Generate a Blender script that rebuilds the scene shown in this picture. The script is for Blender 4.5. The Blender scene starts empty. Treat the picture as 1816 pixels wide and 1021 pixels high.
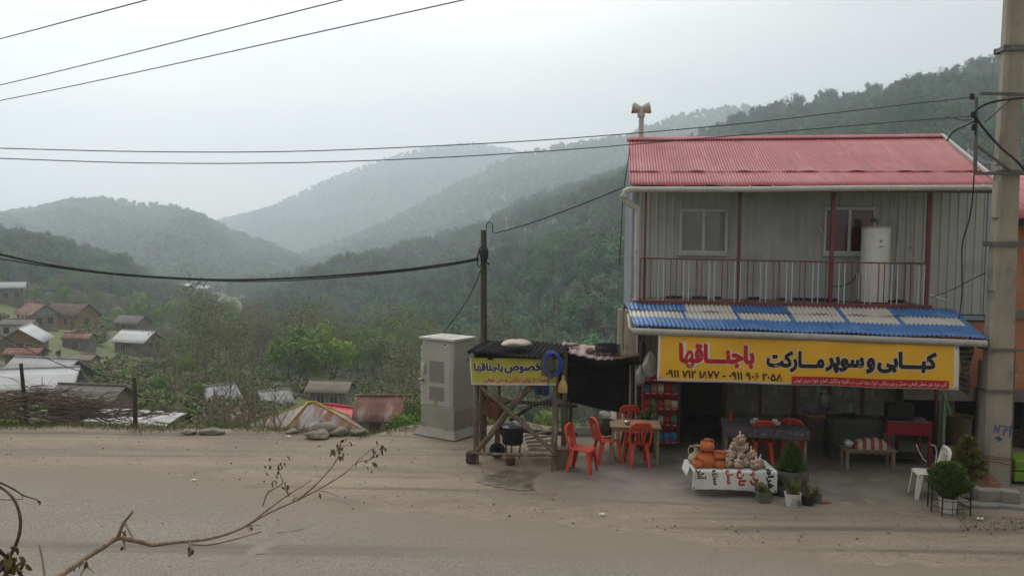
import bpy, math, random
import numpy as np
from mathutils import Vector, Matrix

SC = bpy.context.scene
COL = SC.collection
PI = math.pi
R = math.radians

# ------------------------------------------------------------------ camera
FPX, CXP, CYP, CAMH = 1450.0, 908.0, 510.5, 4.3       # focal length in photo pixels, centre, height
PITCH, ROLL = 3.14, 0.69
cam_d = bpy.data.cameras.new('camera')
cam_d.lens = 36 * FPX / 1816
cam_d.clip_start, cam_d.clip_end = 0.1, 20000
cam = bpy.data.objects.new('camera', cam_d)
COL.objects.link(cam)
CR = Matrix.Rotation(R(90 - PITCH), 4, 'X') @ Matrix.Rotation(R(ROLL), 4, 'Z')
CAM = Vector((0, 0, CAMH))
cam.matrix_world = Matrix.Translation(CAM) @ CR
SC.camera = cam

# ------------------------------------------------------------------ world, sun, exposure
SUN_EL, SUN_AZ = 48, 335
GLOW = Vector((-.32, .55, .77)).normalized()
SKY_GAIN, SKY_BASE = 1.02, .35
SKY_STRENGTH, CLOUD = 0.1, 9.5
w = bpy.data.worlds.new('World')
SC.world = w
w.use_nodes = True
nt = w.node_tree
bg = nt.nodes['Background']
sky = nt.nodes.new('ShaderNodeTexSky')
sky.sky_type = 'NISHITA'
sky.sun_disc = False
sky.sun_elevation, sky.sun_rotation = R(SUN_EL), R(SUN_AZ)
sky.air_density, sky.dust_density = 1.0, 1.0
tc = nt.nodes.new('ShaderNodeTexCoord')
mp = nt.nodes.new('ShaderNodeMapping')
mp.inputs['Scale'].default_value = (1.1, 1.1, 4.2)
mp.inputs['Location'].default_value = (0.35, 0.1, 0.2)
ns = nt.nodes.new('ShaderNodeTexNoise')
ns.inputs['Scale'].default_value = 1.6
ns.inputs['Detail'].default_value = 7
ns.inputs['Roughness'].default_value = 0.42
rp = nt.nodes.new('ShaderNodeValToRGB')
rp.color_ramp.elements[0].position = 0.36
rp.color_ramp.elements[0].color = (CLOUD * .76, CLOUD * .755, CLOUD * .75, 1)
rp.color_ramp.elements[1].position = 0.62
rp.color_ramp.elements[1].color = (CLOUD * 1.06, CLOUD * 1.0, CLOUD * .945, 1)
mx = nt.nodes.new('ShaderNodeMix')
mx.data_type = 'RGBA'
mx.inputs['Factor'].default_value = 0.985
nt.links.new(tc.outputs['Generated'], mp.inputs['Vector'])
nt.links.new(mp.outputs[0], ns.inputs['Vector'])
nt.links.new(ns.outputs['Fac'], rp.inputs['Fac'])
nt.links.new(sky.outputs[0], mx.inputs['A'])
# the cloud is thinner, and so brighter, round the hidden sun ahead
vn = nt.nodes.new('ShaderNodeVectorMath')
vn.operation = 'DOT_PRODUCT'
vn.inputs[1].default_value = GLOW
cl0 = nt.nodes.new('ShaderNodeMath'); cl0.operation = 'MAXIMUM'; cl0.inputs[1].default_value = 0.0
sq = nt.nodes.new('ShaderNodeMath'); sq.operation = 'POWER'; sq.inputs[1].default_value = 2.2
mr = nt.nodes.new('ShaderNodeMath'); mr.operation = 'MULTIPLY_ADD'
mr.inputs[1].default_value, mr.inputs[2].default_value = SKY_GAIN, SKY_BASE
sc_ = nt.nodes.new('ShaderNodeVectorMath')
sc_.operation = 'SCALE'
nt.links.new(tc.outputs['Generated'], vn.inputs[0])
nt.links.new(vn.outputs['Value'], cl0.inputs[0])
nt.links.new(cl0.outputs[0], sq.inputs[0])
nt.links.new(sq.outputs[0], mr.inputs[0])
nt.links.new(rp.outputs[0], sc_.inputs[0])
nt.links.new(mr.outputs[0], sc_.inputs['Scale'])
nt.links.new(sc_.outputs[0], mx.inputs['B'])
nt.links.new(mx.outputs['Result'], bg.inputs['Color'])
bg.inputs['Strength'].default_value = SKY_STRENGTH

sun_d = bpy.data.lights.new('sun', 'SUN')
sun_d.energy, sun_d.angle = 0.7, R(25)
sun_d.color = (1.0, 0.97, 0.92)
sun = bpy.data.objects.new('sun', sun_d)
COL.objects.link(sun)
# nishita: rotation measured clockwise from +Y
_sd = Vector((math.sin(R(SUN_AZ)) * math.cos(R(SUN_EL)), math.cos(R(SUN_AZ)) * math.cos(R(SUN_EL)), math.sin(R(SUN_EL))))
sun.rotation_euler = _sd.to_track_quat('Z', 'Y').to_euler()

SC.view_settings.view_transform = 'Standard'
SC.view_settings.look = 'None'
SC.view_settings.exposure = 0.86
SC.view_settings.gamma = 1.0
SC.cycles.use_denoising = True
SC.cycles.max_bounces = 10
SC.cycles.diffuse_bounces = 3
SC.cycles.volume_bounces = 8
SC.cycles.transparent_max_bounces = 12

# ------------------------------------------------------------------ pixel -> place helpers
def ray(px, py):
    return (CR.to_3x3() @ Vector(((px - CXP) / FPX, -(py - CYP) / FPX, -1))).normalized()

def gp(px, py, z=0.0):                 # the point at height z seen at a photo pixel
    d = ray(px, py)
    return CAM + d * ((z - CAMH) / d.z)

def yp(px, py, Y):                     # the point Y metres ahead seen at a photo pixel
    d = ray(px, py)
    return CAM + d * (Y / d.y)

BETA = R(5.0)
BO = yp(1139, 532, 16.3)
BO.z = 0.0
BR_ = Matrix.Rotation(-BETA, 3, 'Z')
BI = BR_.transposed()

def fp(px, py, v):                     # (u, z) on the plane at depth v of the shop's own frame
    c, d = BI @ (CAM - BO), BI @ ray(px, py)
    p = c + d * ((v - c.y) / d.y)
    return p.x, p.z

def bw(u, v, z=0.0):                   # shop frame -> world
    return BO + BR_ @ Vector((u, v, z))

def L3(a, b, t):
    return tuple(a[i] + (b[i] - a[i]) * t for i in range(len(a)))

# ------------------------------------------------------------------ materials
def rgb(h):
    """sRGB hex -> linear"""
    o = []
    for i in (0, 2, 4):
        c = int(h[i:i + 2], 16) / 255
        o.append(c / 12.92 if c <= .04045 else ((c + .055) / 1.055) ** 2.4)
    return tuple(o)

def M(name, c, c2=None, rough=.85, s=4.0, det=6, bump=0.0, bs=None, metal=0.0, wear=None, rnd=None,
      stretch=(1, 1, 1), lo=.35, hi=.65, spec=.3, alpha=None, trans=0.0, obj=False):
    """procedural material: noise mix of c and c2; wear = (colour, scale, from, to) a second, patchy layer;
    rnd = list of colours picked per object"""
    m = bpy.data.materials.new(name)
    m.use_nodes = True
    t = m.node_tree
    b = t.nodes['Principled BSDF']
    b.inputs['Roughness'].default_value = rough
    b.inputs['Metallic'].default_value = metal
    b.inputs['Specular IOR Level'].default_value = spec
    if trans:
        b.inputs['Transmission Weight'].default_value = trans
    g = t.nodes.new('ShaderNodeNewGeometry')
    src = g.outputs['Position']
    if obj:
        src = t.nodes.new('ShaderNodeTexCoord').outputs['Object']
    mpn = t.nodes.new('ShaderNodeMapping')
    mpn.inputs['Scale'].default_value = stretch
    t.links.new(src, mpn.inputs['Vector'])
    def noise(scale, d=det, st=None):
        n = t.nodes.new('ShaderNodeTexNoise')
        n.inputs['Scale'].default_value = scale
        n.inputs['Detail'].default_value = d
        n.inputs['Roughness'].default_value = .6
        mm = mpn
        if st:
            mm = t.nodes.new('ShaderNodeMapping')
            mm.inputs['Scale'].default_value = st
            t.links.new(src, mm.inputs['Vector'])
        t.links.new(mm.outputs[0], n.inputs['Vector'])
        return n.outputs['Fac']
    def ramp(fac, stops):
        r = t.nodes.new('ShaderNodeValToRGB')
        e = r.color_ramp.elements
        while len(e) < len(stops):
            e.new(.5)
        for k, (p, cc) in enumerate(stops):
            e[k].position = p
            e[k].color = (*cc, 1)
        t.links.new(fac, r.inputs['Fac'])
        return r.outputs[0]
    def mix(fac, a, bb):
        x = t.nodes.new('ShaderNodeMix')
        x.data_type = 'RGBA'
        if isinstance(fac, float): x.inputs['Factor'].default_value = fac
        else: t.links.new(fac, x.inputs['Factor'])
        t.links.new(a, x.inputs['A'])
        t.links.new(bb, x.inputs['B'])
        return x.outputs['Result']
    if c2 is None:
        c2 = tuple(x * .82 for x in c)
    n1 = noise(s)
    col = ramp(n1, [(lo, c), (hi, c2)])
    if rnd:
        oi = t.nodes.new('ShaderNodeObjectInfo')
        k = len(rnd)
        rr = ramp(oi.outputs['Random'], [(i / max(1, k - 1), x) for i, x in enumerate(rnd)])
        vv = ramp(n1, [(lo, (1.18,) * 3), (hi, (.72,) * 3)])
        x = t.nodes.new('ShaderNodeMix')
        x.data_type = 'RGBA'; x.blend_type = 'MULTIPLY'
        x.inputs['Factor'].default_value = 1
        t.links.new(rr, x.inputs['A']); t.links.new(vv, x.inputs['B'])
        col = x.outputs['Result']
    for wv in ([] if not wear else (wear if isinstance(wear, list) else [wear])):
        wc, wsc, w0, w1 = wv[:4]
        msk = ramp(noise(wsc, 8, wv[4] if len(wv) > 4 else None), [(w0, (0, 0, 0)), (w1, (1, 1, 1))])
        cc = t.nodes.new('ShaderNodeRGB')
        cc.outputs[0].default_value = (*wc, 1)
        col = mix(msk, col, cc.outputs[0])
    t.links.new(col, b.inputs['Base Color'])
    if bump:
        bp = t.nodes.new('ShaderNodeBump')
        bp.inputs['Strength'].default_value = min(1, bump)
        bp.inputs['Distance'].default_value = .02
        t.links.new(noise(bs or s * 6), bp.inputs['Height'])
        t.links.new(bp.outputs[0], b.inputs['Normal'])
    if alpha is not None:
        b.inputs['Alpha'].default_value = alpha
    return m

def dustify(m, attr, colour, lo, hi, scale=1.4, stretch=(.35, 1, 1)):
    """blown dust over a material, thicker where the mesh attribute is high, in ragged patches"""
    t = m.node_tree
    N, L = t.nodes, t.links
    b = N['Principled BSDF']
    old = b.inputs['Base Color'].links[0].from_socket
    a = N.new('ShaderNodeAttribute'); a.attribute_name = attr
    z = N.new('ShaderNodeTexNoise'); z.inputs['Scale'].default_value = scale; z.inputs['Detail'].default_value = 10; z.inputs['Roughness'].default_value = .7
    mp = N.new('ShaderNodeMapping'); mp.inputs['Scale'].default_value = stretch
    g = N.new('ShaderNodeNewGeometry')
    L.new(g.outputs['Position'], mp.inputs['Vector']); L.new(mp.outputs[0], z.inputs['Vector'])
    ad = N.new('ShaderNodeMath'); ad.operation = 'ADD'
    L.new(a.outputs['Fac'], ad.inputs[0]); L.new(z.outputs['Fac'], ad.inputs[1])
    r = N.new('ShaderNodeMapRange'); r.inputs['From Min'].default_value, r.inputs['From Max'].default_value = lo, hi
    L.new(ad.outputs[0], r.inputs['Value'])
    x = N.new('ShaderNodeMix'); x.data_type = 'RGBA'
    L.new(r.outputs[0], x.inputs['Factor']); L.new(old, x.inputs['A'])
    x.inputs['B'].default_value = (*colour, 1)
    L.new(x.outputs['Result'], b.inputs['Base Color'])

# ------------------------------------------------------------------ objects
def thing(name, label, cat, loc=(0, 0, 0), rz=0.0, group=None):
    o = bpy.data.objects.new(name, None)
    o.empty_display_size = .1
    COL.objects.link(o)
    o.location = loc
    o.rotation_euler = (0, 0, rz)
    o['label'], o['category'] = label, cat
    if group: o['group'] = group
    return o

def tag(o, label, cat, group=None, kind=None):
    if label: o['label'] = label
    if cat: o['category'] = cat
    if group: o['group'] = group
    if kind: o['kind'] = kind
    return o

def kids(o):
    return [c for c in COL.objects if c.parent is o]

def copy_tree(o, loc=None, rz=None, label=None, parent=None):
    c = o.copy()
    COL.objects.link(c)
    if parent is not None: c.parent = parent
    if loc is not None: c.location = loc
    if rz is not None: c.rotation_euler = (0, 0, rz)
    if label: c['label'] = label
    for ch in list(o.children):
        copy_tree(ch, parent=c)
    return c

class MB:
    """collects shapes, links them as one mesh object"""
    def __init__(s):
        s.v, s.f, s.m = [], [], []
    def add(s, vs, fs, mi=0):
        o = len(s.v)
        s.v += [tuple(p) for p in vs]
        s.f += [tuple(i + o for i in f) for f in fs]
        s.m += [mi] * len(fs)
        return s
    def box(s, c, d, rz=0.0, mi=0, rot=None):
        m = rot or Matrix.Rotation(rz, 3, 'Z')
        vs = [Vector(c) + m @ Vector((x * d[0] / 2, y * d[1] / 2, z * d[2] / 2)) for x in (-1, 1) for y in (-1, 1) for z in (-1, 1)]
        return s.add(vs, [(0, 1, 3, 2), (4, 6, 7, 5), (0, 4, 5, 1), (2, 3, 7, 6), (0, 2, 6, 4), (1, 5, 7, 3)], mi)
    def box2(s, a, b, mi=0):
        return s.box([(a[i] + b[i]) / 2 for i in range(3)], [abs(b[i] - a[i]) for i in range(3)], mi=mi)
    def bar(s, p, q, wd, ht=None, mi=0):
        p, q = Vector(p), Vector(q)
        ht = ht or wd
        z = (q - p)
        ln = z.length
        z.normalize()
        up = Vector((0, 0, 1)) if abs(z.z) < .95 else Vector((0, 1, 0))
        x = z.cross(up).normalized()
        y = x.cross(z)
        m = Matrix((x, z, y)).transposed()
        return s.box((p + q) / 2, (wd, ln, ht), mi=mi, rot=m)
    def tube(s, pts, r, n=8, mi=0, cap=True):
        pts = [Vector(p) for p in pts]
        k = len(pts)
        rs = r if isinstance(r, (list, tuple)) else [r] * k
        vs, fs = [], []
        px = None
        for i, p in enumerate(pts):
            t = (pts[min(i + 1, k - 1)] - pts[max(i - 1, 0)]).normalized()
            if px is None:
                a = Vector((0, 0, 1)) if abs(t.z) < .9 else Vector((1, 0, 0))
                px = t.cross(a).normalized()
            px = (px - t * px.dot(t))
            px = px.normalized() if px.length > 1e-6 else t.orthogonal().normalized()
            py = t.cross(px)
            for j in range(n):
                an = 2 * PI * j / n
                vs.append(p + (px * math.cos(an) + py * math.sin(an)) * rs[i])
        for i in range(k - 1):
            for j in range(n):
                a, b = i * n + j, i * n + (j + 1) % n
                fs.append((a, b, b + n, a + n))
        if cap:
            fs.append(tuple(range(n - 1, -1, -1)))
            fs.append(tuple((k - 1) * n + j for j in range(n)))
        return s.add(vs, fs, mi)
    def lathe(s, prof, n=20, c=(0, 0, 0), mi=0, rot=None, sq=(1, 1)):
        vs, fs = [], []
        k = len(prof)
        rot = rot or Matrix.Identity(3)
        for r, z in prof:
            for j in range(n):
                an = 2 * PI * j / n
                vs.append(Vector(c) + rot @ Vector((r * math.cos(an) * sq[0], r * math.sin(an) * sq[1], z)))
        for i in range(k - 1):
            for j in range(n):
                a, b = i * n + j, i * n + (j + 1) % n
                fs.append((a, b, b + n, a + n))
        if prof[0][0] > 1e-5: fs.append(tuple(range(n - 1, -1, -1)))
        if prof[-1][0] > 1e-5: fs.append(tuple((k - 1) * n + j for j in range(n)))
        return s.add(vs, fs, mi)
    def grid(s, fn, nu, nv, mi=0, flip=False):
        vs = [fn(i / nu, j / nv) for j in range(nv + 1) for i in range(nu + 1)]
        fs, ms = [], []
        o = len(s.v)
        for j in range(nv):
            for i in range(nu):
                a = j * (nu + 1) + i
                q = (a, a + 1, a + nu + 2, a + nu + 1)
                fs.append(q[::-1] if flip else q)
                ms.append(mi((i + .5) / nu, (j + .5) / nv) if callable(mi) else mi)
        s.v += [tuple(p) for p in vs]
        s.f += [tuple(i + o for i in f) for f in fs]
        s.m += ms
        return s
    def prism(s, poly, z0, z1, mi=0, fn=None):
        """a 2D outline given height; fn maps (x, y, z) to a place"""
        fn = fn or (lambda x, y, z: (x, y, z))
        n = len(poly)
        vs = [fn(x, y, z0) for x, y in poly] + [fn(x, y, z1) for x, y in poly]
        fs = [tuple(range(n - 1, -1, -1)), tuple(range(n, 2 * n))]
        fs += [(i, (i + 1) % n, (i + 1) % n + n, i + n) for i in range(n)]
        return s.add(vs, fs, mi)
    def ball(s, c, r, n=10, mi=0, noise=0.0, rng=None):
        vs, fs = [], []
        rr = r if isinstance(r, (tuple, list)) else (r, r, r)
        k = max(4, n // 2)
        rng = rng or random
        for i in range(k + 1):
            th = PI * i / k
            for j in range(n):
                an = 2 * PI * j / n
                q = 1 + (rng.random() - .5) * noise if 0 < i < k else 1
                vs.append((c[0] + rr[0] * math.sin(th) * math.cos(an) * q, c[1] + rr[1] * math.sin(th) * math.sin(an) * q, c[2] + rr[2] * math.cos(th) * q))
        for i in range(k):
            for j in range(n):
                a, b = i * n + j, i * n + (j + 1) % n
                fs.append((a, a + n, b + n, b))
        return s.add(vs, fs, mi)
    def build(s, name, mats, parent=None, bevel=0.0, solid=0.0, smooth=35, loc=None):
        me = bpy.data.meshes.new(name)
        me.from_pydata(s.v, [], s.f)
        mats = mats if isinstance(mats, (list, tuple)) else [mats]
        for m in mats: me.materials.append(m)
        me.polygons.foreach_set('material_index', s.m)
        if smooth:
            me.shade_smooth()
            me.set_sharp_from_angle(angle=R(smooth))
        me.validate()
        me.update()
        o = bpy.data.objects.new(name, me)
        COL.objects.link(o)
        if parent: o.parent = parent
        if loc is not None: o.location = loc
        if solid:
            md = o.modifiers.new('solid', 'SOLIDIFY')
            md.thickness = solid
            md.offset = 0
        if bevel:
            md = o.modifiers.new('bevel', 'BEVEL')
            md.width = bevel
            md.segments = 2
            md.limit_method = 'ANGLE'
        return o

def np_mesh(name, V, F, mats, mi=None, parent=None, smooth=False):
    """V (n,3), F (m,3 or 4) arrays -> linked mesh object"""
    me = bpy.data.meshes.new(name)
    k = F.shape[1]
    me.vertices.add(len(V)); me.vertices.foreach_set('co', np.ascontiguousarray(V, np.float32).ravel())
    me.loops.add(F.size); me.loops.foreach_set('vertex_index', np.ascontiguousarray(F, np.int32).ravel())
    me.polygons.add(len(F))
    me.polygons.foreach_set('loop_start', np.arange(0, F.size, k, dtype=np.int32))
    me.polygons.foreach_set('loop_total', np.full(len(F), k, np.int32))
    for m in (mats if isinstance(mats, (list, tuple)) else [mats]): me.materials.append(m)
    if mi is not None: me.polygons.foreach_set('material_index', mi.astype(np.int32))
    me.polygons.foreach_set('use_smooth', np.full(len(F), smooth))
    me.update(calc_edges=True)
    me.validate()
    o = bpy.data.objects.new(name, me)
    if parent != 'loose': COL.objects.link(o)
    if parent and parent != 'loose': o.parent = parent
    return o

# ------------------------------------------------------------------ Persian lettering
_AR = {}
def _f(ch, base, n): _AR[ch] = [base + i for i in range(n)]
for ch, base, n in (('ا', 0xFE8D, 2), ('آ', 0xFE81, 2), ('ب', 0xFE8F, 4), ('پ', 0xFB56, 4), ('ت', 0xFE95, 4), ('ج', 0xFE9D, 4),
                    ('چ', 0xFB7A, 4), ('ح', 0xFEA1, 4), ('خ', 0xFEA5, 4), ('د', 0xFEA9, 2), ('ذ', 0xFEAB, 2), ('ر', 0xFEAD, 2),
                    ('ز', 0xFEAF, 2), ('س', 0xFEB1, 4), ('ش', 0xFEB5, 4), ('ص', 0xFEB9, 4), ('ع', 0xFEC9, 4), ('غ', 0xFECD, 4),
                    ('ف', 0xFED1, 4), ('ق', 0xFED5, 4), ('ک', 0xFB8E, 4), ('گ', 0xFB92, 4), ('ل', 0xFEDD, 4), ('م', 0xFEE1, 4),
                    ('ن', 0xFEE5, 4), ('و', 0xFEED, 2), ('ه', 0xFEE9, 4), ('ی', 0xFBFC, 4)):
    _f(ch, base, n)
_TAT = 'ـ'

def shape_fa(t):
    """joined letter forms in visual (left to right) order; digits keep their order"""
    out = []
    for i, ch in enumerate(t):
        if ch not in _AR:
            out.append(ch)
            continue
        a = t[i - 1] if i else ' '
        b = t[i + 1] if i + 1 < len(t) else ' '
        pj = a == _TAT or (a in _AR and len(_AR[a]) == 4)
        nj = len(_AR[ch]) == 4 and (b == _TAT or b in _AR)
        k = (3 if nj else 1) if pj else (2 if nj else 0)
        out.append(chr(_AR[ch][k]))
    return ''.join(reversed(out))

def letters(txt, bold, sx=1.0, latin=False):
    """flat lettering as (verts (n,3) scaled to a unit box, faces)"""
    c = bpy.data.curves.new('lettering', 'FONT')
    c.body = txt if latin else shape_fa(txt)
    c.size = 1.0
    c.bevel_depth = bold
    c.bevel_resolution = 1
    c.resolution_u = 4
    o = bpy.data.objects.new('lettering', c)
    COL.objects.link(o)
    bpy.context.view_layer.update()
    me = bpy.data.meshes.new_from_object(o.evaluated_get(bpy.context.evaluated_depsgraph_get()))
    V = np.empty(len(me.vertices) * 3, np.float32)
    me.vertices.foreach_get('co', V)
    V = V.reshape(-1, 3)
    F = [tuple(p.vertices) for p in me.polygons]
    bpy.data.objects.remove(o)
    bpy.data.curves.remove(c)
    bpy.data.meshes.remove(me)
    return V, F

def write(name, txt, bold, box, fn, mat, parent, lift=.004, core=None, latin=False, depth=.003):
    """lettering fitted to box = (x0, y0, x1, y1) (y up) and laid on a surface by fn(x, y, lift).
    core = boldness whose ink box is the one fitted (so an outline keeps step with its letters)"""
    V, F = letters(txt, bold, latin=latin)
    lo, hi = V[:, :2].min(0), V[:, :2].max(0)
    if core is not None:
        g = bold - core
        lo, hi = lo + g, hi - g
    sx, sy = (box[2] - box[0]) / (hi[0] - lo[0]), (box[3] - box[1]) / (hi[1] - lo[1])
    zz = V[:, 2]
    zr = max(1e-6, np.abs(zz).max())
    vs = [fn(box[0] + (p[0] - lo[0]) * sx, box[1] + (p[1] - lo[1]) * sy, lift + depth * p[2] / zr) for p in V]
    mb = MB()
    mb.add(vs, F)
    return mb.build(name, mat, parent, smooth=0)

# ================================================================== ground, road, terrain, hills
DUST = rgb('a3978a')
m_dirt = M('trodden_dirt', rgb('8b7f6f'), rgb('7e7364'), s=.8, det=10, rough=.95, bump=.8, bs=30, stretch=(.35, 1, 1),
           wear=[(rgb('918672'), 1.3, .48, .68), (rgb('6a6157'), .7, .54, .74), (rgb('625a50'), 7, .6, .7), (rgb('9c917b'), 12, .62, .72), (rgb('6d6458'), 60, .5, .64), (rgb('685f54'), .8, .54, .66, (.1, 2.2, 1)), (rgb('938874'), .9, .56, .76, (.16, 1.6, 1)), (rgb('5c5349'), 2.6, .64, .72, (.2, 1.6, 1))])
m_asph = M('worn_asphalt', rgb('89827a'), rgb('7e7870'), s=.6, det=9, rough=.92, bump=.8, bs=80, stretch=(.5, 1, 1),
           wear=[(rgb('847b6e'), .7, .48, .7), (rgb('5d5852'), 55, .52, .64), (rgb('999284'), 48, .56, .66), (rgb('6c665e'), .7, .55, .68, (.1, 2.0, 1)), (rgb('575049'), 3.0, .67, .74, (.3, 1.4, 1))])
m_conc = M('apron_concrete', rgb('7d7870'), rgb('6d6861'), s=.9, det=8, rough=.9, bump=.3, bs=20,
           wear=[(rgb('5c5852'), .7, .5, .66), (rgb('8a8479'), 2.2, .56, .72), (rgb('68635c'), 40, .56, .7)])
m_wet = M('damp_dirt', rgb('5f564b'), rgb('544c43'), s=1.5, rough=.8, bump=.4, bs=20, wear=[(rgb('776c5e'), 3, .5, .66)])
m_gravel = M('grey_gravel', rgb('7b7670'), rgb('524e4a'), s=22, rough=.95, bump=.9, bs=40)
m_slope = M('weedy_slope', rgb('56603c'), rgb('6a604e'), s=.25, det=9, rough=1, bump=.5, bs=3,
            wear=[(rgb('586b33'), .12, .5, .62), (rgb('6e6554'), .5, .6, .7)])
m_hill = M('forest_floor', rgb('3a4a35'), rgb('48503f'), s=.02, rough=1, wear=(rgb('45552f'), .008, .5, .6))

EDGE = [(-70, 20.5), (-30, 19.2), (-11.6, 18.75), (-6, 18.5), (-4, 18.45), (-3.2, 18.1), (-2.6, 18.6), (-1.4, 19.4), (0.3, 19.3), (1.0, 18.7),
        (2.2, 18.6), (2.9, 22.5), (4.0, 26), (12, 27), (70, 30)]
def edge_y(x):
    for (a, b), (c, d) in zip(EDGE, EDGE[1:]):
        if x <= c:
            return b + (d - b) * (x - a) / (c - a)
    return EDGE[-1][1]

rng = random.Random(5)
def gnd_noise(x, y):
    return .5 * math.sin(x * .9 + 1.3 * math.sin(y * .7)) + .3 * math.sin(y * 1.7 + x * .35) + .2 * math.sin(x * 3.1 + y * 2.3)

xs = list(np.linspace(-60, -16, 45)) + list(np.linspace(-15.6, 16, 160)) + list(np.linspace(17, 60, 40))
rows = [i / 40 for i in range(41)]
V, F = [], []
drops = [(.25, -.05), (.5, -.25), (1.0, -.9), (2.0, -2.1), (3.4, -3.9), (6, -8)]
nr = len(rows) + len(drops)
for x in xs:
    e = edge_y(x) + .16 * math.sin(x * 2.3) + .1 * math.sin(x * 5.1 + 1)
    for r_ in rows:
        y = 3.0 + (e - 3.0) * r_
        near = max(0, (r_ - .85) / .15)
        V.append((x, y, -.012 + .006 * gnd_noise(x, y) + near * .03 * gnd_noise(x * 2, y * 2)))
    for dy, dz in drops:
        V.append((x, e + dy, dz + .06 * gnd_noise(x * 2.2, dy * 3)))
F = [(i * nr + j, (i + 1) * nr + j, (i + 1) * nr + j + 1, i * nr + j + 1) for i in range(len(xs) - 1) for j in range(nr - 1)]
mi = np.array([0 if j < len(rows) else 1 for i in range(len(xs) - 1) for j in range(nr - 1)])
tag(np_mesh('ground', np.array(V), np.array(F), [m_dirt, m_slope], mi, smooth=True), None, None, kind='structure')

# the verge the photograph was taken from: a bank below the camera
mb = MB()
mb.grid(lambda s, t: (-60 + 120 * s, -6 + 12.5 * t, (2.7 if t < .5 else 2.7 - 2.75 * ((t - .5) * 2) ** .8) + .12 * gnd_noise(60 * s, 9 * t) * (1 - t)), 90, 14)
tag(mb.build('bank', m_slope, smooth=180), None, None, kind='structure')

# asphalt: a sheet over the dirt with a ragged far edge
def gxy(px, py): p = gp(px, py); return p.x, p.y
ROAD = [gxy(-420, 812), gxy(0, 822), gxy(250, 838), gxy(480, 868), gxy(700, 902), gxy(960, 934), gxy(1300, 966), gxy(1816, 1012), gxy(2300, 1050)]
ROAD = [(-60, ROAD[0][1] + 1.0)] + ROAD + [(60, ROAD[-1][1] - 1.6)]
def road_y(x):
    for (a, b), (c, d) in zip(ROAD, ROAD[1:]):
        if x <= c: return b + (d - b) * (x - a) / (c - a)
    return ROAD[-1][1]
mb = MB()
def road_pt(s, t):
    x = -40 + 80 * s
    y = road_y(x) + .10 * math.sin(x * 3.7) + .07 * math.sin(x * 9.1 + 2) + .22 * math.sin(x * .8 + 1)
    yy = 3.2 + (y - 3.2) * t
    return x, yy, .003 + (.004 if t < .98 else -.008) + .0 * s
mb.grid(road_pt, 640, 30)
ro = mb.build('road', m_asph, smooth=180)
# dust from the shoulder lies thicker towards the asphalt's edge
at_ = ro.data.attributes.new('dust', 'FLOAT', 'POINT')
at_.data.foreach_set('value', np.array([max(0.0, 1 - (road_y(v.co.x) - v.co.y) / 2.6) for v in ro.data.vertices], np.float32))
dustify(m_asph, 'dust', rgb('7f7566'), .75, 1.42)
tag(ro, None, None, kind='structure')
# repaired strip crossing the asphalt
m_patch = M('asphalt_patch', rgb('827d78'), rgb('78736e'), s=1.6, rough=.9, bump=.4, bs=80, wear=[(rgb('757067'), 2.2, .45, .6), (rgb('5e5953'), 50, .56, .68)])
mb = MB()
pa, pb = gxy(395, 1010), gxy(560, 915)
def patch_pt(s, t):
    x, y = pa[0] + (pb[0] - pa[0]) * s, pa[1] + (pb[1] - pa[1]) * s
    wd = (.20 + .07 * math.sin(s * 9) + .05 * math.sin(s * 31) + .03 * math.sin(s * 67)) * (1 - 1.6 * (s - .45) ** 2)
    return x + (t - .5) * 2 * wd, y + .12 * math.sin(s * 14) + (t - .5) * .2, .0085
mb.grid(patch_pt, 90, 8)
pt_ = mb.build('road_patch', m_patch, smooth=180)
at_ = pt_.data.attributes.new('rim', 'FLOAT', 'POINT')
at_.data.foreach_set('value', np.array([max(abs(k % 91 / 90 - .5) * 2, abs(k // 91 / 8 - .5) * 2) for k in range(len(pt_.data.vertices))], np.float32))
dustify(m_patch, 'rim', rgb('7d756b'), .95, 1.3, 3.0)
tag(pt_, None, None, kind='structure')

# concrete apron in front of the shop and the floor under its awning
AP = [(946, 862), (952, 848), (985, 836), (1030, 820), (1090, 790)]
apron_front = [(946, 862), (960, 870), (1000, 879), (1060, 886), (1130, 890), (1220, 893), (1310, 900), (1400, 905), (1500, 908), (1600, 905), (1670, 906), (1760, 915), (1900, 925)]
poly = [gxy(*p) for p in apron_front]
back = [(12.5, 22), (9, 23), (3.2, 22), (2.2, 18.2)] + [gxy(*p) for p in AP[::-1][:-1]]
mb = MB()
out = poly + back
cx_, cy_ = 6.0, 17.5
ring = []
for k in range(len(out)):
    a, b = out[k], out[(k + 1) % len(out)]
    for q in range(4):
        t = q / 4
        ring.append((a[0] + (b[0] - a[0]) * t + .02 * math.sin(k * 3 + q * 2), a[1] + (b[1] - a[1]) * t + .025 * math.sin(k * 5 + q * 3)))
n = len(ring)
vs, fs = [], []
for rr, zz in ((1.01, -.03), (1.0, .012), (.99, .022), (.97, .027), (.94, .03), (.9, .03), (.85, .03), (.7, .03), (.4, .03)):
    vs += [(cx_ + (x - cx_) * rr, cy_ + (y - cy_) * rr, zz) for x, y in ring]
for L in range(8):
    fs += [(L * n + i, L * n + (i + 1) % n, (L + 1) * n + (i + 1) % n, (L + 1) * n + i) for i in range(n)]
fs.append(tuple(8 * n + i for i in range(n)))
mb.add(vs, fs)
ap_ = mb.build('apron_pavement', m_conc, smooth=30)
at_ = ap_.data.attributes.new('dust', 'FLOAT', 'POINT')
_dl = [1.0, 1.0, .9, .75, .5, .25, .08, 0, 0]
at_.data.foreach_set('value', np.array([_dl[i // n] if vs[i][1] < 16.5 else 0.0 for i in range(len(vs))], np.float32))
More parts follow.
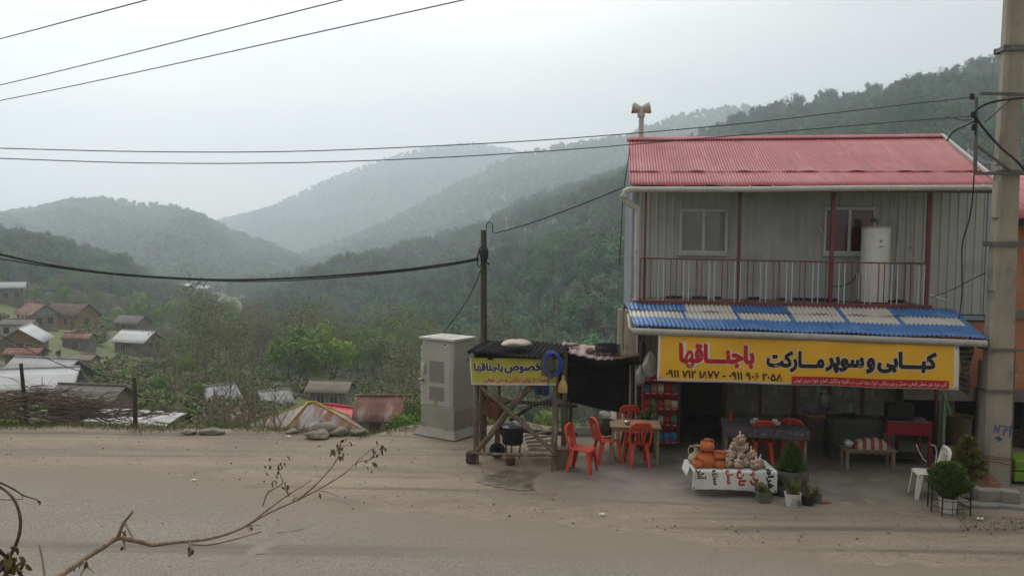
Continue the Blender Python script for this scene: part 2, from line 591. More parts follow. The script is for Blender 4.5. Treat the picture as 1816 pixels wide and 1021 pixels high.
dustify(m_conc, 'dust', rgb('7d7365'), .62, 1.5, 2.2, (.7, 1, 1))
tag(ap_, None, None, kind='structure')

# damp stain on the dirt before the stall, gravel by the concrete pole
def blob_sheet(name, pts, z, mat):
    ring = [gxy(*p) for p in pts]
    k = len(ring)
    ca = sum(p[0] for p in ring) / k, sum(p[1] for p in ring) / k
    fine = []
    for i in range(k):
        a, b, c, d = ring[i - 1], ring[i], ring[(i + 1) % k], ring[(i + 2) % k]
        for q in range(6):
            t = q / 6
            f = [.5 * (2 * b[j] + (c[j] - a[j]) * t + (2 * a[j] - 5 * b[j] + 4 * c[j] - d[j]) * t * t + (3 * b[j] - a[j] - 3 * c[j] + d[j]) * t ** 3) for j in (0, 1)]
            w_ = .03 * math.sin(i * 7 + q * 2.1)
            fine.append((f[0] + w_, f[1] + w_))
    mb = MB()
    mb.add([(ca[0], ca[1], z)] + [(x, y, z) for x, y in fine], [(0, 1 + i, 1 + (i + 1) % len(fine)) for i in range(len(fine))])
    o = mb.build(name, mat, smooth=0)
    at_ = o.data.attributes.new('rim', 'FLOAT', 'POINT')
    at_.data.foreach_set('value', np.array([0.0] + [1.0] * len(fine), np.float32))
    return tag(o, None, None, kind='structure')
blob_sheet('damp_ground', [(868, 838), (905, 826), (955, 832), (975, 838), (948, 852), (948, 866), (920, 868), (880, 862), (845, 852), (852, 843)], -.0035, m_wet)
dustify(m_wet, 'rim', rgb('80766a'), 1.2, 1.5, 2.5, (.8, 1, 1))

# ---------------------------------------------------------------- village sites (pixel of the base, distance)
HOUSES = dict(
    brown=(112, 586, 130), rusty=(52, 583, 118), far_grey=(8, 538, 145), white_box=(24, 600, 96), veranda=(24, 632, 82),
    shed=(132, 620, 100), white_roof=(233, 628, 104), dark_brown=(226, 588, 124), big_grey=(28, 716, 50), gable_grey=(62, 708, 56),
    slate=(143, 748, 42), tilt_one=(378, 728, 58), tilt_two=(480, 730, 62), dull=(582, 722, 74), rust_big=(532, 812, 37),
    red=(606, 774, 46), low_rust=(36, 648, 70), hut=(150, 655, 84), rust_two=(676, 772, 42))
CTRL = [(*yp(px, py, d)[:2], yp(px, py, d)[2]) for px, py, d in HOUSES.values()]
for px, py, d in ((330, 640, 128), (200, 690, 66), (330, 745, 40), (430, 730, 66), (690, 700, 100), (720, 640, 145), (820, 640, 155), (450, 640, 190),
                  (560, 610, 240), (300, 545, 300), (170, 530, 230), (-60, 500, 220), (-200, 600, 100), (-200, 700, 50), (-500, 650, 60), (900, 720, 110),
                  (1000, 800, 60), (1100, 790, 110), (1400, 780, 120), (1800, 700, 140), (2200, 650, 140), (400, 520, 390), (250, 510, 380), (100, 480, 330), (600, 600, 300)):
    p = yp(px, py, d)
    CTRL.append((p.x, p.y, p.z))
for x in (-40, -25, -15, -8, -3, 2, 10, 25, 45):
    CTRL.append((x, edge_y(x) + 4.0, -4.6))
CT = np.array(CTRL)
def _phi(r): return r
_n = len(CT)
_A = np.zeros((_n + 3, _n + 3))
_A[:_n, :_n] = _phi(np.linalg.norm(CT[:, None, :2] - CT[None, :, :2], axis=2))
_A[:_n, _n] = _A[_n, :_n] = 1
_A[:_n, _n + 1:] = CT[:, :2]
_A[_n + 1:, :_n] = CT[:, :2].T
_w = np.linalg.solve(_A, np.concatenate([CT[:, 2], np.zeros(3)]))
def terr(X, Y):
    X, Y = np.atleast_1d(X).astype(float), np.atleast_1d(Y).astype(float)
    r = np.sqrt((X[:, None] - CT[None, :, 0]) ** 2 + (Y[:, None] - CT[None, :, 1]) ** 2)
    return r @ _w[:_n] + _w[_n] + _w[_n + 1] * X + _w[_n + 2] * Y
def tz(x, y): return float(terr(x, y)[0])

tt = np.linspace(0, 1, 120) ** 1.7
aa = np.linspace(-50, 58, 170)
V = []
for t in tt:
    d = 19.5 + 400 * t
    X = d * np.tan(np.radians(aa))
    Y = np.full_like(X, d)
    Y = np.where(d < 30, np.maximum(Y, [edge_y(x) + .6 + (d - 19.5) for x in X]), Y)
    Z = terr(X, Y)
    lim = np.array([-2.2 - .9 * (y - edge_y(x) - 1.5) for x, y in zip(X, Y)])
    Z = np.where(Y - np.array([edge_y(x) for x in X]) < 4, np.minimum(Z, lim), Z)
    V.append(np.stack([X, Y, Z + .25 * np.sin(X * .35) * np.sin(Y * .3)], 1))
V = np.concatenate(V)
na = len(aa)
F = np.array([(j * na + i, j * na + i + 1, (j + 1) * na + i + 1, (j + 1) * na + i) for j in range(len(tt) - 1) for i in range(na - 1)])
tag(np_mesh('terrain', V, F, m_slope, smooth=True), None, None, kind='structure')
mb = MB()
mb.box2((-7000, -3000, -81), (7000, 9000, -80))
tag(mb.build('valley_ground', m_hill, smooth=0), None, None, kind='structure')

# ---------------------------------------------------------------- hills: ridge (px, py, distance, tree height) over a base line
def interp(tab, x):
    for a, b in zip(tab, tab[1:]):
        if x <= b[0]:
            t = (x - a[0]) / (b[0] - a[0])
            t = max(0, min(1, t))
            return tuple(a[i] + (b[i] - a[i]) * t for i in range(1, len(a)))
    return tab[-1][1:]

class Hill:
    def __init__(s, name, ridge, base, treeh, amp, seed, power=.85, nu=110, nv=46):
        s.ridge, s.base, s.th, s.amp, s.pw = ridge, base, treeh, amp, power
        r_ = random.Random(seed)
        s.ph = [(r_.uniform(2, 9), r_.uniform(0, 6), r_.uniform(1, 4), r_.uniform(0, 6)) for _ in range(7)]
        s.x0, s.x1 = ridge[0][0], ridge[-1][0]
        mb = MB()
        mb.grid(s.pt, nu, nv)
        tag(mb.build(name, m_hill, smooth=180), None, None, kind='structure')
    def pt(s, u, v):
        px = s.x0 + (s.x1 - s.x0) * u
        ry, rd = interp(s.ridge, px)
        by, bd = interp(s.base, px)
        A, B = yp(px, by, bd), yp(px, ry, rd)
        B.z -= s.th
        t = v * 1.25
        if t <= 1:
            zt = t ** s.pw
            p = A.lerp(B, t)
            z = A.z + (B.z - A.z) * zt
        else:
            p = B + (B - A) * (t - 1) * 1.2
            z = B.z - (B.z - A.z) * (t - 1) * 1.2
        n = sum(math.sin(u * a * 6 + b + v * c * 3) * math.sin(v * c * 4 + d) for a, b, c, d in s.ph) / 3
        return p.x, p.y, z + n * s.amp * math.sin(min(1, t) * PI) * 1.0

hill_near = Hill('near_hill', [(330, 560, 430), (380, 512, 450), (470, 492, 480), (560, 478, 500), (640, 455, 540), (740, 425, 580), (850, 395, 620), (940, 350, 650), (1040, 318, 660), (1100, 295, 650),
                  (1180, 268, 600), (1250, 235, 560), (1340, 197, 520), (1450, 166, 470), (1560, 158, 450), (1680, 130, 420), (1790, 92, 400), (2000, 40, 380), (2300, -40, 360)],
                 [(330, 600, 330), (470, 655, 230), (600, 660, 210), (750, 700, 165), (900, 780, 125), (1100, 830, 105), (1500, 830, 100), (2300, 760, 100)], 9, 9, 3)
hill_mid = Hill('middle_hill', [(380, 520, 1000), (470, 478, 1050), (560, 440, 1150), (640, 412, 1250), (700, 385, 1300), (760, 352, 1350), (850, 300, 1400), (930, 268, 1400), (1000, 252, 1400), (1110, 238, 1400), (1200, 202, 1400), (1300, 182, 1350), (1360, 190, 1300), (1450, 215, 1250), (1560, 240, 1250), (1800, 250, 1250)],
                [(380, 560, 640), (600, 545, 640), (800, 520, 700), (1100, 430, 750), (1800, 380, 750)], 10, 14, 8)
hill_left = Hill('left_hill', [(-260, 400, 1300), (-100, 385, 1300), (0, 375, 1300), (60, 368, 1300), (130, 352, 1250), (180, 348, 1250), (240, 357, 1250), (300, 363, 1200), (360, 380, 1150), (420, 410, 1100), (500, 442, 1050), (600, 478, 1000), (720, 520, 950)],
                 [(-260, 520, 640), (0, 520, 620), (300, 540, 560), (500, 550, 560), (720, 560, 560)], 10, 14, 21)
hill_edge = Hill('edge_hill', [(-300, 350, 340), (-100, 390, 360), (0, 402, 380), (60, 410, 390), (120, 430, 400), (180, 442, 410), (240, 472, 420), (290, 502, 420), (340, 532, 430), (420, 560, 430)],
                 [(-300, 520, 215), (0, 525, 225), (150, 540, 235), (300, 560, 280), (420, 590, 330)], 9, 5, 33)
mountain = Hill('mountain', [(250, 450, 2150), (385, 388, 2150), (480, 365, 2150), (560, 325, 2150), (660, 285, 2150), (740, 262, 2100), (800, 255, 2100), (850, 252, 2100), (920, 266, 2100), (1000, 300, 2100), (1150, 340, 2100)],
                [(250, 500, 1500), (500, 480, 1450), (800, 470, 1450), (1150, 420, 1450)], 9, 26, 44)

# ---------------------------------------------------------------- trees of the forests (stuff)
m_bark = M('grey_bark', rgb('5a5148'), rgb('463f38'), s=6, rough=1, obj=True)
LEAFC = [rgb('45604a'), rgb('4e714a'), rgb('566856'), rgb('5d8450'), rgb('666763'), rgb('486854'), rgb('537750'), rgb('5c5e5c')]
m_leaf_far = M('far_foliage', LEAFC[0], rough=1, s=.12, rnd=LEAFC, spec=0)
LEAFN = [rgb('536b33'), rgb('6b8a3a'), rgb('465c34'), rgb('7a9144')]

def leaf_cloud(n, rad, size, rs, lobes=9, flat=.9, cz=0.0, orient=.8):
    """leaf-clump quads spread through the lobes of a crown -> V (4n,3)"""
    g = np.random.default_rng(rs)
    lc = g.normal(size=(lobes, 3)); lc /= np.linalg.norm(lc, axis=1)[:, None]
    lc *= (g.random((lobes, 1)) ** .5) * .72
    lr = g.uniform(.28, .5, lobes)
    k = g.integers(0, lobes, n)
    d = g.normal(size=(n, 3)); d /= np.linalg.norm(d, axis=1)[:, None]
    P = lc[k] + d * (lr[k] * g.random(n) ** .35)[:, None]
    P *= np.array(rad)
    P[:, 2] *= flat
    P[:, 2] += cz
    a = g.normal(size=(n, 3)) + d * orient + np.array([0, 0, .25 * orient]); a /= np.linalg.norm(a, axis=1)[:, None]
    t = np.cross(a, g.normal(size=(n, 3))); t /= np.linalg.norm(t, axis=1)[:, None]
    b = np.cross(a, t)
    sz = (size * g.uniform(.55, 1.35, n))[:, None]
    return np.stack([P - t * sz - b * sz * .7, P + t * sz - b * sz * .7, P + t * sz * .8 + b * sz * .7, P - t * sz * .8 + b * sz * .7], 1).reshape(-1, 3)

def quads(nv): return np.arange(nv).reshape(-1, 4)

SRC = bpy.data.collections.new('forest_tree_sources')
SRCB = bpy.data.collections.new('forest_tree_sources_far')
def src_tree(rs, n, h, rad, size, lobes, coll, leaf, bare=False):
    mb = MB()
    g = random.Random(rs)
    mb.tube([(0, 0, -1), (.1, 0, h * .35), (.15, .1, h * .8)], [h * .022, h * .017, h * .006], 5)
    for k in range(7 if not bare else 14):
        an, z0 = g.uniform(0, 6.3), h * g.uniform(.3, .75)
        ln = rad[0] * g.uniform(.5, .95)
        mb.tube([(.1, 0, z0), (.1 + math.cos(an) * ln * .5, math.sin(an) * ln * .5, z0 + ln * .45), (.1 + math.cos(an) * ln, math.sin(an) * ln, z0 + ln * 1.05)], [h * .009, h * .006, h * .002], 4, cap=False)
    Vt, Ft = np.array(mb.v), [f if len(f) == 4 else None for f in mb.f]
    Ft = np.array([f for f in Ft if f is not None])
    Vl = leaf_cloud(n, rad, size, rs, lobes, cz=h * .62, orient=5.0)
    V = np.concatenate([Vt, Vl])
    F = np.concatenate([Ft, quads(len(Vl)) + len(Vt)])
    mi = np.concatenate([np.zeros(len(Ft)), np.ones(len(Vl) // 4)])
    o = np_mesh('tree', V, F, [m_bark, leaf], mi, parent='loose')
    coll.objects.link(o)
for k in range(5):
    src_tree(100 + k, 2600, 11, (2.9 + .25 * k, 2.9 + .2 * k, 5.0 - .25 * k), .16, 8 + k, SRC, m_leaf_far)
src_tree(110, 190, 11.5, (3.0, 3.0, 4.8), .2, 12, SRC, m_leaf_far, bare=True)
for k in range(4):
    src_tree(120 + k, 200, 11, (4.2, 4.2, 4.6), .7, 6, SRCB, m_leaf_far)

def forest(name, P, sc, coll, nvar, seed, label):
    g = np.random.default_rng(seed)
    me = bpy.data.meshes.new(name)
    me.vertices.add(len(P))
    me.vertices.foreach_set('co', P.astype(np.float32).ravel())
    for nm, tp, val in (('sc', 'FLOAT', sc), ('rz', 'FLOAT', g.uniform(0, 6.3, len(P))), ('vi', 'INT', g.integers(0, nvar, len(P)))):
        at = me.attributes.new(nm, tp, 'POINT')
        at.data.foreach_set('value', val.astype(np.int32 if tp == 'INT' else np.float32))
    o = bpy.data.objects.new(name, me)
    COL.objects.link(o)
    ng = bpy.data.node_groups.new(name, 'GeometryNodeTree')
    ng.interface.new_socket('Geometry', in_out='INPUT', socket_type='NodeSocketGeometry')
    ng.interface.new_socket('Geometry', in_out='OUTPUT', socket_type='NodeSocketGeometry')
    N, Lk = ng.nodes, ng.links
    gi, go = N.new('NodeGroupInput'), N.new('NodeGroupOutput')
    ip = N.new('GeometryNodeInstanceOnPoints')
    ci = N.new('GeometryNodeCollectionInfo')
    ci.inputs['Collection'].default_value = coll
    ci.inputs['Separate Children'].default_value = True
    ci.inputs['Reset Children'].default_value = True
    def attr(nm, tp):
        a = N.new('GeometryNodeInputNamedAttribute')
        a.data_type = tp
        a.inputs['Name'].default_value = nm
        return a.outputs['Attribute']
    cx = N.new('ShaderNodeCombineXYZ')
    Lk.new(attr('rz', 'FLOAT'), cx.inputs['Z'])
    Lk.new(gi.outputs[0], ip.inputs['Points'])
    Lk.new(ci.outputs[0], ip.inputs['Instance'])
    ip.inputs['Pick Instance'].default_value = True
    Lk.new(attr('vi', 'INT'), ip.inputs['Instance Index'])
    Lk.new(cx.outputs[0], ip.inputs['Rotation'])
    Lk.new(attr('sc', 'FLOAT'), ip.inputs['Scale'])
    Lk.new(ip.outputs[0], go.inputs[0])
    md = o.modifiers.new('forest', 'NODES')
    md.node_group = ng
    return tag(o, label, 'forest', kind='stuff')

def hill_points(h, n, seed, v1=.82, v0=0.0):
    g = random.Random(seed)
    P = []
    while len(P) < n:
        u, v = g.random(), v0 + (v1 - v0) * g.random()
        p = Vector(h.pt(u, v))
        P.append((p.x, p.y, p.z - .3))
    return np.array(P)

g_ = np.random.default_rng(77)
P = hill_points(hill_near, 7200, 1, .86)
forest('near_forest', P, g_.uniform(.5, 1.3, len(P)), SRC, 6, 1, 'mixed spring forest of green and bare trees covering the near hillside behind the shop')
P = hill_points(hill_edge, 2300, 2, .86)
forest('edge_forest', P, g_.uniform(.45, 1.15, len(P)), SRC, 6, 2, 'dark green wood on the low hill behind the village at the left edge')
P = hill_points(hill_mid, 7500, 3, .86)
forest('middle_forest', P, g_.uniform(.8, 1.4, len(P)), SRCB, 4, 3, 'hazy pale green forest on the middle ridge left of the shop roof')
P = hill_points(hill_left, 6500, 4, .86)
forest('left_forest', P, g_.uniform(.8, 1.4, len(P)), SRCB, 4, 4, 'hazy forest over the rounded hill beyond the village')
P = hill_points(mountain, 9000, 5, .86)
forest('mountain_forest', P, g_.uniform(.8, 1.15, len(P)), SRCB, 4, 5, 'faint blue forest on the far mountain fading into haze')

# ---------------------------------------------------------------- the air
m_air = bpy.data.materials.new('air')
m_air.use_nodes = True
t_ = m_air.node_tree
t_.nodes.remove(t_.nodes['Principled BSDF'])
pv = t_.nodes.new('ShaderNodeVolumePrincipled')
pv.inputs['Color'].default_value = (.83, .925, 1.0, 1)
pv.inputs['Density'].default_value = .00068
pv.inputs['Anisotropy'].default_value = .4
t_.links.new(pv.outputs[0], t_.nodes['Material Output'].inputs['Volume'])
mb = MB()
mb.box2((-2600, -60, -82), (2600, 2750, 420))
tag(mb.build('haze', m_air, smooth=0), None, None, kind='stuff')

# ================================================================== the shop
m_grey = M('grey_sheet', rgb('a9abaa'), rgb('9d9f9e'), s=.7, rough=.6, spec=.4, wear=[(rgb('868884'), 1.3, .56, .75), (rgb('6b6256'), 9, .7, .78), (rgb('94958f'), 4, .54, .72, (3, 3, .18)), (rgb('807b72'), 5, .66, .76, (3, 3, .15))])
m_bluegrey = M('bluegrey_sheet', rgb('97a2a8'), rgb('8e989d'), s=.8, rough=.55, spec=.4, wear=(rgb('767d80'), 1.5, .58, .75))
m_red = M('red_sheet', rgb('9f5055'), rgb('974a4e'), s=.8, rough=.55, spec=.35, wear=[(rgb('a56669'), .9, .46, .7), (rgb('7f4648'), 2.4, .6, .78), (rgb('8a5a58'), 14, .64, .76), (rgb('83494a'), 3.2, .54, .68, (3, .25, .25)), (rgb('b07a78'), 2.6, .6, .72, (3, .3, .3))])
m_blue = M('blue_sheet', rgb('4774aa'), rgb('40699c'), s=1.2, rough=.5, spec=.45, wear=[(rgb('6d8fb8'), 2.5, .54, .74), (rgb('39557c'), 4, .6, .72, (3, .4, .4))])
m_white = M('offwhite_sheet', rgb('bebbb2'), rgb('b2aea6'), s=2, rough=.6, spec=.4, wear=[(rgb('9d988f'), 3, .58, .72), (rgb('8a8176'), 14, .68, .76)])
m_gut = M('white_plastic', rgb('b4b3ae'), rgb('a8a7a1'), s=3, rough=.5, spec=.4, wear=(rgb('8a877f'), 4, .58, .75))
m_redp = M('red_paint', rgb('713f3e'), rgb('643635'), s=3, rough=.6, wear=(rgb('5a3a36'), 8, .6, .72))
m_railw = M('white_rail', rgb('b4bcc0'), rgb('a5adb0'), s=5, rough=.6)
m_alu = M('aluminium_frame', rgb('b5b8b8'), rgb('a7aaaa'), s=4, rough=.45, spec=.5)
m_glass = M('window_glass', rgb('7a7d78'), rgb('6c6f6b'), s=1.2, rough=.12, spec=.6)
m_glassr = M('red_curtain_glass', rgb('4f2327'), rgb('3c1c1f'), s=2.5, rough=.15, spec=.6, stretch=(6, 6, .6))
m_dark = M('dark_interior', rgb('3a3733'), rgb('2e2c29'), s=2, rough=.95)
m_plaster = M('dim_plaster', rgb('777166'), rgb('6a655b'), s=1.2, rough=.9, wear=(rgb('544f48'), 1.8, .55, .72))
m_cream = M('cream_plaster', rgb('b3a998'), rgb('a39a8a'), s=2, rough=.9, wear=(rgb('7f7668'), 3, .58, .72))
m_woodb = M('brown_wood', rgb('6d5a45'), rgb('57473a'), s=3, rough=.85, stretch=(6, 6, .7), bump=.3, wear=(rgb('8a7763'), 4, .6, .75))
m_steel = M('dull_steel', rgb('8a8b8a'), rgb('777877'), s=4, rough=.4, metal=.7, spec=.5)
m_rust = M('rusty_iron', rgb('6a4a3a'), rgb('54392d'), s=6, rough=.9, wear=(rgb('80604c'), 9, .58, .7))
m_blk = M('black_rubber', rgb('2b2b2d'), rgb('232325'), s=6, rough=.7)

shop = thing('shop_building', 'two storey shop of grey metal sheet with a red roof and blue white awning', 'shop building', BO, -BETA)

def corr(wave, amp, x):
    return amp * math.sin(2 * PI * x / wave)

# --- roof: two corrugated slopes
EL, ER = fp(1117, 329, -.28), fp(1775, 331, -.28)
RL, RR = fp(1114, 247, 2.15), fp(1667, 241, 2.15)
VE, VR = -.28, 2.15
sl = (RL[1] - EL[1]) / (VR - VE)
mb = MB()
def roof_front(s, t):
    a = L3((EL[0], VE, EL[1]), (ER[0], VE, ER[1]), s)
    b = L3((RL[0], VR, RL[1]), (RR[0], VR, RR[1]), s)
    p = L3(a, b, t)
    wob = .012 * math.sin(s * 37 + t * 2) + .008 * math.sin(s * 91)
    lap = .012 if t < .27 + .006 * math.sin(s * 60) else 0
    sag = -.02 * math.sin(t * PI)
    return p[0], p[1], p[2] + corr(1 / 118, .011, s) + (wob if t < .02 else 0) - lap * 0 + sag
def tsteps(ts, fn):
    return lambda s, j: fn(s, ts[int(round(j * (len(ts) - 1)))])
TS = [0, .1, .2, .30]
mb.grid(tsteps(TS, roof_front), 826, len(TS) - 1)
TS2 = [.272, .276, .4, .6, .8, 1]
def roof_upper(s, t):
    p = roof_front(s, t)
    g = .010 * math.sin(s * 41) + .008 * math.sin(s * 97 + 1)
    return p[0], p[1], p[2] + (max(.006, .016 + g) if t < .28 else .012)
mb.grid(tsteps(TS2, roof_upper), 826, len(TS2) - 1)
def roof_rear(s, t):
    b = L3((RL[0], VR, RL[1]), (RR[0], VR, RR[1]), s)
    e = L3((EL[0] + .32, 2 * VR - VE, EL[1]), (ER[0], 2 * VR - VE, ER[1]), s)
    p = L3(b, e, t)
    return p[0], p[1], p[2] + corr(1 / 118, .011, s)
mb.grid(roof_rear, 826, 3)
roof = mb.build('roof', m_red, shop, solid=.006, smooth=60)
mb = MB()
mb.grid(lambda s, t: (RL[0] - .02 + (RR[0] - RL[0] + .04) * s, VR + (t - .5) * .34, RL[1] + (RR[1] - RL[1]) * s + .045 - abs(t - .5) * .34 * .55 + .012 * math.sin(s * 70 * 2 * PI) * (1 if t in (0, 1) else 0)), 280, 4)
mb.build('ridge_cap', m_red, roof, solid=.004, smooth=60)
mb = MB()
mb.bar((RR[0] + .03, VR, RR[1] + .03), (ER[0] + .03, VE, ER[1] + .035), .06, .05)
mb.build('rake_trim', m_gut, roof)
mb = MB()
mb.box2((EL[0] + .1, VE + .05, EL[1] - .10), (ER[0] - .1, VE + .10, EL[1] - .035))
for k in range(8):
    u = EL[0] + .3 + k * (ER[0] - EL[0] - .6) / 7
    mb.bar((u, VE + .1, EL[1] - .07), (u, 2.1, RL[1] - .1), .05, .06)
mb.build('rafters', m_woodb, roof)

# --- upper gutter and downpipe
GL, GR = fp(1118, 336, -.36), fp(1772, 333, -.36)
mb = MB()
mb.tube([(GL[0] - .02, -.36, GL[1]), (L3(GL, GR, .33)[0], -.36, L3(GL, GR, .33)[1] - .01), (L3(GL, GR, .66)[0], -.36, L3(GL, GR, .66)[1] + .005), (GR[0], -.36, GR[1])], .052, 14)
for k in range(16):
    p = L3(GL, GR, (k + .3) / 16)
    mb.tube([(p[0], -.36, p[1]), (p[0] + .018, -.36, p[1])], .06, 12)
mb.build('gutter', m_gut, shop, smooth=50)
D0, D1 = fp(1131, 372, -.16), fp(1128, 530, -.06)
mb = MB()
mb.tube([(GL[0], -.36, GL[1]), (GL[0] - .08, -.34, GL[1] - .03), (GL[0] - .11, -.30, GL[1] - .13), (GL[0] - .07, -.26, GL[1] - .23), (D0[0], -.2, D0[1] + .02), (D0[0], -.16, D0[1] - .1), (D1[0], -.06, D1[1] - .02)], [.056, .07, .072, .07, .06, .05, .05], 14)
for q in ((GL[1] - .1, .1), (D0[1] - .12, .062), (D0[1] - .75, .06)):
    mb.tube([(D0[0] if q[1] < .08 else GL[0] - .11, -.15 if q[1] < .08 else -.3, q[0]), (D0[0] if q[1] < .08 else GL[0] - .11, -.15 if q[1] < .08 else -.3, q[0] - .05)], q[1] * .9, 14)
mb.build('downpipe', m_gut, shop, smooth=50)

# --- upper storey walls: ribbed sheet
WV = 1.1
WL, WR = fp(1121, 470, WV)[0], fp(1752, 450, WV)[0]
W0 = fp(1700, 557, WV)[1]
def rib(x, p=.17, h=.018):
    q = (x / p) % 1
    return h if q < .18 else (h * (1 - (q - .18) / .06) if q < .24 else (0 if q < .94 else h * (q - .94) / .06))
def roof_z(v):
    return EL[1] + sl * ((v if v < VR else 2 * VR - v) - VE)
ribx = lambda lo, hi, p=.17: sorted([lo, hi] + [k * p + f * p for k in range(int(lo / p) - 1, int(hi / p) + 2) for f in (0, .18, .24, .94) if lo < k * p + f * p < hi])
us = ribx(WL, WR)
mb = MB()
top = roof_z(WV) - .06
mb.grid(lambda s, t: (us[int(round(s * (len(us) - 1)))], WV - rib(us[int(round(s * (len(us) - 1)))]), W0 + (top - W0) * t), len(us) - 1, 6)
wall = mb.build('wall', m_grey, shop, smooth=20)
VB = 2 * VR - VE - .35
vs_ = ribx(WV, VB)
mb = MB()
for U, sg in ((WL, -1), (WR, 1)):
    mb.grid(lambda s, t: (U + sg * rib(vs_[int(round(s * (len(vs_) - 1)))]), vs_[int(round(s * (len(vs_) - 1)))], W0 - .1 + (roof_z(vs_[int(round(s * (len(vs_) - 1)))]) - (.05 if sg < 0 else .05 + max(0, (RL[1] - RR[1])) + .12) - W0 + .1) * t), len(vs_) - 1, 4)
mb.box2((WL, VB, W0 - .1), (WR, VB + .04, roof_z(VB)))
mb.box2((WL, WV + .03, W0 - .12), (WR, VB, W0 - .02))
mb.build('side_wall', m_bluegrey, shop, smooth=20)
mb = MB()
mb.box2((WL - .03, WV - .03, W0), (WL + .05, WV + .05, top))
mb.box2((WR - .05, WV - .03, W0), (WR + .03, WV + .05, top))
mb.box2((WL + .05, WV - .035, top - .05), (WR - .05, WV - .025, top + .02))
mb.build('corner_trim', m_bluegrey, shop)
# soffit under the eave
mb = MB()
mb.add([(EL[0] + .1, VE + .12, EL[1] - .05), (ER[0] - .1, VE + .12, EL[1] - .05), (ER[0] - .1, WV, roof_z(WV) - .1), (EL[0] + .1, WV, roof_z(WV) - .1)], [(0, 1, 2, 3)])
mb.build('soffit', m_grey, shop)

# --- windows
def window(px0, py0, px1, py1, glass, name='window'):
    a, b = fp(px0, py0, WV - .05), fp(px1, py1, WV - .05)
    x0, x1, z1, z0 = a[0], b[0], a[1], b[1]
    v = WV - .05
    mb = MB()
    for q in ((x0, z0, x1, z0 + .07), (x0, z1 - .06, x1, z1), (x0, z0 + .07, x0 + .05, z1 - .06), (x1 - .05, z0 + .07, x1, z1 - .06), ((x0 + x1) / 2 - .03, z0 + .07, (x0 + x1) / 2 + .03, z1 - .06)):
        mb.box2((q[0], v - .03, q[1]), (q[2], v + .05, q[3]))
    mb.box2((x0 - .04, v - .06, z0 - .035), (x1 + .04, v + .05, z0 - .003))
    f = mb.build(name, m_alu, shop, bevel=.004)
    mb = MB()
    mb.box2((x0 + .05, v + .005, z0 + .07), ((x0 + x1) / 2 - .03, v + .02, z1 - .06))
    mb.box2(((x0 + x1) / 2 + .03, v + .012, z0 + .07), (x1 - .05, v + .03, z1 - .06))
    mb.build('pane', glass, f)
    return f
window(1206, 370, 1289, 451, m_glass)
w2 = window(1462, 367, 1550, 452, m_glassr)
w2['label'] = 'window with a dark red curtain behind the water heater'

# --- balcony
FL, FR = fp(1137, 535, 0), fp(1648, 544, 0)
TL, TR = fp(1139, 458, 0), fp(1647, 468, 0)
z_f = FL[1]
mb = MB()
mb.add([(FL[0] - .15, .02, FL[1] + .02), (FR[0] + .02, .02, FR[1] + .02), (FR[0] + .02, WV + .02, FR[1] + .02), (WL - .02, WV + .02, FL[1] + .02),
        (FL[0] - .15, .02, FL[1] - .03), (FR[0] + .02, .02, FR[1] - .03), (FR[0] + .02, WV + .02, FR[1] - .03), (WL - .02, WV + .02, FL[1] - .03)],
       [(0, 1, 2, 3), (7, 6, 5, 4), (0, 4, 5, 1), (1, 5, 6, 2), (2, 6, 7, 3), (3, 7, 4, 0)])
mb.build('balcony_floor', m_plaster, shop)
bal = MB()
bal.bar((FL[0] - .05, -.02, FL[1]), (FR[0] + .03, -.02, FR[1]), .06, .07)
bal.bar((TL[0], 0, TL[1]), (TR[0], 0, TR[1]), .035, .03)
BLB = fp(1121, 457, WV)
bal.bar((TL[0], .0, TL[1]), (WL - .02, WV - .05, TL[1]), .03, .03)
bal.bar((FL[0], .03, FL[1] + .05), (WL - .02, WV - .05, FL[1] + .05), .03, .03)
bal.bar((TR[0], .02, TR[1]), (TR[0], WV - .03, TR[1]), .03, .03)
rail = bal.build('railing', m_redp, shop, bevel=.003)
mr_, mw_ = MB(), MB()
npair = 22
for k in range(npair):
    for q in (-.05, .05):
        t = (k + .5) / npair
        u = TL[0] + (TR[0] - TL[0]) * t + q * 1.05
        zt, zb = TL[1] + (TR[1] - TL[1]) * t - .015, FL[1] + (FR[1] - FL[1]) * t + .03
        (mr_ if k % 2 == 0 else mw_).bar((u, 0, zb), (u, 0, zt), .016)
for k in range(4):
    v = .2 + k * .22
    mr_.bar((TL[0] + (WL - TL[0]) * v / WV, v, FL[1] + .06), (TL[0] + (WL - TL[0]) * v / WV, v, TL[1] - .01), .016)
    mw_.bar((TR[0], v, FR[1] + .03), (TR[0], v, TR[1] - .01), .016)
mr_.build('red_balusters', m_redp, rail)
mw_.build('white_balusters', m_railw, rail)
for px0, py0, px1, py1, wd in ((1146, 340, 1142, 532, .04), (1313, 341, 1310, 536, .06), (1480, 340, 1473, 540, .07), (1651, 338, 1643, 543, .07)):
    a, b = fp(px0, py0, .0), fp(px1, py1, .0)
    MB().bar((b[0], .045, b[1] - .04), (a[0], .045, a[1] + .0), wd, wd).build('post', m_redp, shop, bevel=.005)
# clutter along the balcony floor edge
mb = MB()
rng = random.Random(3)
for k in range(26):
    u = rng.uniform(FL[0] + .5, FR[0] - .2)
    mb.box((u, WV - rng.uniform(.08, .3), z_f + .05), (rng.uniform(.05, .25), .08, rng.uniform(.02, .07)), rz=rng.uniform(-.5, .5))
tag(mb.build('debris', m_dark, shop), None, None, kind='stuff')

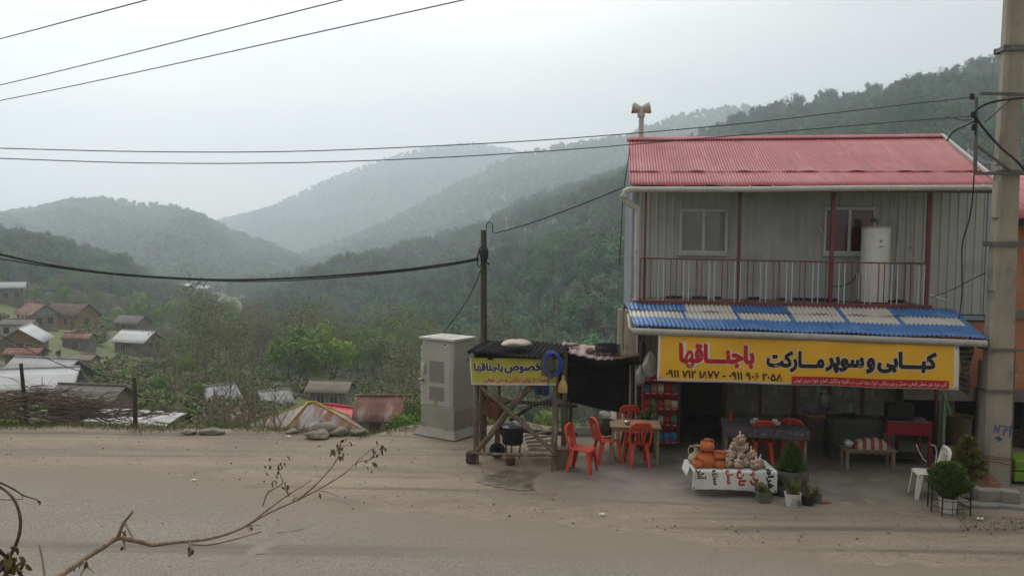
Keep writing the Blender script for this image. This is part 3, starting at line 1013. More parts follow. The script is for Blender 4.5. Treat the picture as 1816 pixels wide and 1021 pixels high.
# --- awning: chequered blue and white corrugated sheet
AFL, AFR = fp(1125, 578, -1.22), fp(1753, 599, -1.22)
ABL, ABR = fp(1111, 538, -.02), fp(1692, 549, -.02)
def awn(s, t):
    a = L3((AFL[0], -1.22, AFL[1]), (AFR[0], -1.22, AFR[1]), s)
    b = L3((ABL[0], -.02, ABL[1]), (ABR[0], -.02, ABR[1]), s)
    p = L3(a, b, t)
    return p[0], p[1], p[2] + .016 * math.sin(2 * PI * 76 * s) + .012 * math.sin(s * 23) * (1 - t) - .015 * math.sin(t * PI)
AT = [0, .14, .28, .41, .43, .55, .68, .71]
AT2 = [.69, .70, .8, .9, 1]
cols = [(0, .18, 1), (.18, .325, 0), (.325, .49, 1), (.49, .64, 0), (.65, .80, 0), (.80, 1.01, 1)]
def awn_col(s, j):
    t = AT[int(j * (len(AT) - 1))] + .01
    if t < .425: return 0
    edges = (.165, .325, .485, .645, .805)
    if any(abs(s - e) < .006 for e in edges): return 0
    return 1 if s < .985 else 0
def awn_col2(s, j):
    if any(abs(s - e) < .006 for e in (.165, .325, .485, .645, .805)): return 0
    for a, b, c in cols:
        if a <= s < b: return 0 if c else 1
    return 1
def awn_up(s, t):
    p = awn(s, t)
    return p[0], p[1], p[2] + (.022 + .010 * math.sin(s * 57) if t < .71 else .014)
mb = MB()
mb.grid(tsteps(AT, awn), 608, len(AT) - 1, mi=awn_col)
mb.grid(tsteps(AT2, awn_up), 608, len(AT2) - 1, mi=awn_col2)
aw = mb.build('awning', [m_blue, m_white], shop, solid=.005, smooth=60)
mb = MB()
for k in range(9):
    s = .03 + .94 * k / 8
    a, b = awn(s, 0), awn(s, 1)
    mb.bar((a[0], a[1] + .06, a[2] - .06), (b[0], b[1], b[2] - .06), .04, .05)
mb.bar((AFL[0] + .03, -1.12, AFL[1] - .05), (AFR[0] - .03, -1.12, AFR[1] - .05), .05, .05)
mb.build('awning_frame', m_redp, aw)
G0, G1 = fp(1122, 587, -1.26), fp(1748, 609, -1.26)
mb = MB()
mb.tube([(G0[0], -1.28, G0[1]), (L3(G0, G1, .5)[0], -1.28, L3(G0, G1, .5)[1] + .012), (G1[0], -1.28, G1[1])], .062, 16)
for k in range(10):
    p = L3(G0, G1, (k + .45) / 10)
    mb.tube([(p[0], -1.28, p[1] + .006), (p[0] + .02, -1.28, p[1] + .006)], .068, 14)
mb.tube([(G0[0] + .02, -1.27, G0[1]), (G0[0] - .05, -1.2, G0[1] + .05), (G0[0] - .05, -.7, G0[1] + .25)], .035, 10)
mb.build('awning_gutter', M('grey_gutter', rgb('9c9b95'), rgb('8d8c86'), s=3, rough=.55, wear=(rgb('75736c'), 4, .55, .72)), aw, smooth=50)

# --- ground storey: cream columns, dim walls, dark doorway, room behind
gz0 = .03
mb = MB()
c0, c1 = fp(1101, 580, 1.0), fp(1137, 580, .9)
for (pa_, pb_, v, mi) in ((1096, 1104, 1.35, 0), (1108, 1117, 1.25, 0), (1118, 1128, 1.1, 0)):
    a, b = fp(pa_, 580, v)[0], fp(pb_, 580, v)[0]
    MB().box2((a, v, 0), (b, v + .15, W0 - .05)).build('column', m_cream, shop, bevel=.01)
dl, dr = fp(1207, 700, 1.3)[0], fp(1288, 700, 1.3)[0]
sl_, sr_ = fp(1132, 700, 1.3)[0], fp(1590, 700, 2.0)[0]
mb = MB()
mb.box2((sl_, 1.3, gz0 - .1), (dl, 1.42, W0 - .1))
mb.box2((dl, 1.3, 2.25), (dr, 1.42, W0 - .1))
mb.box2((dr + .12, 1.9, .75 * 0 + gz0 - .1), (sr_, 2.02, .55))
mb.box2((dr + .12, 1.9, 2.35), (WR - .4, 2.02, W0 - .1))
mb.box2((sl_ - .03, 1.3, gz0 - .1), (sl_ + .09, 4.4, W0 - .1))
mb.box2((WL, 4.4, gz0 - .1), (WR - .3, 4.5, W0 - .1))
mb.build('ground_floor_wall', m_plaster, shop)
mb = MB()
mb.box2((dr, 1.22, gz0 - .05), (dr + .13, 2.05, W0 - .12))
mb.box2((dl - .06, 1.24, gz0 - .05), (dl + .0, 1.3, 2.3))
mb.build('door_frame', m_woodb, shop, bevel=.006)
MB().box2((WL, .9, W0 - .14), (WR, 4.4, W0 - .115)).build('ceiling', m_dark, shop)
# shop window: glazing bars and panes, shelves of goods behind
x0, x1 = dr + .13, sr_
mb = MB()
for k in range(6):
    u = x0 + (x1 - x0) * k / 5
    mb.box2((u - .03, 1.92, .55), (u + .03, 1.99, 2.35))
mb.box2((x0, 1.925, 1.75), (x1, 1.985, 1.80))
sf = mb.build('shop_window', m_redp, shop)
mg = bpy.data.materials.new('clear_glass')
mg.use_nodes = True
_b = mg.node_tree.nodes['Principled BSDF']
_b.inputs['Base Color'].default_value = (.5, .53, .5, 1)
_b.inputs['Roughness'].default_value = .05
_b.inputs['Alpha'].default_value = .22
MB().box2((x0, 1.95, .56), (x1, 1.956, 2.35)).build('pane', mg, sf)
mb = MB()
for z in (.45, .85, 1.25, 1.65, 2.05):
    mb.box2((x0 + .1, 2.5, z), (x1 - .1, 2.85, z + .025), mi=0)
shf = mb.build('goods_shelves', m_woodb, shop)
cols_ = [M('pack_%s' % nm, rgb(c), tuple(.8 * q for q in rgb(c)), s=8, rough=.6) for nm, c in (('ochre', 'b08a48'), ('red', '8a3a34'), ('green', '5f6b48'), ('white', 'b5b1a5'), ('blue', '4c607c'), ('brown', '6f543c'))]
mb = MB()
rng = random.Random(12)
for z in (.475, .875, 1.275, 1.675, 2.075):
    u = x0 + .15
    while u < x1 - .3:
        wd, ht = rng.uniform(.07, .2), rng.uniform(.12, .3)
        if rng.random() < .88:
            k = rng.randrange(6)
            mb = MB()
            if rng.random() < .45: mb.lathe([(wd * .4, z), (wd * .42, z + ht * .7), (wd * .2, z + ht * .8), (wd * .2, z + ht)], 8, (u + wd / 2, 2.62, 0), mi=k)
            else: mb.box((u + wd / 2, 2.62, z + ht / 2), (wd * .9, .12, ht), rz=rng.uniform(-.15, .15), mi=k)
            mb.build('packet', cols_, shf)
        u += wd + rng.uniform(.01, .05)
# right end: open side with a red frame, green post
mb = MB()
for px, v in ((1593, 1.0), (1660, 1.0)):
    u = fp(px, 720, v)[0]
    MB().bar((u, v, gz0), (u, v, W0 - .12), .055).build('porch_post', m_redp, shop, bevel=.004)
mgreen = M('pale_green_paint', rgb('7f9a80'), rgb('6f8a72'), s=4, rough=.6, wear=(rgb('8f8a74'), 7, .6, .74))
mb = MB()
a, b = fp(1676, 690, .2), fp(1676, 800, .2)
mb.bar((a[0], .2, gz0), (a[0], .2, a[1] + .5), .055)
a, b = fp(1664, 688, -.3), fp(1686, 733, .0)
mb.bar((a[0], -.3, a[1] + .12), (b[0], .0, b[1]), .03)
for px in (1667, 1670):
    a = fp(px, 700, .5)
    mb.bar((a[0], .5, .3), (a[0], .5, 2.6), .018)
mb.build('green_post', mgreen, shop, bevel=.004)

# --- flue with a double cowl above the ridge
mb = MB()
cz0, cz1 = fp(1136, 250, 2.4), fp(1136, 200, 2.4)
uu = cz0[0]
mb.tube([(uu, 2.4, RL[1] - .5), (uu + .01, 2.4, cz1[1] + .02)], .058, 14)
mb.tube([(uu, 2.4, cz1[1] - .1), (uu, 2.4, cz1[1] + .06)], .085, 14)
fl = mb.build('flue', m_gut, shop, smooth=50)
mb = MB()
zc = cz1[1] + .08
mb.tube([(uu - .20, 2.4, zc + .03), (uu - .15, 2.4, zc + .02), (uu, 2.4, zc - .01), (uu + .15, 2.4, zc + .02), (uu + .2, 2.4, zc + .03)], [.125, .12, .075, .12, .125], 14)
mb.tube([(uu - .205, 2.4, zc + .03), (uu - .204, 2.4, zc + .03)], .10, 12)
mb.build('cowl', M('weathered_cowl', rgb('b9b5ab'), rgb('a09a90'), s=9, rough=.8), fl, smooth=50)

# --- pipes on the balcony wall
mb = MB()
def wp(px, py, v): a = fp(px, py, v); return (a[0], v, a[1])
mb.tube([wp(1573, 394, WV - .05), wp(1594, 394, WV - .05), wp(1593, 420, WV - .06), wp(1586, 490, WV - .15), wp(1579, 505, .7), wp(1577, 532, .6)], .014, 8)
mb.build('pipe', m_gut, shop, smooth=50); mb = MB()
mb.tube([wp(1590, 500, WV - .1), wp(1592, 530, .75), wp(1625, 528, .75)], .014, 8)
mb.build('pipe', m_gut, shop, smooth=50); mb = MB()
mb.tube([wp(1648, 522, -.02), wp(1678, 533, -.12)], .018, 8)
mb.build('pipe', m_gut, shop, smooth=50); mb = MB()
mb.tube([wp(1452, 402, WV - .06), wp(1458, 412, WV - .12), wp(1461, 420, WV - .06)], .02, 8)
mb.build('pipe', m_gut, shop, smooth=50)
mb = MB()
mb.box(wp(1619, 438, WV - .04), (.06, .04, .06))
mb.build('socket_box', m_gut, shop, bevel=.006)

# --- water heater standing on the balcony
hb = fp(1549, 537, .55)
wh = thing('water_heater', 'white upright cylindrical water heater standing on the balcony before the second window', 'water heater', bw(hb[0], .55, z_f + .02), -BETA)
ht = fp(1549, 403, .55)[1] - z_f - .02
m_en = M('white_enamel', rgb('cfcfcb'), rgb('c5c5c0'), s=1.5, rough=.35, spec=.5, wear=(rgb('a8a7a1'), 2.5, .6, .8))
r_ = .272
MB().lathe([(r_ * .97, .03), (r_, .06), (r_, ht - .05), (r_ * .99, ht - .02)], 36).build('tank', m_en, wh, smooth=40)
MB().lathe([(r_ * 1.015, ht - .035), (r_ * 1.02, ht - .01), (r_ * .9, ht + .02), (.05, ht + .03), (0, ht + .03)], 36).build('lid', m_gut, wh, smooth=40)
MB().lathe([(r_ * .9, 0), (r_ * .9, .03)], 24).build('base', m_dark, wh)
mb = MB()
mb.tube([(-.04, 0, ht + .02), (-.04, 0, ht + .10)], .05, 12)
mb.lathe([(.1, ht + .11), (.05, ht + .17), (.03, ht + .19)], 14, (-.04, 0, 0))
mb.tube([(.02, -.02, ht + .02), (.05, -.03, ht + .12), (-.1, -.05, ht + .2)], .02, 6)
mb.build('draught_hood', m_steel, wh, smooth=40)
mb = MB()
mb.box((-r_ - .06, -.02, .52), (.05, .06, .16))
mb.box((-r_ - .055, -.02, .28), (.06, .07, .4))
mb.build('control_box', m_gut, wh, bevel=.006)
m_badge = M('grey_print', rgb('6d7072'), rgb('5d6062'), s=30, rough=.6)
mb = MB()
def on_tank(a, z, r=r_ + .003): return (r * math.sin(a), -r * math.cos(a), z)
def tank_patch(a0, a1, z0, z1):
    mb.grid(lambda s, t: on_tank(a0 + (a1 - a0) * s, z0 + (z1 - z0) * t), 4, 1)
for k in range(3): tank_patch(-.05 + k * .06, -.005 + k * .06, ht - .30, ht - .255)
mb.build('badge', m_badge, wh); mb = MB()
for k in range(6): tank_patch(-.1 + k * .05, -.065 + k * .05, ht - .40, ht - .375)
mb.build('badge', m_badge, wh)
mb = MB()
def wq(px, py, v): a = fp(px, py, v); p = bw(a[0], v, a[1]); return p
cb = MB().tube([wq(1473, 507, .9), wq(1490, 508, .75), wq(1505, 503, .7), wq(1515, 494, .62), wq(1519, 487, .56)], .012, 6).build('cable', m_blk)
tag(cb, 'short black cable looping across the balcony to the water heater', 'cable')

# ================================================================== the big yellow banner
m_yel = M('yellow_vinyl', rgb('dcab32'), rgb('d3a12b'), s=2, rough=.5, spec=.35)
m_wvin = M('white_vinyl', rgb('cdc9c2'), rgb('c4c0b8'), s=3, rough=.5)
m_ink = M('black_ink', rgb('20222a'), rgb('1c1d24'), s=4, rough=.5)
m_inkr = M('red_ink', rgb('b01f2b'), rgb('a31c27'), s=4, rough=.5)
BV = -1.22
bq = [fp(*p, BV) for p in ((1165, 674), (1698, 691), (1700, 612), (1167, 591))]
banner = thing('banner', 'long yellow shop banner with red and black Persian lettering hung under the awning', 'banner', BO, -BETA)
def ban(s, t, l=0.0):
    a = L3(bq[0], bq[1], s); b = L3(bq[3], bq[2], s)
    p = L3(a, b, t)
    fold = .014 * math.sin(s * 9 + t * 2.2) + .010 * math.sin(s * 21 - t * 3.4) * t + .008 * math.sin(s * 47 + t * 7) * t * t + .02 * math.sin(t * 2.4)
    return p[0], BV - .03 - fold - l, p[1] - .012 * math.sin(s * PI) * t - .006 * math.sin(s * 19) * (1 - t)
def banpx(px, py):
    s = (px - 1166) / 533.0
    y0, y1 = 591.5 + 21 * s, 673 + 17.5 * s
    return s, (y1 - py) / (y1 - y0)
mb = MB()
mb.grid(lambda s, t: ban(s, t), 120, 18, mi=lambda s, t: 1 if (s > .984 or s < .005 or t < .055) else 0)
mb.build('cloth', [m_yel, m_wvin], banner, solid=.003, smooth=180)
def onban(px, py, l=.004):              # x is photo px, y is -py
    s, t = banpx(px, -py)
    return ban(s, t, l)
def bword(txt, x0, y0, x1, y1, ink, bold, halo=0.0, latin=False, skew=0.0):
    fn = lambda x, y, l: onban(x, y - skew * (x - (x0 + x1) / 2), l)
    if halo:
        write('lettering', txt, bold + halo, (x0, -y1, x1, -y0), fn, m_wvin, banner, lift=.004, core=bold, latin=latin, depth=.001)
    write('lettering', txt, bold, (x0, -y1, x1, -y0), fn, ink, banner, lift=.008, latin=latin, depth=.0015)
bword('باجنـــاقها', 1204, 609, 1341, 652, m_inkr, .06, .034, skew=.035)
bword('کبـــابی', 1556, 622, 1661, 661, m_ink, .06, .034, skew=.035)
bword('و', 1537, 632, 1553, 661, m_ink, .06, .034, skew=.03)
bword('سوپر', 1466, 630, 1534, 661, m_ink, .06, .034, skew=.035)
bword('مـــارکت', 1362, 620, 1465, 659, m_ink, .06, .034, skew=.035)
bword('۰۹۱۱ ۷۱۲ ۱۸۷۷', 1181, 654.5, 1279, 668, m_ink, .033, latin=True, skew=.035)
bword('-', 1284, 664, 1290, 667, m_ink, .02, latin=True)
bword('۰۹۱۱ ۹۰۶ ۲۰۵۸', 1295, 659, 1392, 673, m_ink, .033, latin=True, skew=.035)
mb = MB()
def strip(s, t):
    px, py = 1408 + 274 * s, (682 - 14.5 * t) + .031 * 274 * (s - .0) - 2
    return onban(px, -py, .004)
mb.grid(strip, 60, 3)
mb.build('red_strip', m_inkr, banner, smooth=180)
write('lettering', 'آش دوغ، نون محلی کوهی، عسل و پنیر ییلاقی، انواع مواد لبنی، رب آلوچه و ازگیل، کماج، انواع سبزی کوهی', .012, (1412, -679.5, 1678, -669),
      lambda x, y, l: onban(x, y - .031 * (x - 1408) + 1.0, l), m_wvin, banner, lift=.008, depth=.001)
mb = MB()
for px, py in ((1171, 668), (1694, 686), (1694, 617), (1172, 597)):
    p = onban(px, -py, .004)
    mb.lathe([(.016, 0), (.016, .006), (.008, .008)], 10, p, rot=Matrix.Rotation(R(90), 3, 'X'))
mb.build('eyelet', m_steel, banner)
mb = MB()
for s in (.0, .25, .5, .75, 1.0):
    a = ban(s, 1)
    mb.tube([a, (a[0], -1.26, a[2] + .12)], .005, 5)
mb.build('tie', m_blk, banner)

# striped shade cloth hanging at the right end of the awning
m_net = M('dark_net', rgb('2f2d2c'), rgb('46423f'), s=6, rough=.95, stretch=(.3, .3, 2.4), lo=.44, hi=.56)
nv = -1.0
n0, n1, n2, n3 = fp(1703, 690, nv), fp(1722, 702, nv), fp(1730, 612, nv), fp(1702, 612, nv)
mb = MB()
def net(s, t):
    p = L3(L3(n0, n1, s), L3(n3, n2, s), t)
    return p[0], nv + .05 * math.sin(t * 9 + s * 3) + .1 * s, p[1]
mb.grid(net, 10, 24, mi=lambda s, t: int((t * 9 + .15 * math.sin(s * 5)) % 1 > .6))
m_net2 = M('grey_net', rgb('5a5653'), rgb('68635f'), s=6, rough=.95)
o = mb.build('shade_cloth', [m_net, m_net2], None, solid=.004, smooth=180)
o.location = BO; o.rotation_euler = (0, 0, -BETA)
tag(o, 'dark striped shade cloth hanging beside the right end of the yellow banner', 'shade cloth')

# ================================================================== street-side things before the shop
FZ = .03                                            # top of the apron
m_chair = M('red_plastic', rgb('c4452f'), rgb('b53e2b'), s=4, rough=.5, spec=.4, wear=(rgb('c9584a'), 9, .62, .75))
m_chairw = M('white_plastic_chair', rgb('cfccc2'), rgb('c2bfb5'), s=5, rough=.5, wear=(rgb('a09b8e'), 9, .6, .75))

def make_chair(name, label, mat, group, loc, rz):
    """monobloc chair, front towards local -y"""
    t = thing(name, label, 'chair', loc, rz, group)
    mb = MB()
    def seat(s, q):
        x = (s - .5) * (.42 - .05 * q)
        y = -.21 + .42 * q
        z = .435 - .018 * math.sin(s * PI) * math.sin(q * PI) - (.03 * (1 - q / .12) if q < .12 else 0) + (.012 if q > .9 else 0)
        return x, y, z
    mb.grid(seat, 12, 12)
    mb.build('seat', mat, t, solid=.012, smooth=60)
    mb = MB()
    w0, w1 = .185, .205
    def bk(x, z): return (x, .20 + (z - .43) * .24 - .05 * (1 - (x / .21) ** 2) * (z - .43), z)
    for sx in (-1, 1):                              # outer frame of the back
        mb.tube([bk(sx * w0, .42), bk(sx * w1, .6), bk(sx * w1, .74), bk(sx * w1 * .9, .82), bk(sx * w1 * .62, .86), bk(0, .868)], [.021, .02, .02, .022, .026, .028], 8)
    mb.grid(lambda s, q: bk((s - .5) * .35 * (1 - .12 * q), .755 + .105 * q * (1 - .5 * abs(s - .5) ** 2 * 2)), 10, 3)
    for k in range(4):                              # fanned slats
        x0, x1 = (k - 1.5) * .045, (k - 1.5) * .088
        mb.grid(lambda s, q: bk(x0 + (x1 - x0) * q ** 1.4 + (s - .5) * (.020 + .010 * q), .44 + .325 * q), 2, 6)
    mb.build('backrest', mat, t, solid=.010, smooth=60)
    for sx in (-1, 1):
        for sy in (-1, 1):
            mb = MB()
            x0, y0 = sx * (.185 if sy < 0 else .165), (-.185 if sy < 0 else .18)
            x1, y1 = sx * (.225 if sy < 0 else .205), (-.235 if sy < 0 else .27)
            a, b = Vector((x0, y0, .43)), Vector((x1, y1, 0))
            wa, wb = .036, .022
            # an L-section leg, wide at the seat
            for q in ((1, 0), (0, 1)):
                dx, dy = (q[0] * -sx, q[1] * -sy)
                vs = []
                for p, ww in ((a, wa), (b, wb)):
                    for e, th in ((0, 0), (1, 0), (1, 1), (0, 1)):
                        vs.append((p.x + dx * e * ww * 2 - (0 if q[0] else -sx * th * .010), p.y + dy * e * ww * 2 - (0 if q[1] else -sy * th * .010), p.z))
                mb.add(vs, [(0, 1, 2, 3), (7, 6, 5, 4), (0, 4, 5, 1), (1, 5, 6, 2), (2, 6, 7, 3), (3, 7, 4, 0)])
            mb.build('leg', mat, t, smooth=0)
    return t

def at(px, py, z=FZ):
    p = gp(px, py, z); return (p.x, p.y, z)
CG = 'red plastic chairs at the tables'
def face(dx, dy): return math.atan2(dx, -dy)        # local -y turned to look along (dx, dy)
ch = make_chair('plastic_chair', 'red plastic chair standing alone left of the table, nearest the wooden stall', m_chair, CG, at(1033, 835), face(.92, -.38))
copy_tree(ch, at(1076, 818), face(.96, .26), 'red plastic chair facing right at the left end of the outdoor table')
copy_tree(ch, at(1130, 823), face(-.06, 1), 'red plastic chair seen from behind at the front of the outdoor table')
copy_tree(ch, at(1121, 798), face(.08, -1), 'red plastic chair behind the outdoor table, only its back showing')
copy_tree(ch, at(1349, 818), face(.12, 1), 'red plastic chair behind the garlic heap, facing the cloth covered table')
copy_tree(ch, at(1403, 815), face(.35, .94), 'red plastic chair half hidden by the conical potted shrub')
wc = make_chair('plastic_chair', 'white plastic chair facing left beside the bucket bush', m_chairw, None, at(1643, 880), face(-.95, .18))

def make_table(name, label, loc, rz, L, W, H, top, leg, lw=.05, over=.06, group=None, apron=.07, th=.03):
    t = thing(name, label, 'table', loc, rz, group)
    mb = MB()
    n = 4
    for k in range(n):
        w_ = W / n
        mb.box2((-L / 2, -W / 2 + k * w_ + .003, H - th), (L / 2, -W / 2 + (k + 1) * w_ - .003, H - .003 * (k % 2)))
    mb.build('tabletop', top, t, bevel=.004)
    if apron:
        mb = MB()
        x, y = L / 2 - over, W / 2 - over
        for sy in (-1, 1): mb.box((0, sy * y, H - th - apron / 2), (2 * x - lw, .02, apron))
        for sx in (-1, 1): mb.box((sx * x, 0, H - th - apron / 2), (.02, 2 * y - lw, apron))
        mb.build('apron', leg, t)
    for sx in (-1, 1):
        for sy in (-1, 1):
            MB().bar((sx * (L / 2 - over), sy * (W / 2 - over), 0), (sx * (L / 2 - over), sy * (W / 2 - over), H - th), lw).build('leg', leg, t, bevel=.004)
    return t
m_wood = M('pale_worn_wood', rgb('8d7a62'), rgb('75654f'), s=3, rough=.85, stretch=(1, 6, 6), bump=.2, wear=(rgb('a3917a'), 5, .58, .75))
m_wood2 = M('grey_worn_wood', rgb('7d7263'), rgb('665c4f'), s=3, rough=.9, bump=.3, wear=(rgb('978b7a'), 6, .58, .75))
ta, tb = gp(1092, 826, FZ), gp(1168, 829, FZ)
make_table('wooden_table', 'brown wooden table on thin legs among the red chairs by the snack rack', ((ta.x + tb.x) / 2, ta.y + .36, FZ), math.atan2(tb.y - ta.y, tb.x - ta.x), .98, .72, .76, m_wood, m_wood)
# tin and glass on it
def vessel(name, label, cat, prof, mat, loc, n=18, group=None, sq=(1, 1), rot=None):
    return tag(MB().lathe(prof, n, sq=sq).build(name, mat, loc=loc, smooth=50), label, cat, group)
tp = yp(1112, 757, ta.y + .25)
vessel('sugar_bowl', 'small shiny metal bowl on the outdoor table', 'bowl', [(.04, 0), (.06, .03), (.062, .07), (.05, .075), (.04, .03), (0, .02)], M('chrome', rgb('c9cac8'), rgb('b5b6b4'), rough=.2, metal=.9), (tp.x, ta.y + .25, FZ + .76))

# bags heaped on the chair at the left
m_bagd = M('dark_bag', rgb('413835'), rgb('2f2a29'), s=7, rough=.7, bump=.4, bs=25)
m_bagw = M('pale_bag', rgb('aeaaa3'), rgb('97938c'), s=7, rough=.7, bump=.3, bs=25)
def sack(name, label, loc, r, mat, seed, cat='bag', neck=0.0, noise=.16, group=None, rz=0.0, n=20, parent=None):
    g = random.Random(seed)
    ph = [(g.uniform(1, 4), g.uniform(0, 6), g.uniform(1, 4), g.uniform(0, 6)) for _ in range(5)]
    mb = MB()
    def f(s, t):
        th, an = PI * t, 2 * PI * s
        q = 1 + noise * sum(math.sin(round(a) * an + b) * math.sin(c * th + d) for a, b, c, d in ph) / 2.2
        x, y, z = math.sin(th) * math.cos(an), math.sin(th) * math.sin(an), -math.cos(th)
        zz = r[2] * (1 + z * q) if z < 0 else r[2] * (1 + z * q)
        k = 1.0
        if neck and t > .72: k = max(.16, 1 - (t - .72) * 3.0)
        return x * r[0] * q * k, y * r[1] * q * k, max(0.0, zz) + (neck * (t - .72) * 2.5 if neck and t > .72 else 0)
    mb.grid(f, n, n)
    o = mb.build(name, mat, parent, smooth=180, loc=loc)
    o.rotation_euler = (0, 0, rz)
    return tag(o, label, cat, group)
bp = at(1078, 812)
sack('dark_bag', 'dark cloth bag slumped on the seat of the red chair left of the table', (bp[0] - .02, bp[1] + .06, FZ + .44), (.17, .2, .17), m_bagd, 4)
sack('pale_bundle', 'pale grey bundle on top of the dark bag by the outdoor table', (bp[0] - .07, bp[1] + .1, FZ + .76), (.12, .13, .085), m_bagw, 8, 'bundle')

# --- cloth covered table behind the chairs
m_cloth = M('patterned_tablecloth', rgb('5d575b'), rgb('4a464c'), s=9, rough=.9, wear=[(rgb('7a7478'), 14, .56, .64), (rgb('3c3a42'), 22, .58, .66)])
a, b = gp(1298, 829, FZ), gp(1440, 838, FZ)
rz = math.atan2(b.y - a.y, b.x - a.x)
LT = (b - a).length
ct = make_table('wooden_table', 'long table under a dark patterned cloth behind two red chairs', ((a.x + b.x) / 2, a.y + .42, FZ), rz, LT + .12, .85, .76, m_wood, m_wood2, lw=.06)
mb = MB()
def tcl(s, t):
    y = -.62 + 1.24 * t
    x = (s - .5) * (LT + .3)
    ex = max(0, abs(x) - (LT + .12) / 2)
    ey = max(0, abs(y) - .43)
    z = .775 - ey - ex + .004 * math.sin(x * 9)
    yy = max(-.435, min(.435, y)) - (0 if ey == 0 else math.copysign(.008 + .02 * abs(math.sin(x * 11 + 1)), -y) * 1)
    xx = max(-(LT + .13) / 2, min((LT + .13) / 2, x))
    return xx, yy, z
mb.grid(tcl, 60, 40)
o = mb.build('tablecloth', m_cloth, solid=.004, smooth=60)
o.location = ct.location; o.rotation_euler = ct.rotation_euler
tag(o, 'dark patterned cloth over the long table behind the red chairs', 'tablecloth')
c, sn = math.cos(rz), math.sin(rz)
def on_table(x, y): return (ct.location.x + x * c - y * sn, ct.location.y + x * sn + y * c, FZ + .782)
for k, (x, y, lb) in enumerate(((-.16, -.05, 'white tissue box on the cloth covered table, left of the two'), (.20, -.08, 'white tissue box on the cloth covered table, right of the two'))):
    t = thing('tissue_box', lb, 'tissue box', on_table(x, y), rz, 'tissue boxes')
    MB().box((0, 0, .035), (.2, .11, .07)).build('box', m_gut, t, bevel=.006)
    mb = MB()
    mb.grid(lambda s, q: ((s - .5) * .1, .02 * math.sin(s * 8) * q, .068 + .05 * q * (1 - .5 * abs(s - .5))), 8, 3)
    mb.build('tissue', m_wvin, t, smooth=180)
m_sauce = M('sauce_red', rgb('9a3a22'), rgb('86301c'), rough=.4)
for x, y, lb in ((-.62, -.02, 'red sauce bottle at the left end of the cloth covered table'), (.46, -.05, 'red sauce bottle right of the tissue boxes')):
    vessel('sauce_bottle', lb, 'bottle', [(.035, 0), (.036, .11), (.016, .14), (.014, .17), (.004, .2)], m_sauce, on_table(x, y), 12, 'sauce bottles')
# --- side table with a samovar
a = gp(1460, 806, FZ)
make_table('wooden_table', 'yellowish wooden side table right of the cloth covered table', (a.x + .05, a.y + .3, FZ), -BETA, .75, .6, .8, M('yellow_wood', rgb('8f8158'), rgb('7a6d4a'), s=4, rough=.8), m_woodb)
sv = thing('samovar', 'dull metal samovar standing on the side table in the shade', 'samovar', (a.x + .10, a.y + .32, FZ + .8), 0)
MB().lathe([(.07, 0), (.08, .02), (.035, .05), (.05, .1), (.1, .17), (.11, .3), (.09, .4), (.095, .42), (.05, .44), (.04, .48), (.05, .5), (.02, .53)], 20).build('body', m_steel, sv, smooth=40)
MB().tube([(0, -.1, .2), (0, -.17, .19), (0, -.17, .16)], .012, 8).build('tap', m_steel, sv)
for sx in (-1, 1): MB().tube([(sx * .1, 0, .36), (sx * .15, 0, .34), (sx * .15, 0, .26), (sx * .1, 0, .24)], .01, 8).build('handle', m_steel, sv)
vessel('cooking_pot', 'wide dim grey pot on the side table before the samovar', 'pot', [(.1, 0), (.12, .02), (.12, .1), (.128, .105), (.115, .1), (.11, .02), (0, .015)], m_steel, (a.x - .18, a.y + .2, FZ + .8))

# --- low bench with a striped cushion and a silver bag
a, b = gp(1507, 836, FZ), gp(1585, 838, FZ)
bench = make_table('wooden_bench', 'low wooden bench holding a striped cushion in front of the covered stove', ((a.x + b.x) / 2, a.y + .2, FZ), math.atan2(b.y - a.y, b.x - a.x), (b - a).length + .16, .42, .42, m_wood2, m_wood2, lw=.06, apron=.05)
bench['category'] = 'bench'
m_stra, m_strb = M('cushion_red', rgb('8d4540'), rgb('7c3c38'), s=9, rough=.95), M('cushion_cream', rgb('a39c92'), rgb('948d84'), s=9, rough=.95)
mb = MB()
def cush(s, t):
    x = (s - .5) * .68
    y = (t - .5) * .36
    h = .19 * max(0, (1 - (2 * s - 1) ** 2)) ** .45 * max(0, (1 - (2 * t - 1) ** 2)) ** .35
    return x + .03 * math.sin(t * 3), y, .005 + h * (1 + .06 * math.sin(s * 40))
mb.grid(cush, 36, 14, mi=lambda s, t: int(s * 9) % 2)
mb.add([(-.34, -.18, .002), (.34, -.18, .002), (.34, .18, .002), (-.34, .18, .002)], [(0, 3, 2, 1)])
o = mb.build('striped_cushion', [m_stra, m_strb], smooth=180, loc=(bench.location.x + .03, bench.location.y, FZ + .42))
o.rotation_euler = bench.rotation_euler
tag(o, 'red and cream striped cushion lying on the low bench', 'cushion')
p = gp(1511, 799, FZ + .42)
sack('silver_bag', 'small shiny silver bag at the left end of the bench', (bench.location.x - .40, bench.location.y - .05, FZ + .42), (.085, .085, .085), M('silver_foil', rgb('a9adb2'), rgb('8f9398'), s=12, rough=.35, metal=.4), 5)
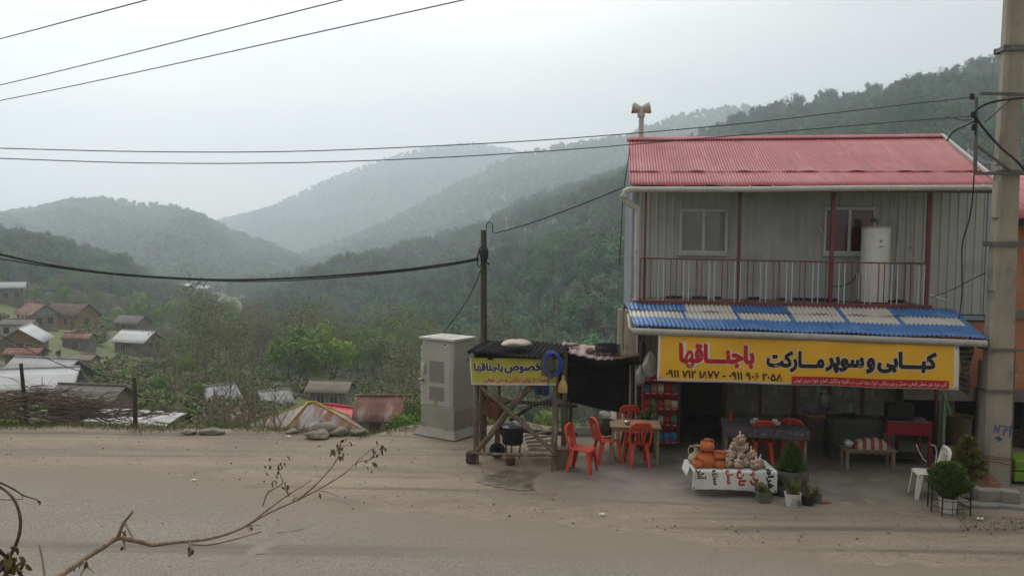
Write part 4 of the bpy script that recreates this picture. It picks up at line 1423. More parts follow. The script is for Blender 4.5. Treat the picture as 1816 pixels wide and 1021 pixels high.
# --- dark covered box behind the bench
m_tarp = M('dark_green_tarp', rgb('4a4f47'), rgb('3b403a'), s=2, rough=.9, bump=.3, bs=9)
a = gp(1532, 822, FZ)
mb = MB()
def cov(s, t):
    an = 2 * PI * s
    sq = max(abs(math.cos(an)), abs(math.sin(an)))
    k = 1.0 if t < .75 else 1 - (t - .75) * 4
    q = 1 + .03 * math.sin(an * 9) * (1 - t)
    return .52 * math.cos(an) / sq ** .85 * k * q, .33 * math.sin(an) / sq ** .85 * k * q, (.80 * t / .75 if t < .75 else .80 + .03 * math.sin((t - .75) * 12))
mb.grid(cov, 60, 12)
o = mb.build('covered_stove', m_tarp, smooth=180, loc=(a.x, a.y + .55, FZ))
o.rotation_euler = (0, 0, -BETA)
tag(o, 'bulky box under a dark green cloth behind the low bench', 'covered box')
vessel('black_pan', 'black pan lying on the cloth covered box behind the bench', 'pan', [(.1, 0), (.15, .03), (.155, .05), (.14, .04), (0, .01)], m_blk, (a.x - .1, a.y + .5, FZ + .835))

# --- red kebab grill
a, b = gp(1580, 826, FZ), gp(1660, 830, FZ)
gr = thing('kebab_grill', 'red metal charcoal grill counter with tall red posts at the right end of the porch', 'grill', ((a.x + b.x) / 2, a.y + .35, FZ), math.atan2(b.y - a.y, b.x - a.x))
gw = (b - a).length
m_grillr = M('grill_red', rgb('8f1f28'), rgb('7d1a22'), s=4, rough=.5, spec=.4, wear=(rgb('5d2a28'), 6, .6, .75))
mb = MB()
mb.box2((-gw / 2, -.3, .60), (gw / 2, -.28, .86)); mb.box2((-gw / 2, .28, .60), (gw / 2, .3, .86))
mb.box2((-gw / 2, -.28, .60), (-gw / 2 + .02, .28, .86)); mb.box2((gw / 2 - .02, -.28, .60), (gw / 2, .28, .86))
mb.box2((-gw / 2 + .02, -.28, .62), (gw / 2 - .02, .28, .64))
mb.build('fire_box', m_grillr, gr, bevel=.004)
mb = MB()
for k in range(16): mb.tube([(-gw / 2 + .04 + k * (gw - .08) / 15, -.29, .865), (-gw / 2 + .04 + k * (gw - .08) / 15, .29, .865)], .006, 5)
mb.box2((-gw / 2 - .02, -.33, .862), (gw / 2 + .02, -.27, .874)); mb.box2((.1, -.3, .872), (gw / 2 - .05, .1, .882))
mb.build('grate', m_steel, gr)
for sx in (-1, 1):
    for sy in (-1, 1):
        MB().bar((sx * (gw / 2 - .03), sy * .27, 0), (sx * (gw / 2 - .03), sy * .27, .62), .045).build('leg', m_grillr, gr)
mb = MB(); mb.box2((-gw / 2 + .05, -.25, .12), (gw / 2 - .05, .25, .14)); mb.build('shelf', m_dark, gr)
mb = MB()
mb.box((-.1, .05, 1.02), (.5, .3, .28)); mb.tube([(-.1, .05, 1.15), (-.1, .06, 1.6), (.0, .2, 2.4)], .07, 12)
mb.build('smoke_hood', m_dark, gr, bevel=.02)

# --- red snack rack by the doorway
a, b = gp(1141, 797, FZ), gp(1203, 800, FZ)
rk = thing('snack_rack', 'red wire snack rack with rows of packets left of the dark doorway', 'snack rack', ((a.x + b.x) / 2, a.y + .18, FZ), -BETA)
rw = (b - a).length
m_rack = M('rack_red', rgb('9c2530'), rgb('861f29'), s=5, rough=.45, spec=.4)
mb = MB()
for sx in (-1, 1):
    mb.box2((sx * rw / 2 - .012, -.16, .05), (sx * rw / 2 + .012, .16, 1.5)) if sx < 0 else mb.box2((rw / 2 - .012, .12, .05), (rw / 2 + .012, .16, 1.5))
mb.box2((-rw / 2, .15, .05), (rw / 2, .165, 1.5))
mb.build('frame', m_rack, rk)
rng = random.Random(9)
packm = [M('packet_%s' % nm, rgb(c), tuple(.75 * q for q in rgb(c)), s=10, rough=.4) for nm, c in (('white', 'c2bcb4'), ('red', 'a23a3c'), ('green', '5f7a5a'), ('blue', '4f7cae'), ('tan', 'a08460'))]
for z in (.16, .52, .86, 1.18, 1.46):
    mb = MB()
    mb.box2((-rw / 2 + .012, -.17, z - .015), (rw / 2, .145, z))
    mb.box2((-rw / 2 + .012, -.182, z - .02), (rw / 2, -.17, z + .035))
    sh = mb.build('shelf', m_rack, rk)
    mp_ = MB()
    lb_ = MB()
    n_ = 5
    for k in range(n_):
        x = -rw / 2 + (k + .5) * rw / n_ + .006
        c = (0, 1, 2, 1, 4)[(k + int(z * 7)) % 5] if z > .3 else 3
        if z > 1.0 and z < 1.3 and k == 0: c = 3
        for d in range(2):
            mp_ = MB()
            w_ = rw / n_ * .86
            y = -.12 + d * .1
            ht = .15 + .04 * rng.random()
            mp_.add([(x - w_ / 2, y, z + .005), (x + w_ / 2, y, z + .005), (x + w_ / 2, y + .04, z + .005), (x - w_ / 2, y + .04, z + .005),
                     (x - w_ / 2, y - .03, z + ht * .55), (x + w_ / 2, y - .03, z + ht * .55), (x + w_ / 2, y + .05, z + ht * .55), (x - w_ / 2, y + .05, z + ht * .55),
                     (x - w_ / 2, y + .03, z + ht), (x + w_ / 2, y + .03, z + ht)],
                    [(0, 3, 2, 1), (0, 1, 5, 4), (1, 2, 6, 5), (2, 3, 7, 6), (3, 0, 4, 7), (4, 5, 9, 8), (6, 7, 8, 9), (5, 6, 9), (7, 4, 8)], c)
            mp_.build('packet', packm, sh)
        lb_.box((x, -.1845, z + .008), (w_ * .5, .003, .016))
    lb_.build('price_tags', m_gut, sh)
# leafy herbs standing on a bucket by the rack
herb = thing('potted_herb', 'leafy green herb with yellowish sprigs in front of the snack rack', 'plant', (a.x + .03, a.y - .12, FZ), 0)
MB().lathe([(.12, 0), (.14, .5), (.15, .52), (.13, .5)], 16).build('stand', m_dark, herb)
m_herb = M('herb_green', rgb('4c5c2f'), rgb('6d6a38'), s=9, rough=.8)
Vl = leaf_cloud(420, (.27, .2, .2), .028, 61, 8, cz=.75)
np_mesh('foliage', Vl, quads(len(Vl)), m_herb, parent=herb)

# --- hanging clear bags and a black lamp by the shop corner
m_clear = M('cloudy_plastic', rgb('a6a5a0'), rgb('8f8e8a'), s=5, rough=.25, spec=.6, alpha=.72)
for px, py, Y, r, lb in ((1152, 668, 16.2, (.15, .15, .22), 'large cloudy plastic bag hanging left of the yellow banner'), (1135, 683, 16.8, (.11, .1, .17), 'smaller cloudy plastic bag hanging behind the large one at the shop corner')):
    p = yp(px, py, Y)
    t = thing('hanging_bag', lb, 'plastic bag', p, 0, 'hanging plastic bags')
    o = sack('bag', None, (0, 0, 0), r, m_clear, 31 + int(px), None, neck=.16, noise=.14, parent=t)
    MB().tube([(0, 0, r[2] * 2.1), (.01, 0, r[2] * 2.2 + .55)], .005, 5).build('string', m_blk, t)
mb = MB()
p = yp(1139, 640, 16.3)
mb.lathe([(.03, 0), (.06, .02), (.065, .3), (.05, .36), (.02, .4), (.015, .8)], 14)
tag(mb.build('hanging_lantern', m_blk, loc=p, smooth=50), 'black cylindrical lantern hanging at the left end of the awning', 'lantern')

# ---------------------------------------------------------------- the low display table with pots and garlic
a, b = gp(1229, 884, 0), gp(1375, 886, 0)
rz = math.atan2(b.y - a.y, b.x - a.x)
DX = (b - a).length
dt = thing('display_table', 'low table at the roadside under a white lettered cloth', 'table', ((a.x + b.x) / 2, a.y + .32, 0), rz)
mb = MB()
for k in range(4): mb.box2((-DX / 2 + .02, -.30 + k * .15, .455), (DX / 2 - .02, -.156 + k * .15, .48))
mb.build('tabletop', m_wood, dt)
for x, y in ((-.40 * DX * .7, -.2), (.33 * DX, -.2), (-.4 * DX, .22), (.4 * DX, .22)):
    MB().bar((x, y, 0), (x, y, .456), .05).build('leg', m_wood2, dt)
m_sheet = M('white_sign_cloth', rgb('c9cbc8'), rgb('bcc0bd'), s=2.5, rough=.6, wear=(rgb('9fb3ae'), 1.7, .54, .62))
cl = thing('sign_cloth', 'white cloth with black and red handwriting draped over the low display table', 'cloth', dt.location, rz)
def drape(s, t, l=0.0):
    x = (s - .5) * (DX + .04)
    y = .36 - 1.02 * t                               # runs from the back over the front edge
    r_ = .012 * math.sin(x * 7 + t * 3) + .006 * math.sin(x * 23)
    if y > -.325:
        return x, y, .492 + l + abs(r_) * .3
    d = -.325 - y
    return x, -.325 - l - .012 - r_ * (d / .3), .486 - d + (.02 * math.sin(s * 5) * (d / .3))
mb = MB()
mb.grid(lambda s, t: drape(s, t), 90, 51)
def dflap(s, t):
    return -DX / 2 - .02 - .05 * t + .01 * math.sin(s * 9), .34 - .42 * s, .492 - .17 * t + .03 * math.sin(s * 4)
mb.grid(dflap, 14, 6)
mb.build('cloth', m_sheet, cl, solid=.004, smooth=60)
def tilt_word(txt, px, x_w, t0, t1, ink, bold=.03):
    """handwriting that runs down the cloth: its own x goes down, its own up goes right"""
    s0 = (px - 1229) / 146.0
    hw = x_w / 146.0 / 2
    fn = lambda x, y, l: drape(s0 + (y - .5) * 2 * hw, t1 + (t0 - t1) * (1 - x) if False else t0 + (t1 - t0) * x, l)
    write('lettering', txt, bold, (0, 0, 1, 1), fn, ink, cl, lift=.006, depth=.001)
T0, T1 = .70, .95
tilt_word('آش', 1243, 20, .60, .82, m_ink, .03)
tilt_word('سبزی', 1268, 11, .66, .92, m_ink, .03)
tilt_word('عسل', 1292, 13, .66, .91, m_inkr, .05)
tilt_word('نان', 1313, 17, .66, .92, m_inkr, .05)
tilt_word('رب', 1335, 16, .62, .9, m_inkr, .05)
tilt_word('فراوان', 1362, 14, .45, .93, m_ink, .05)
mb = MB()
for px, t in ((1232, .96), (1372, .97)):
    p = drape((px - 1229) / 146.0, t, .004)
    mb.lathe([(.013, 0), (.013, .004), (.006, .006)], 10, p, rot=Matrix.Rotation(R(90), 3, 'X'))
mb.build('eyelet', m_blk, cl)

def on_disp(px, py, y):
    """a place on the display table's cloth: photo column px, depth y behind the table's middle"""
    s = (px - 1229) / 146.0
    x = (s - .5) * DX * (1 + .0 * y)
    cs, sn_ = math.cos(rz), math.sin(rz)
    return (dt.location.x + x * cs - y * sn_, dt.location.y + x * sn_ + y * cs, .494)
m_clay = M('orange_clay', rgb('b5683c'), rgb('a65c33'), s=6, rough=.8, wear=(rgb('c58560'), 8, .58, .75), bump=.15, bs=30)
m_clayp = M('pale_clay', rgb('9f9078'), rgb('8b7d66'), s=6, rough=.85, wear=(rgb('b09f86'), 8, .58, .75))
def pot(label, loc, r, h, mat, mouth=.55, handles=2, group='clay pots on the display table', rz=0.0, jug=False):
    t = thing('clay_pot', label, 'clay pot', loc, rz, group)
    pr = [(r * .62, 0), (r * .9, h * .18), (r, h * .42), (r * .93, h * .64), (r * mouth * 1.02, h * .84), (r * mouth, h * .9), (r * mouth * 1.18, h), (r * mouth * 1.05, h * .99), (r * mouth * .85, h * .88), (r * .7, h * .6), (0, h * .3)]
    if jug: pr = [(r * .6, 0), (r * .95, h * .15), (r, h * .3), (r * .8, h * .48), (r * .34, h * .62), (r * .28, h * .85), (r * .4, h), (r * .33, h * .98), (r * .2, h * .8), (0, h * .5)]
    MB().lathe(pr, 26).build('body', mat, t, smooth=50)
    for k in range(handles):
        an = PI * k + .3
        ca, sa = math.cos(an), math.sin(an)
        z0, z1 = (h * .55, h * .9) if not jug else (h * .38, h * .9)
        r0, r1 = (r * .93, r * mouth * 1.05) if not jug else (r * .9, r * .3)
        ro = r * (1.12 if not jug else .95)
        MB().tube([(r0 * ca, r0 * sa, z0), (ro * ca * 1.08, ro * sa * 1.08, (z0 + z1) / 2 + h * .05), (ro * ca * .9, ro * sa * .9, z1), (r1 * ca, r1 * sa, z1)], r * .085, 8).build('handle', mat, t, smooth=60)
    return t
P0 = on_disp(1258, 0, -.08)
pot('large orange clay pot carrying a smaller pot on its mouth', P0, .175, .27, m_clay, .62, 2)
pot('round orange clay pot with a narrow mouth stacked on the large pot', (P0[0], P0[1], P0[2] + .262), .125, .215, m_clay, .42, 2, rz=.2)
pot('small plain orange clay pot before the pale jug', on_disp(1240, 0, -.17), .095, .17, m_clay, .72, 0)
pot('pale greyish clay jug with a long neck behind the orange pots', on_disp(1243, 0, .08), .15, .33, m_clayp, .3, 1, jug=True, rz=2.2)
P1 = on_disp(1279, 0, -.16)
pot('squat orange clay pot at the foot of a stacked pair beside the garlic', P1, .115, .16, m_clay, .8, 0)
pot('orange clay bowl pot stacked on the squat pot beside the garlic', (P1[0] - .01, P1[1] + .01, P1[2] + .152), .105, .13, m_clay, .82, 1)

m_garl = M('garlic_skin', rgb('a8927f'), rgb('8a7161'), s=14, rough=.7, obj=True, wear=[(rgb('c6bba9'), 22, .55, .65), (rgb('85695c'), 30, .6, .7)])
def garlic_mesh(seed):
    g = random.Random(seed)
    mb = MB()
    for k in range(15):
        an, q = g.uniform(0, 6.3), g.random()
        z = .035 + .12 * q
        rr = .085 * math.sqrt(max(.1, 1 - ((z - .085) / .1) ** 2)) * g.uniform(.6, 1)
        mb.ball((rr * math.cos(an), rr * math.sin(an), z), (g.uniform(.03, .04), g.uniform(.03, .04), g.uniform(.026, .034)), 8, noise=.15, rng=g)
    mb.ball((0, 0, .08), (.095, .092, .07), 12, noise=.1, rng=g)
    return mb
def knot():
    mb = MB()
    mb.tube([(0, 0, .145), (.005, 0, .17), (.02, .005, .19), (.035, 0, .23)], [.03, .010, .008, .016], 7)
    return mb
protos = []
gspots = [(1292, 0, -.16, 0), (1311, 0, -.19, 0), (1328, 0, -.10, 0), (1341, 0, -.24, 0), (1351, 0, -.12, 0), (1301, 0, -.0, 0), (1321, 0, .06, 0),
          (1300, 0, -.08, .13), (1317, 0, -.07, .13), (1337, 0, -.09, .13), (1309, 0, -.04, .26), (1324, 0, -.04, .25), (1317, 0, -.05, .385)]
gl = ['net bag of garlic lowest at the left, touching the clay pots', 'net bag of garlic in the front row, left of its middle', 'net bag of garlic in the middle of the bottom layer', 'net bag of garlic at the front edge of the cloth, right of the heap',
      'net bag of garlic lowest at the right end of the heap', 'net bag of garlic low at the back left of the heap', 'net bag of garlic low at the back of the heap', 'net bag of garlic in the second layer, leftmost',
      'net bag of garlic in the second layer, middle', 'net bag of garlic in the second layer, rightmost', 'net bag of garlic just under the top one, left side', 'net bag of garlic just under the top one, right side', 'net bag of garlic crowning the heap']
rng = random.Random(4)
for k, (px, _, y, dz) in enumerate(gspots):
    p = on_disp(px, 0, y)
    if k < 3:
        t = thing('garlic_bag', gl[k], 'bag of garlic', (p[0], p[1], p[2] + dz), rng.uniform(0, 6), 'garlic bags heaped on the display table')
        garlic_mesh(k).build('bulbs', m_garl, t, smooth=60)
        knot().build('knot', m_wvin, t, smooth=60)
        protos.append(t)
    else:
        copy_tree(protos[k % 3], (p[0], p[1], p[2] + dz), rng.uniform(0, 6), gl[k])

# ---------------------------------------------------------------- planters
m_soil = M('soil', rgb('4a3f34'), rgb('3b332b'), s=20, rough=1)
m_thuja = M('thuja_green', rgb('5a6c33'), rgb('435226'), s=7, rough=.9, spec=.1, wear=(rgb('6f7d3d'), 9, .58, .72))
m_pine = M('yellowish_conifer', rgb('72703a'), rgb('5a5c30'), s=6, rough=.9)
m_tyre = M('worn_tyre', rgb('4a4844'), rgb('3a3835'), s=5, rough=.85, wear=(rgb('5c564d'), 4, .55, .72))
def needles(n, seed, prof, h, size, up=.8):
    """short upright sprays through a crown whose radius follows prof(t)"""
    g = np.random.default_rng(seed)
    t = g.random(n)
    an = g.uniform(0, 2 * PI, n)
    lump = 1 + .17 * np.sin(an * 3 + t * 9) + .13 * np.sin(an * 7 - t * 15) + .08 * np.sin(an * 12 + t * 31)
    rr = np.array([prof(x) for x in t]) * lump * (g.random(n) ** .28)
    P = np.stack([rr * np.cos(an), rr * np.sin(an), t * h], 1)
    d = np.stack([np.cos(an) * .7, np.sin(an) * .7, np.full(n, up)], 1) + g.normal(size=(n, 3)) * .35
    d /= np.linalg.norm(d, axis=1)[:, None]
    s = np.cross(d, g.normal(size=(n, 3))); s /= np.linalg.norm(s, axis=1)[:, None]
    L = (size * g.uniform(.6, 1.4, n))[:, None]
    W = L * .22
    return np.stack([P - s * W, P + s * W, P + d * L + s * W * .5, P + d * L - s * W * .5], 1).reshape(-1, 3)

p = gp(1408, 886, 0)
for k, (z, lb) in enumerate(((0, 'worn black tyre lying flat on the ground under another'), (.215, 'worn black tyre holding the conical shrub, on top of its pair'))):
    t = tag(MB().lathe([(.19, 0), (.29, -.0), (.325, .04), (.33, .1), (.325, .17), (.29, .21), (.19, .205), (.185, .17), (.26, .15), (.26, .06), (.185, .04), (.19, 0)], 34).build('old_tyre', m_tyre, loc=(p.x + .02 * k, p.y + .34, z + .005), smooth=40), lb, 'tyre', 'tyres stacked as a planter')
cs_ = thing('conical_shrub', 'dense green conical shrub growing out of the stacked tyres', 'shrub', (p.x + .06, p.y + .34, .30), 0)
V = needles(8000, 5, lambda t: .03 + .20 * (math.sin(min(1, (t + .12) * 1.7) * PI / 2) * (1 - t) ** .62 + 0), .57, .05, 1.3)
np_mesh('foliage', V, quads(len(V)), m_thuja, parent=cs_)
mb = MB(); mb.tube([(0, 0, -.1), (.01, 0, .3), (0, 0, .7)], [.03, .022, .008], 7); mb.lathe([(0, .085), (.24, .08), (.255, .02)], 20)
mb.build('stem', m_soil, cs_)

m_buck = M('white_bucket', rgb('c4c2bb'), rgb('b0aea7'), s=4, rough=.5, wear=[(rgb('8f8c85'), 7, .58, .7), (rgb('6d7c84'), 11, .64, .7)])
def bucket(name, label, cat, loc, r, h, mat, plant, seed, group=None, rz=0.0):
    t = thing(name, label, cat, loc, rz, group)
    MB().lathe([(r * .8, 0), (r, h * .93), (r * 1.05, h * .94), (r * 1.05, h), (r * .97, h), (r * .93, h * .9), (0, h * .88)], 24).build('bucket', mat, t, smooth=40)
    MB().lathe([(0, h * .905), (r * .9, h * .9)], 16).build('soil', m_soil, t)
    if plant:
        g = np.random.default_rng(seed)
        n = plant
        an, q = g.uniform(0, 6.28, n), g.random(n)
        b0 = np.stack([r * .6 * q * np.cos(an), r * .6 * q * np.sin(an), np.full(n, h * .9)], 1)
        d = np.stack([np.cos(an) * .7 * q, np.sin(an) * .7 * q, np.ones(n)], 1)
        L = (g.uniform(.08, .26, n))[:, None]
        s = np.stack([-np.sin(an), np.cos(an), np.zeros(n)], 1) * .008
        V = np.stack([b0 - s, b0 + s, b0 + d * L + s * .4, b0 + d * L - s * .4], 1).reshape(-1, 3)
        np_mesh('leaves', V, quads(len(V)), m_herb, parent=t)
    return t
p = gp(1410, 903, 0)
bk_ = bucket('bucket_planter', 'white plastic bucket with a faded printed label and a grassy plant before the tyres', 'planter', (p.x, p.y + .12, .0), .135, .245, m_buck, 120, 3)
mb = MB()
for k, (a0, a1, z0, z1) in enumerate(((-.5, .5, .165, .172), (-.35, .3, .14, .15), (-.55, .1, .06, .12), (.3, .75, .05, .15))):
    mb.grid(lambda s, q: (.131 * math.sin(a0 + (a1 - a0) * s), -.131 * math.cos(a0 + (a1 - a0) * s), z0 + (z1 - z0) * q), 8, 1, mi=0 if k < 2 or k == 3 else 1)
mb.build('label', [m_badge, M('faded_print', rgb('9aa6a5'), rgb('87938f'), s=20, rough=.6)], bk_)
m_potg = M('green_grey_pot', rgb('5f6456'), rgb('50564a'), s=5, rough=.8)
p = gp(1357, 896, 0)
t = thing('square_planter', 'square grey green pot with a trailing plant at the right end of the display table', 'planter', (p.x, p.y + .12, 0), .1)
MB().lathe([(.125, 0), (.15, .22), (.158, .225), (.14, .22), (.13, .19), (0, .19)], 4, rot=Matrix.Rotation(R(45), 3, 'Z')).build('pot', m_potg, t, smooth=0)
Vl = leaf_cloud(160, (.16, .14, .1), .025, 71, 6, cz=.27)
np_mesh('foliage', Vl, quads(len(Vl)), m_herb, parent=t)
mb = MB()
for q in ((-.1, .3), (-.18, .45), (.05, .38)): mb.tube([(0, 0, .2), (q[0] * .6, -.02, q[1] * .8), (q[0], -.04, q[1])], [.006, .005, .002], 5)
mb.build('stem', m_woodb, t)
p = gp(1437, 901, 0)
vessel('saucer', 'pale saucer on the ground under the dark flower pot', 'saucer', [(.1, 0), (.16, .012), (.17, .02), (.15, .016), (0, .008)], m_cream, (p.x, p.y + .12, 0), 24)
bucket('flower_pot', 'dark plastic flower pot standing in the saucer', 'flower pot', (p.x, p.y + .12, .02), .11, .17, m_blk, 26, 6)
p = gp(1452, 897, 0)
bucket('flower_pot', 'small dark flower pot with thin stalks, right of the saucer', 'flower pot', (p.x, p.y + .12, 0), .09, .16, m_potg, 30, 8)
p = gp(1461, 896, 0)
tag(MB().box((0, 0, .025), (.2, .09, .05), rz=.3).build('brick', M('brick_red', rgb('8a4a3c'), rgb('743c30'), s=9, rough=.95), loc=(p.x + .03, p.y + .03, 0), bevel=.008), 'small red brick on the ground by the flower pots', 'brick')

# --- round bush in a white bucket within a wire guard
p = gp(1690, 913, 0)
bb = bucket('bush_planter', 'rounded green bush in a white bucket inside a wire guard, right of the white chair', 'planter', (p.x, p.y + .16, 0), .145, .25, m_buck, 0, 2)
V = needles(7500, 8, lambda t: .285 * math.sqrt(max(.02, 1 - (2 * t - 1.0) ** 2)) * (1 - .12 * t), .52, .055, .8)
V[:, 2] += .26
np_mesh('foliage', V, quads(len(V)), m_thuja, parent=bb)
mb = MB(); mb.tube([(0, 0, .2), (.01, 0, .5)], [.025, .02], 7); mb.build('stem', m_bark, bb)
mb = MB()
for x, y, h in ((-.27, .0, .46), (-.20, -.20, .58), (.27, -.18, .62), (.25, .2, .5), (-.22, .22, .5)):
    mb.tube([(x, y, 0), (x * .97, y, h)], .012, 6)
for z in (.12, .24):
    mb.tube([(-.27, .0, z), (-.20, -.20, z), (0, -.24, z), (.27, -.18, z), (.25, .2, z)], .006, 5)
for x in (-.05, .03): mb.tube([(x, -.235, .0), (x, -.235, .3)], .006, 5)
mb.build('wire_guard', m_dark, bb)
# --- straggly conifer behind it
p = gp(1722, 868, FZ)
cf = thing('young_conifer', 'straggly yellow green young conifer between the round bush and the concrete pole', 'shrub', (p.x, p.y + .15, 0), 0)
V = needles(5200, 18, lambda t: .22 * (1 - t) ** .8 * (1 + .35 * math.sin(t * 22)) + .03, .62, .07, .55)
V[:, 2] += .28
np_mesh('foliage', V, quads(len(V)), m_pine, parent=cf)
mb = MB(); mb.tube([(0, 0, 0), (.01, 0, .6), (.0, 0, 1.15)], [.025, .018, .005], 7); mb.build('trunk', m_bark, cf)
# --- white bent tube over the chair
mb = MB()
c0 = wc.location
def cp(px, py, dy): return yp(px, py, c0.y + dy)
mb.tube([cp(1625, 787, .25), cp(1630, 800, .22), cp(1637, 813, .18), cp(1643, 818, .15)], .008, 6)
mb.tube([cp(1651, 788, .3), cp(1658, 790, .3), cp(1661, 800, .3), cp(1660, 815, .3), cp(1656, 832, .25), cp(1652, 845, .2)], .010, 6)
tag(mb.build('white_hose', m_gut, smooth=60), 'thin white bent hose rising behind the white chair', 'hose')
# --- woven bin and blocks by the pole
p = gp(1716, 826, FZ)
vessel('wicker_basket', 'brown wicker basket standing in the shade behind the young conifer', 'basket', [(.2, 0), (.24, .3), (.25, .55), (.27, .57), (.24, .56), (.2, .1), (0, .08)], M('wicker', rgb('6b5a49'), rgb('56483b'), s=30, rough=.95, bump=.8, bs=40), (p.x, p.y + .4, FZ + .35), 24)
tag(MB().box((0, 0, .17), (.6, .45, .34)).build('concrete_plinth', m_conc, loc=(p.x, p.y + .4, FZ), bevel=.015), 'low concrete plinth under the wicker basket', 'plinth')
m_block = M('concrete_block', rgb('85827b'), rgb('74716b'), s=6, rough=.95, bump=.5, bs=30, wear=(rgb('75726b'), 5, .6, .72))
for px, py, d, rz_, lb in ((1758, 893, (.40, .2, .19), -.03, 'grey concrete block lying lengthwise before the pole'), (1797, 896, (.28, .24, .19), -.35, 'grey concrete block turned aslant at the right of the pole'), (1728, 886, (.16, .22, .2), .08, 'small grey concrete block between the conifer and the long block')):
    p = gp(px, py, FZ + .02)
    o = MB().box((0, 0, d[2] / 2), d).build('concrete_block', m_block, loc=(p.x, p.y + d[1] / 2, FZ + .055), bevel=.012)
    o.rotation_euler = (.0, 0, rz_)
    tag(o, lb, 'concrete block', 'blocks round the pole base')
for px, py, L_, rz_, lb in ((1742, 901, .55, -.12, 'flat broken concrete slab under the blocks, left piece'), (1800, 903, .50, -.3, 'flat broken concrete slab under the blocks, right piece')):
    p = gp(px, py, .03)
    o = MB().box((0, 0, .035), (L_, .28, .06)).build('concrete_slab', m_block, loc=(p.x, p.y + .13, FZ - .01), bevel=.012)
    o.rotation_euler = (0, 0, rz_)
    tag(o, lb, 'slab', 'blocks round the pole base')
p = gp(1745, 868, FZ)
mb = MB()
mb.grid(lambda s, t: ((s - .5) * .75, (t - .5) * .6, .30 * max(0, 1 - (2 * s - 1) ** 2) ** .8 * max(0, 1 - (2 * t - 1) ** 2) ** .8 * (1 + .25 * math.sin(s * 19 + t * 13))), 24, 20)
tag(mb.build('soil_heap', M('reddish_soil', rgb('85604c'), rgb('6f5141'), s=9, rough=1, bump=.7, bs=25), loc=(p.x, p.y + .25, FZ), smooth=180), 'small heap of reddish soil at the foot of the concrete pole', 'soil heap')
# --- lime green chest behind the pole
p = gp(1818, 864, FZ)
gc = thing('green_chest', 'lime green box with a dark seam behind the concrete pole', 'box', (p.x + .42, p.y + .4, FZ), -.1)
m_lime = M('lime_paint', rgb('668c26'), rgb('5c8022'), s=2, rough=.4, spec=.4)
MB().box2((-.5, -.3, .06), (.5, .3, .24)).build('lower_box', m_lime, gc, bevel=.02)
MB().box2((-.5, -.3, .252), (.5, .3, .46)).build('upper_box', m_lime, gc, bevel=.03)
mb = MB()
for x in (-.4, .4): mb.box2((x - .05, -.25, 0), (x + .05, .25, .06))
mb.build('foot', m_blk, gc)

# ================================================================== concrete pole at the right
m_pole = M('old_concrete', rgb('989284'), rgb('8a8478'), s=2.5, rough=.95, bump=.4, bs=30, stretch=(1, 1, .5), wear=[(rgb('9c9480'), 2, .5, .7), (rgb('625c52'), 1.6, .56, .74), (rgb('675f53'), 11, .62, .74)])
m_iron = M('grey_angle_iron', rgb('6b6a68'), rgb('5a5957'), s=6, rough=.6, metal=.3, wear=(rgb('6a5446'), 8, .6, .72))
PB = gp(1772, 866, 0)
PY = PB.y + .2
pole = thing('concrete_pole', 'tall concrete utility pole with blue painted N74 and an arrow', 'utility pole', (PB.x, PY, 0), -.06)
PH = 9.2
def pw(z): return .42 - .019 * z, .34 - .012 * z     # width, depth at height z
mb = MB()
lv = [0, .8, 2, 3.2, 4.4, 5.6, 7, PH]
vs, fs = [], []
for z in lv:
    a, b = pw(z)
    for x, y in ((-a / 2, -b / 2), (-a * .28, -b / 2), (-a * .28, -b / 2 - .0), (a * .28, -b / 2), (a / 2, -b / 2), (a / 2, b / 2), (-a / 2, b / 2)):
        vs.append((x, y, z))
n = 7
for i in range(len(lv) - 1):
    fs += [(i * n + j, i * n + (j + 1) % n, (i + 1) * n + (j + 1) % n, (i + 1) * n + j) for j in range(n)]
fs.append(tuple((len(lv) - 1) * n + j for j in range(n)))
mb.add(vs, fs)
for z in (1.1, 2.35, 3.55, 4.75, 5.95):              # cast ribs between the panels
    a, b = pw(z)
mb.build('shaft', m_pole, pole, bevel=.02)
mb = MB()
for z0, z1 in ((0, 3.35), (3.55, 4.55), (4.85, 5.5), (5.8, 9)):
    for sx in (-1,):
        a0, a1 = pw(z0), pw(z1)
        vs = []
        for z, a in ((z0, a0), (z1, a1)):
            x = sx * a[0] / 2
            vs += [(x - .035, -a[1] / 2 + .05, z), (x + .035, -a[1] / 2 - .022, z), (x + .035, a[1] / 2 + .0, z), (x - .035, a[1] / 2 - .05, z)]
        mb.add(vs, [(0, 1, 2, 3), (7, 6, 5, 4), (0, 4, 5, 1), (1, 5, 6, 2), (2, 6, 7, 3), (3, 7, 4, 0)])
mb.build('edge_flange', m_pole, pole, bevel=.01)
def pz(py): return CAMH - (py - 441) / 1450 * (PY - .15)   # height on the pole front seen at photo row py
mb = MB()
for py, th in ((90, .10), (305, .06), (432, .09), (620, .05), (694, .05)):
    z = pz(py)
    a, b = pw(z)
    mb = MB()
    mb.box((.02, -b / 2 - .03, z), (a + .24, .03, th))
    mb.box((.02, b / 2 + .03, z), (a + .24, .03, th))
    mb.box((-a / 2 - .07, 0, z), (.03, b + .04, th * .8))
    mb.build('clamp_band', m_iron, pole, bevel=.003)
mb = MB()
for py in (813, 817, 822):
    z = pz(py)
    a, b = pw(z)
    mb.tube([(-a / 2 - .07, -b / 2 - .0, z + .02), (0, -b / 2 - .03, z), (a / 2 + .01, -b / 2 - .02, z - .02 - (.03 if py == 822 else 0)), (a / 2 + .02, b / 2, z)], .006, 5)
mb.build('wire_tie', m_rust, pole)
mb = MB()
mb.bar((pw(0)[0] / 2 + .06, -.02, 0), (pw(2)[0] / 2 + .05, -.02, pz(615)), .07, .05)
mb.build('side_pipe', m_iron, pole)
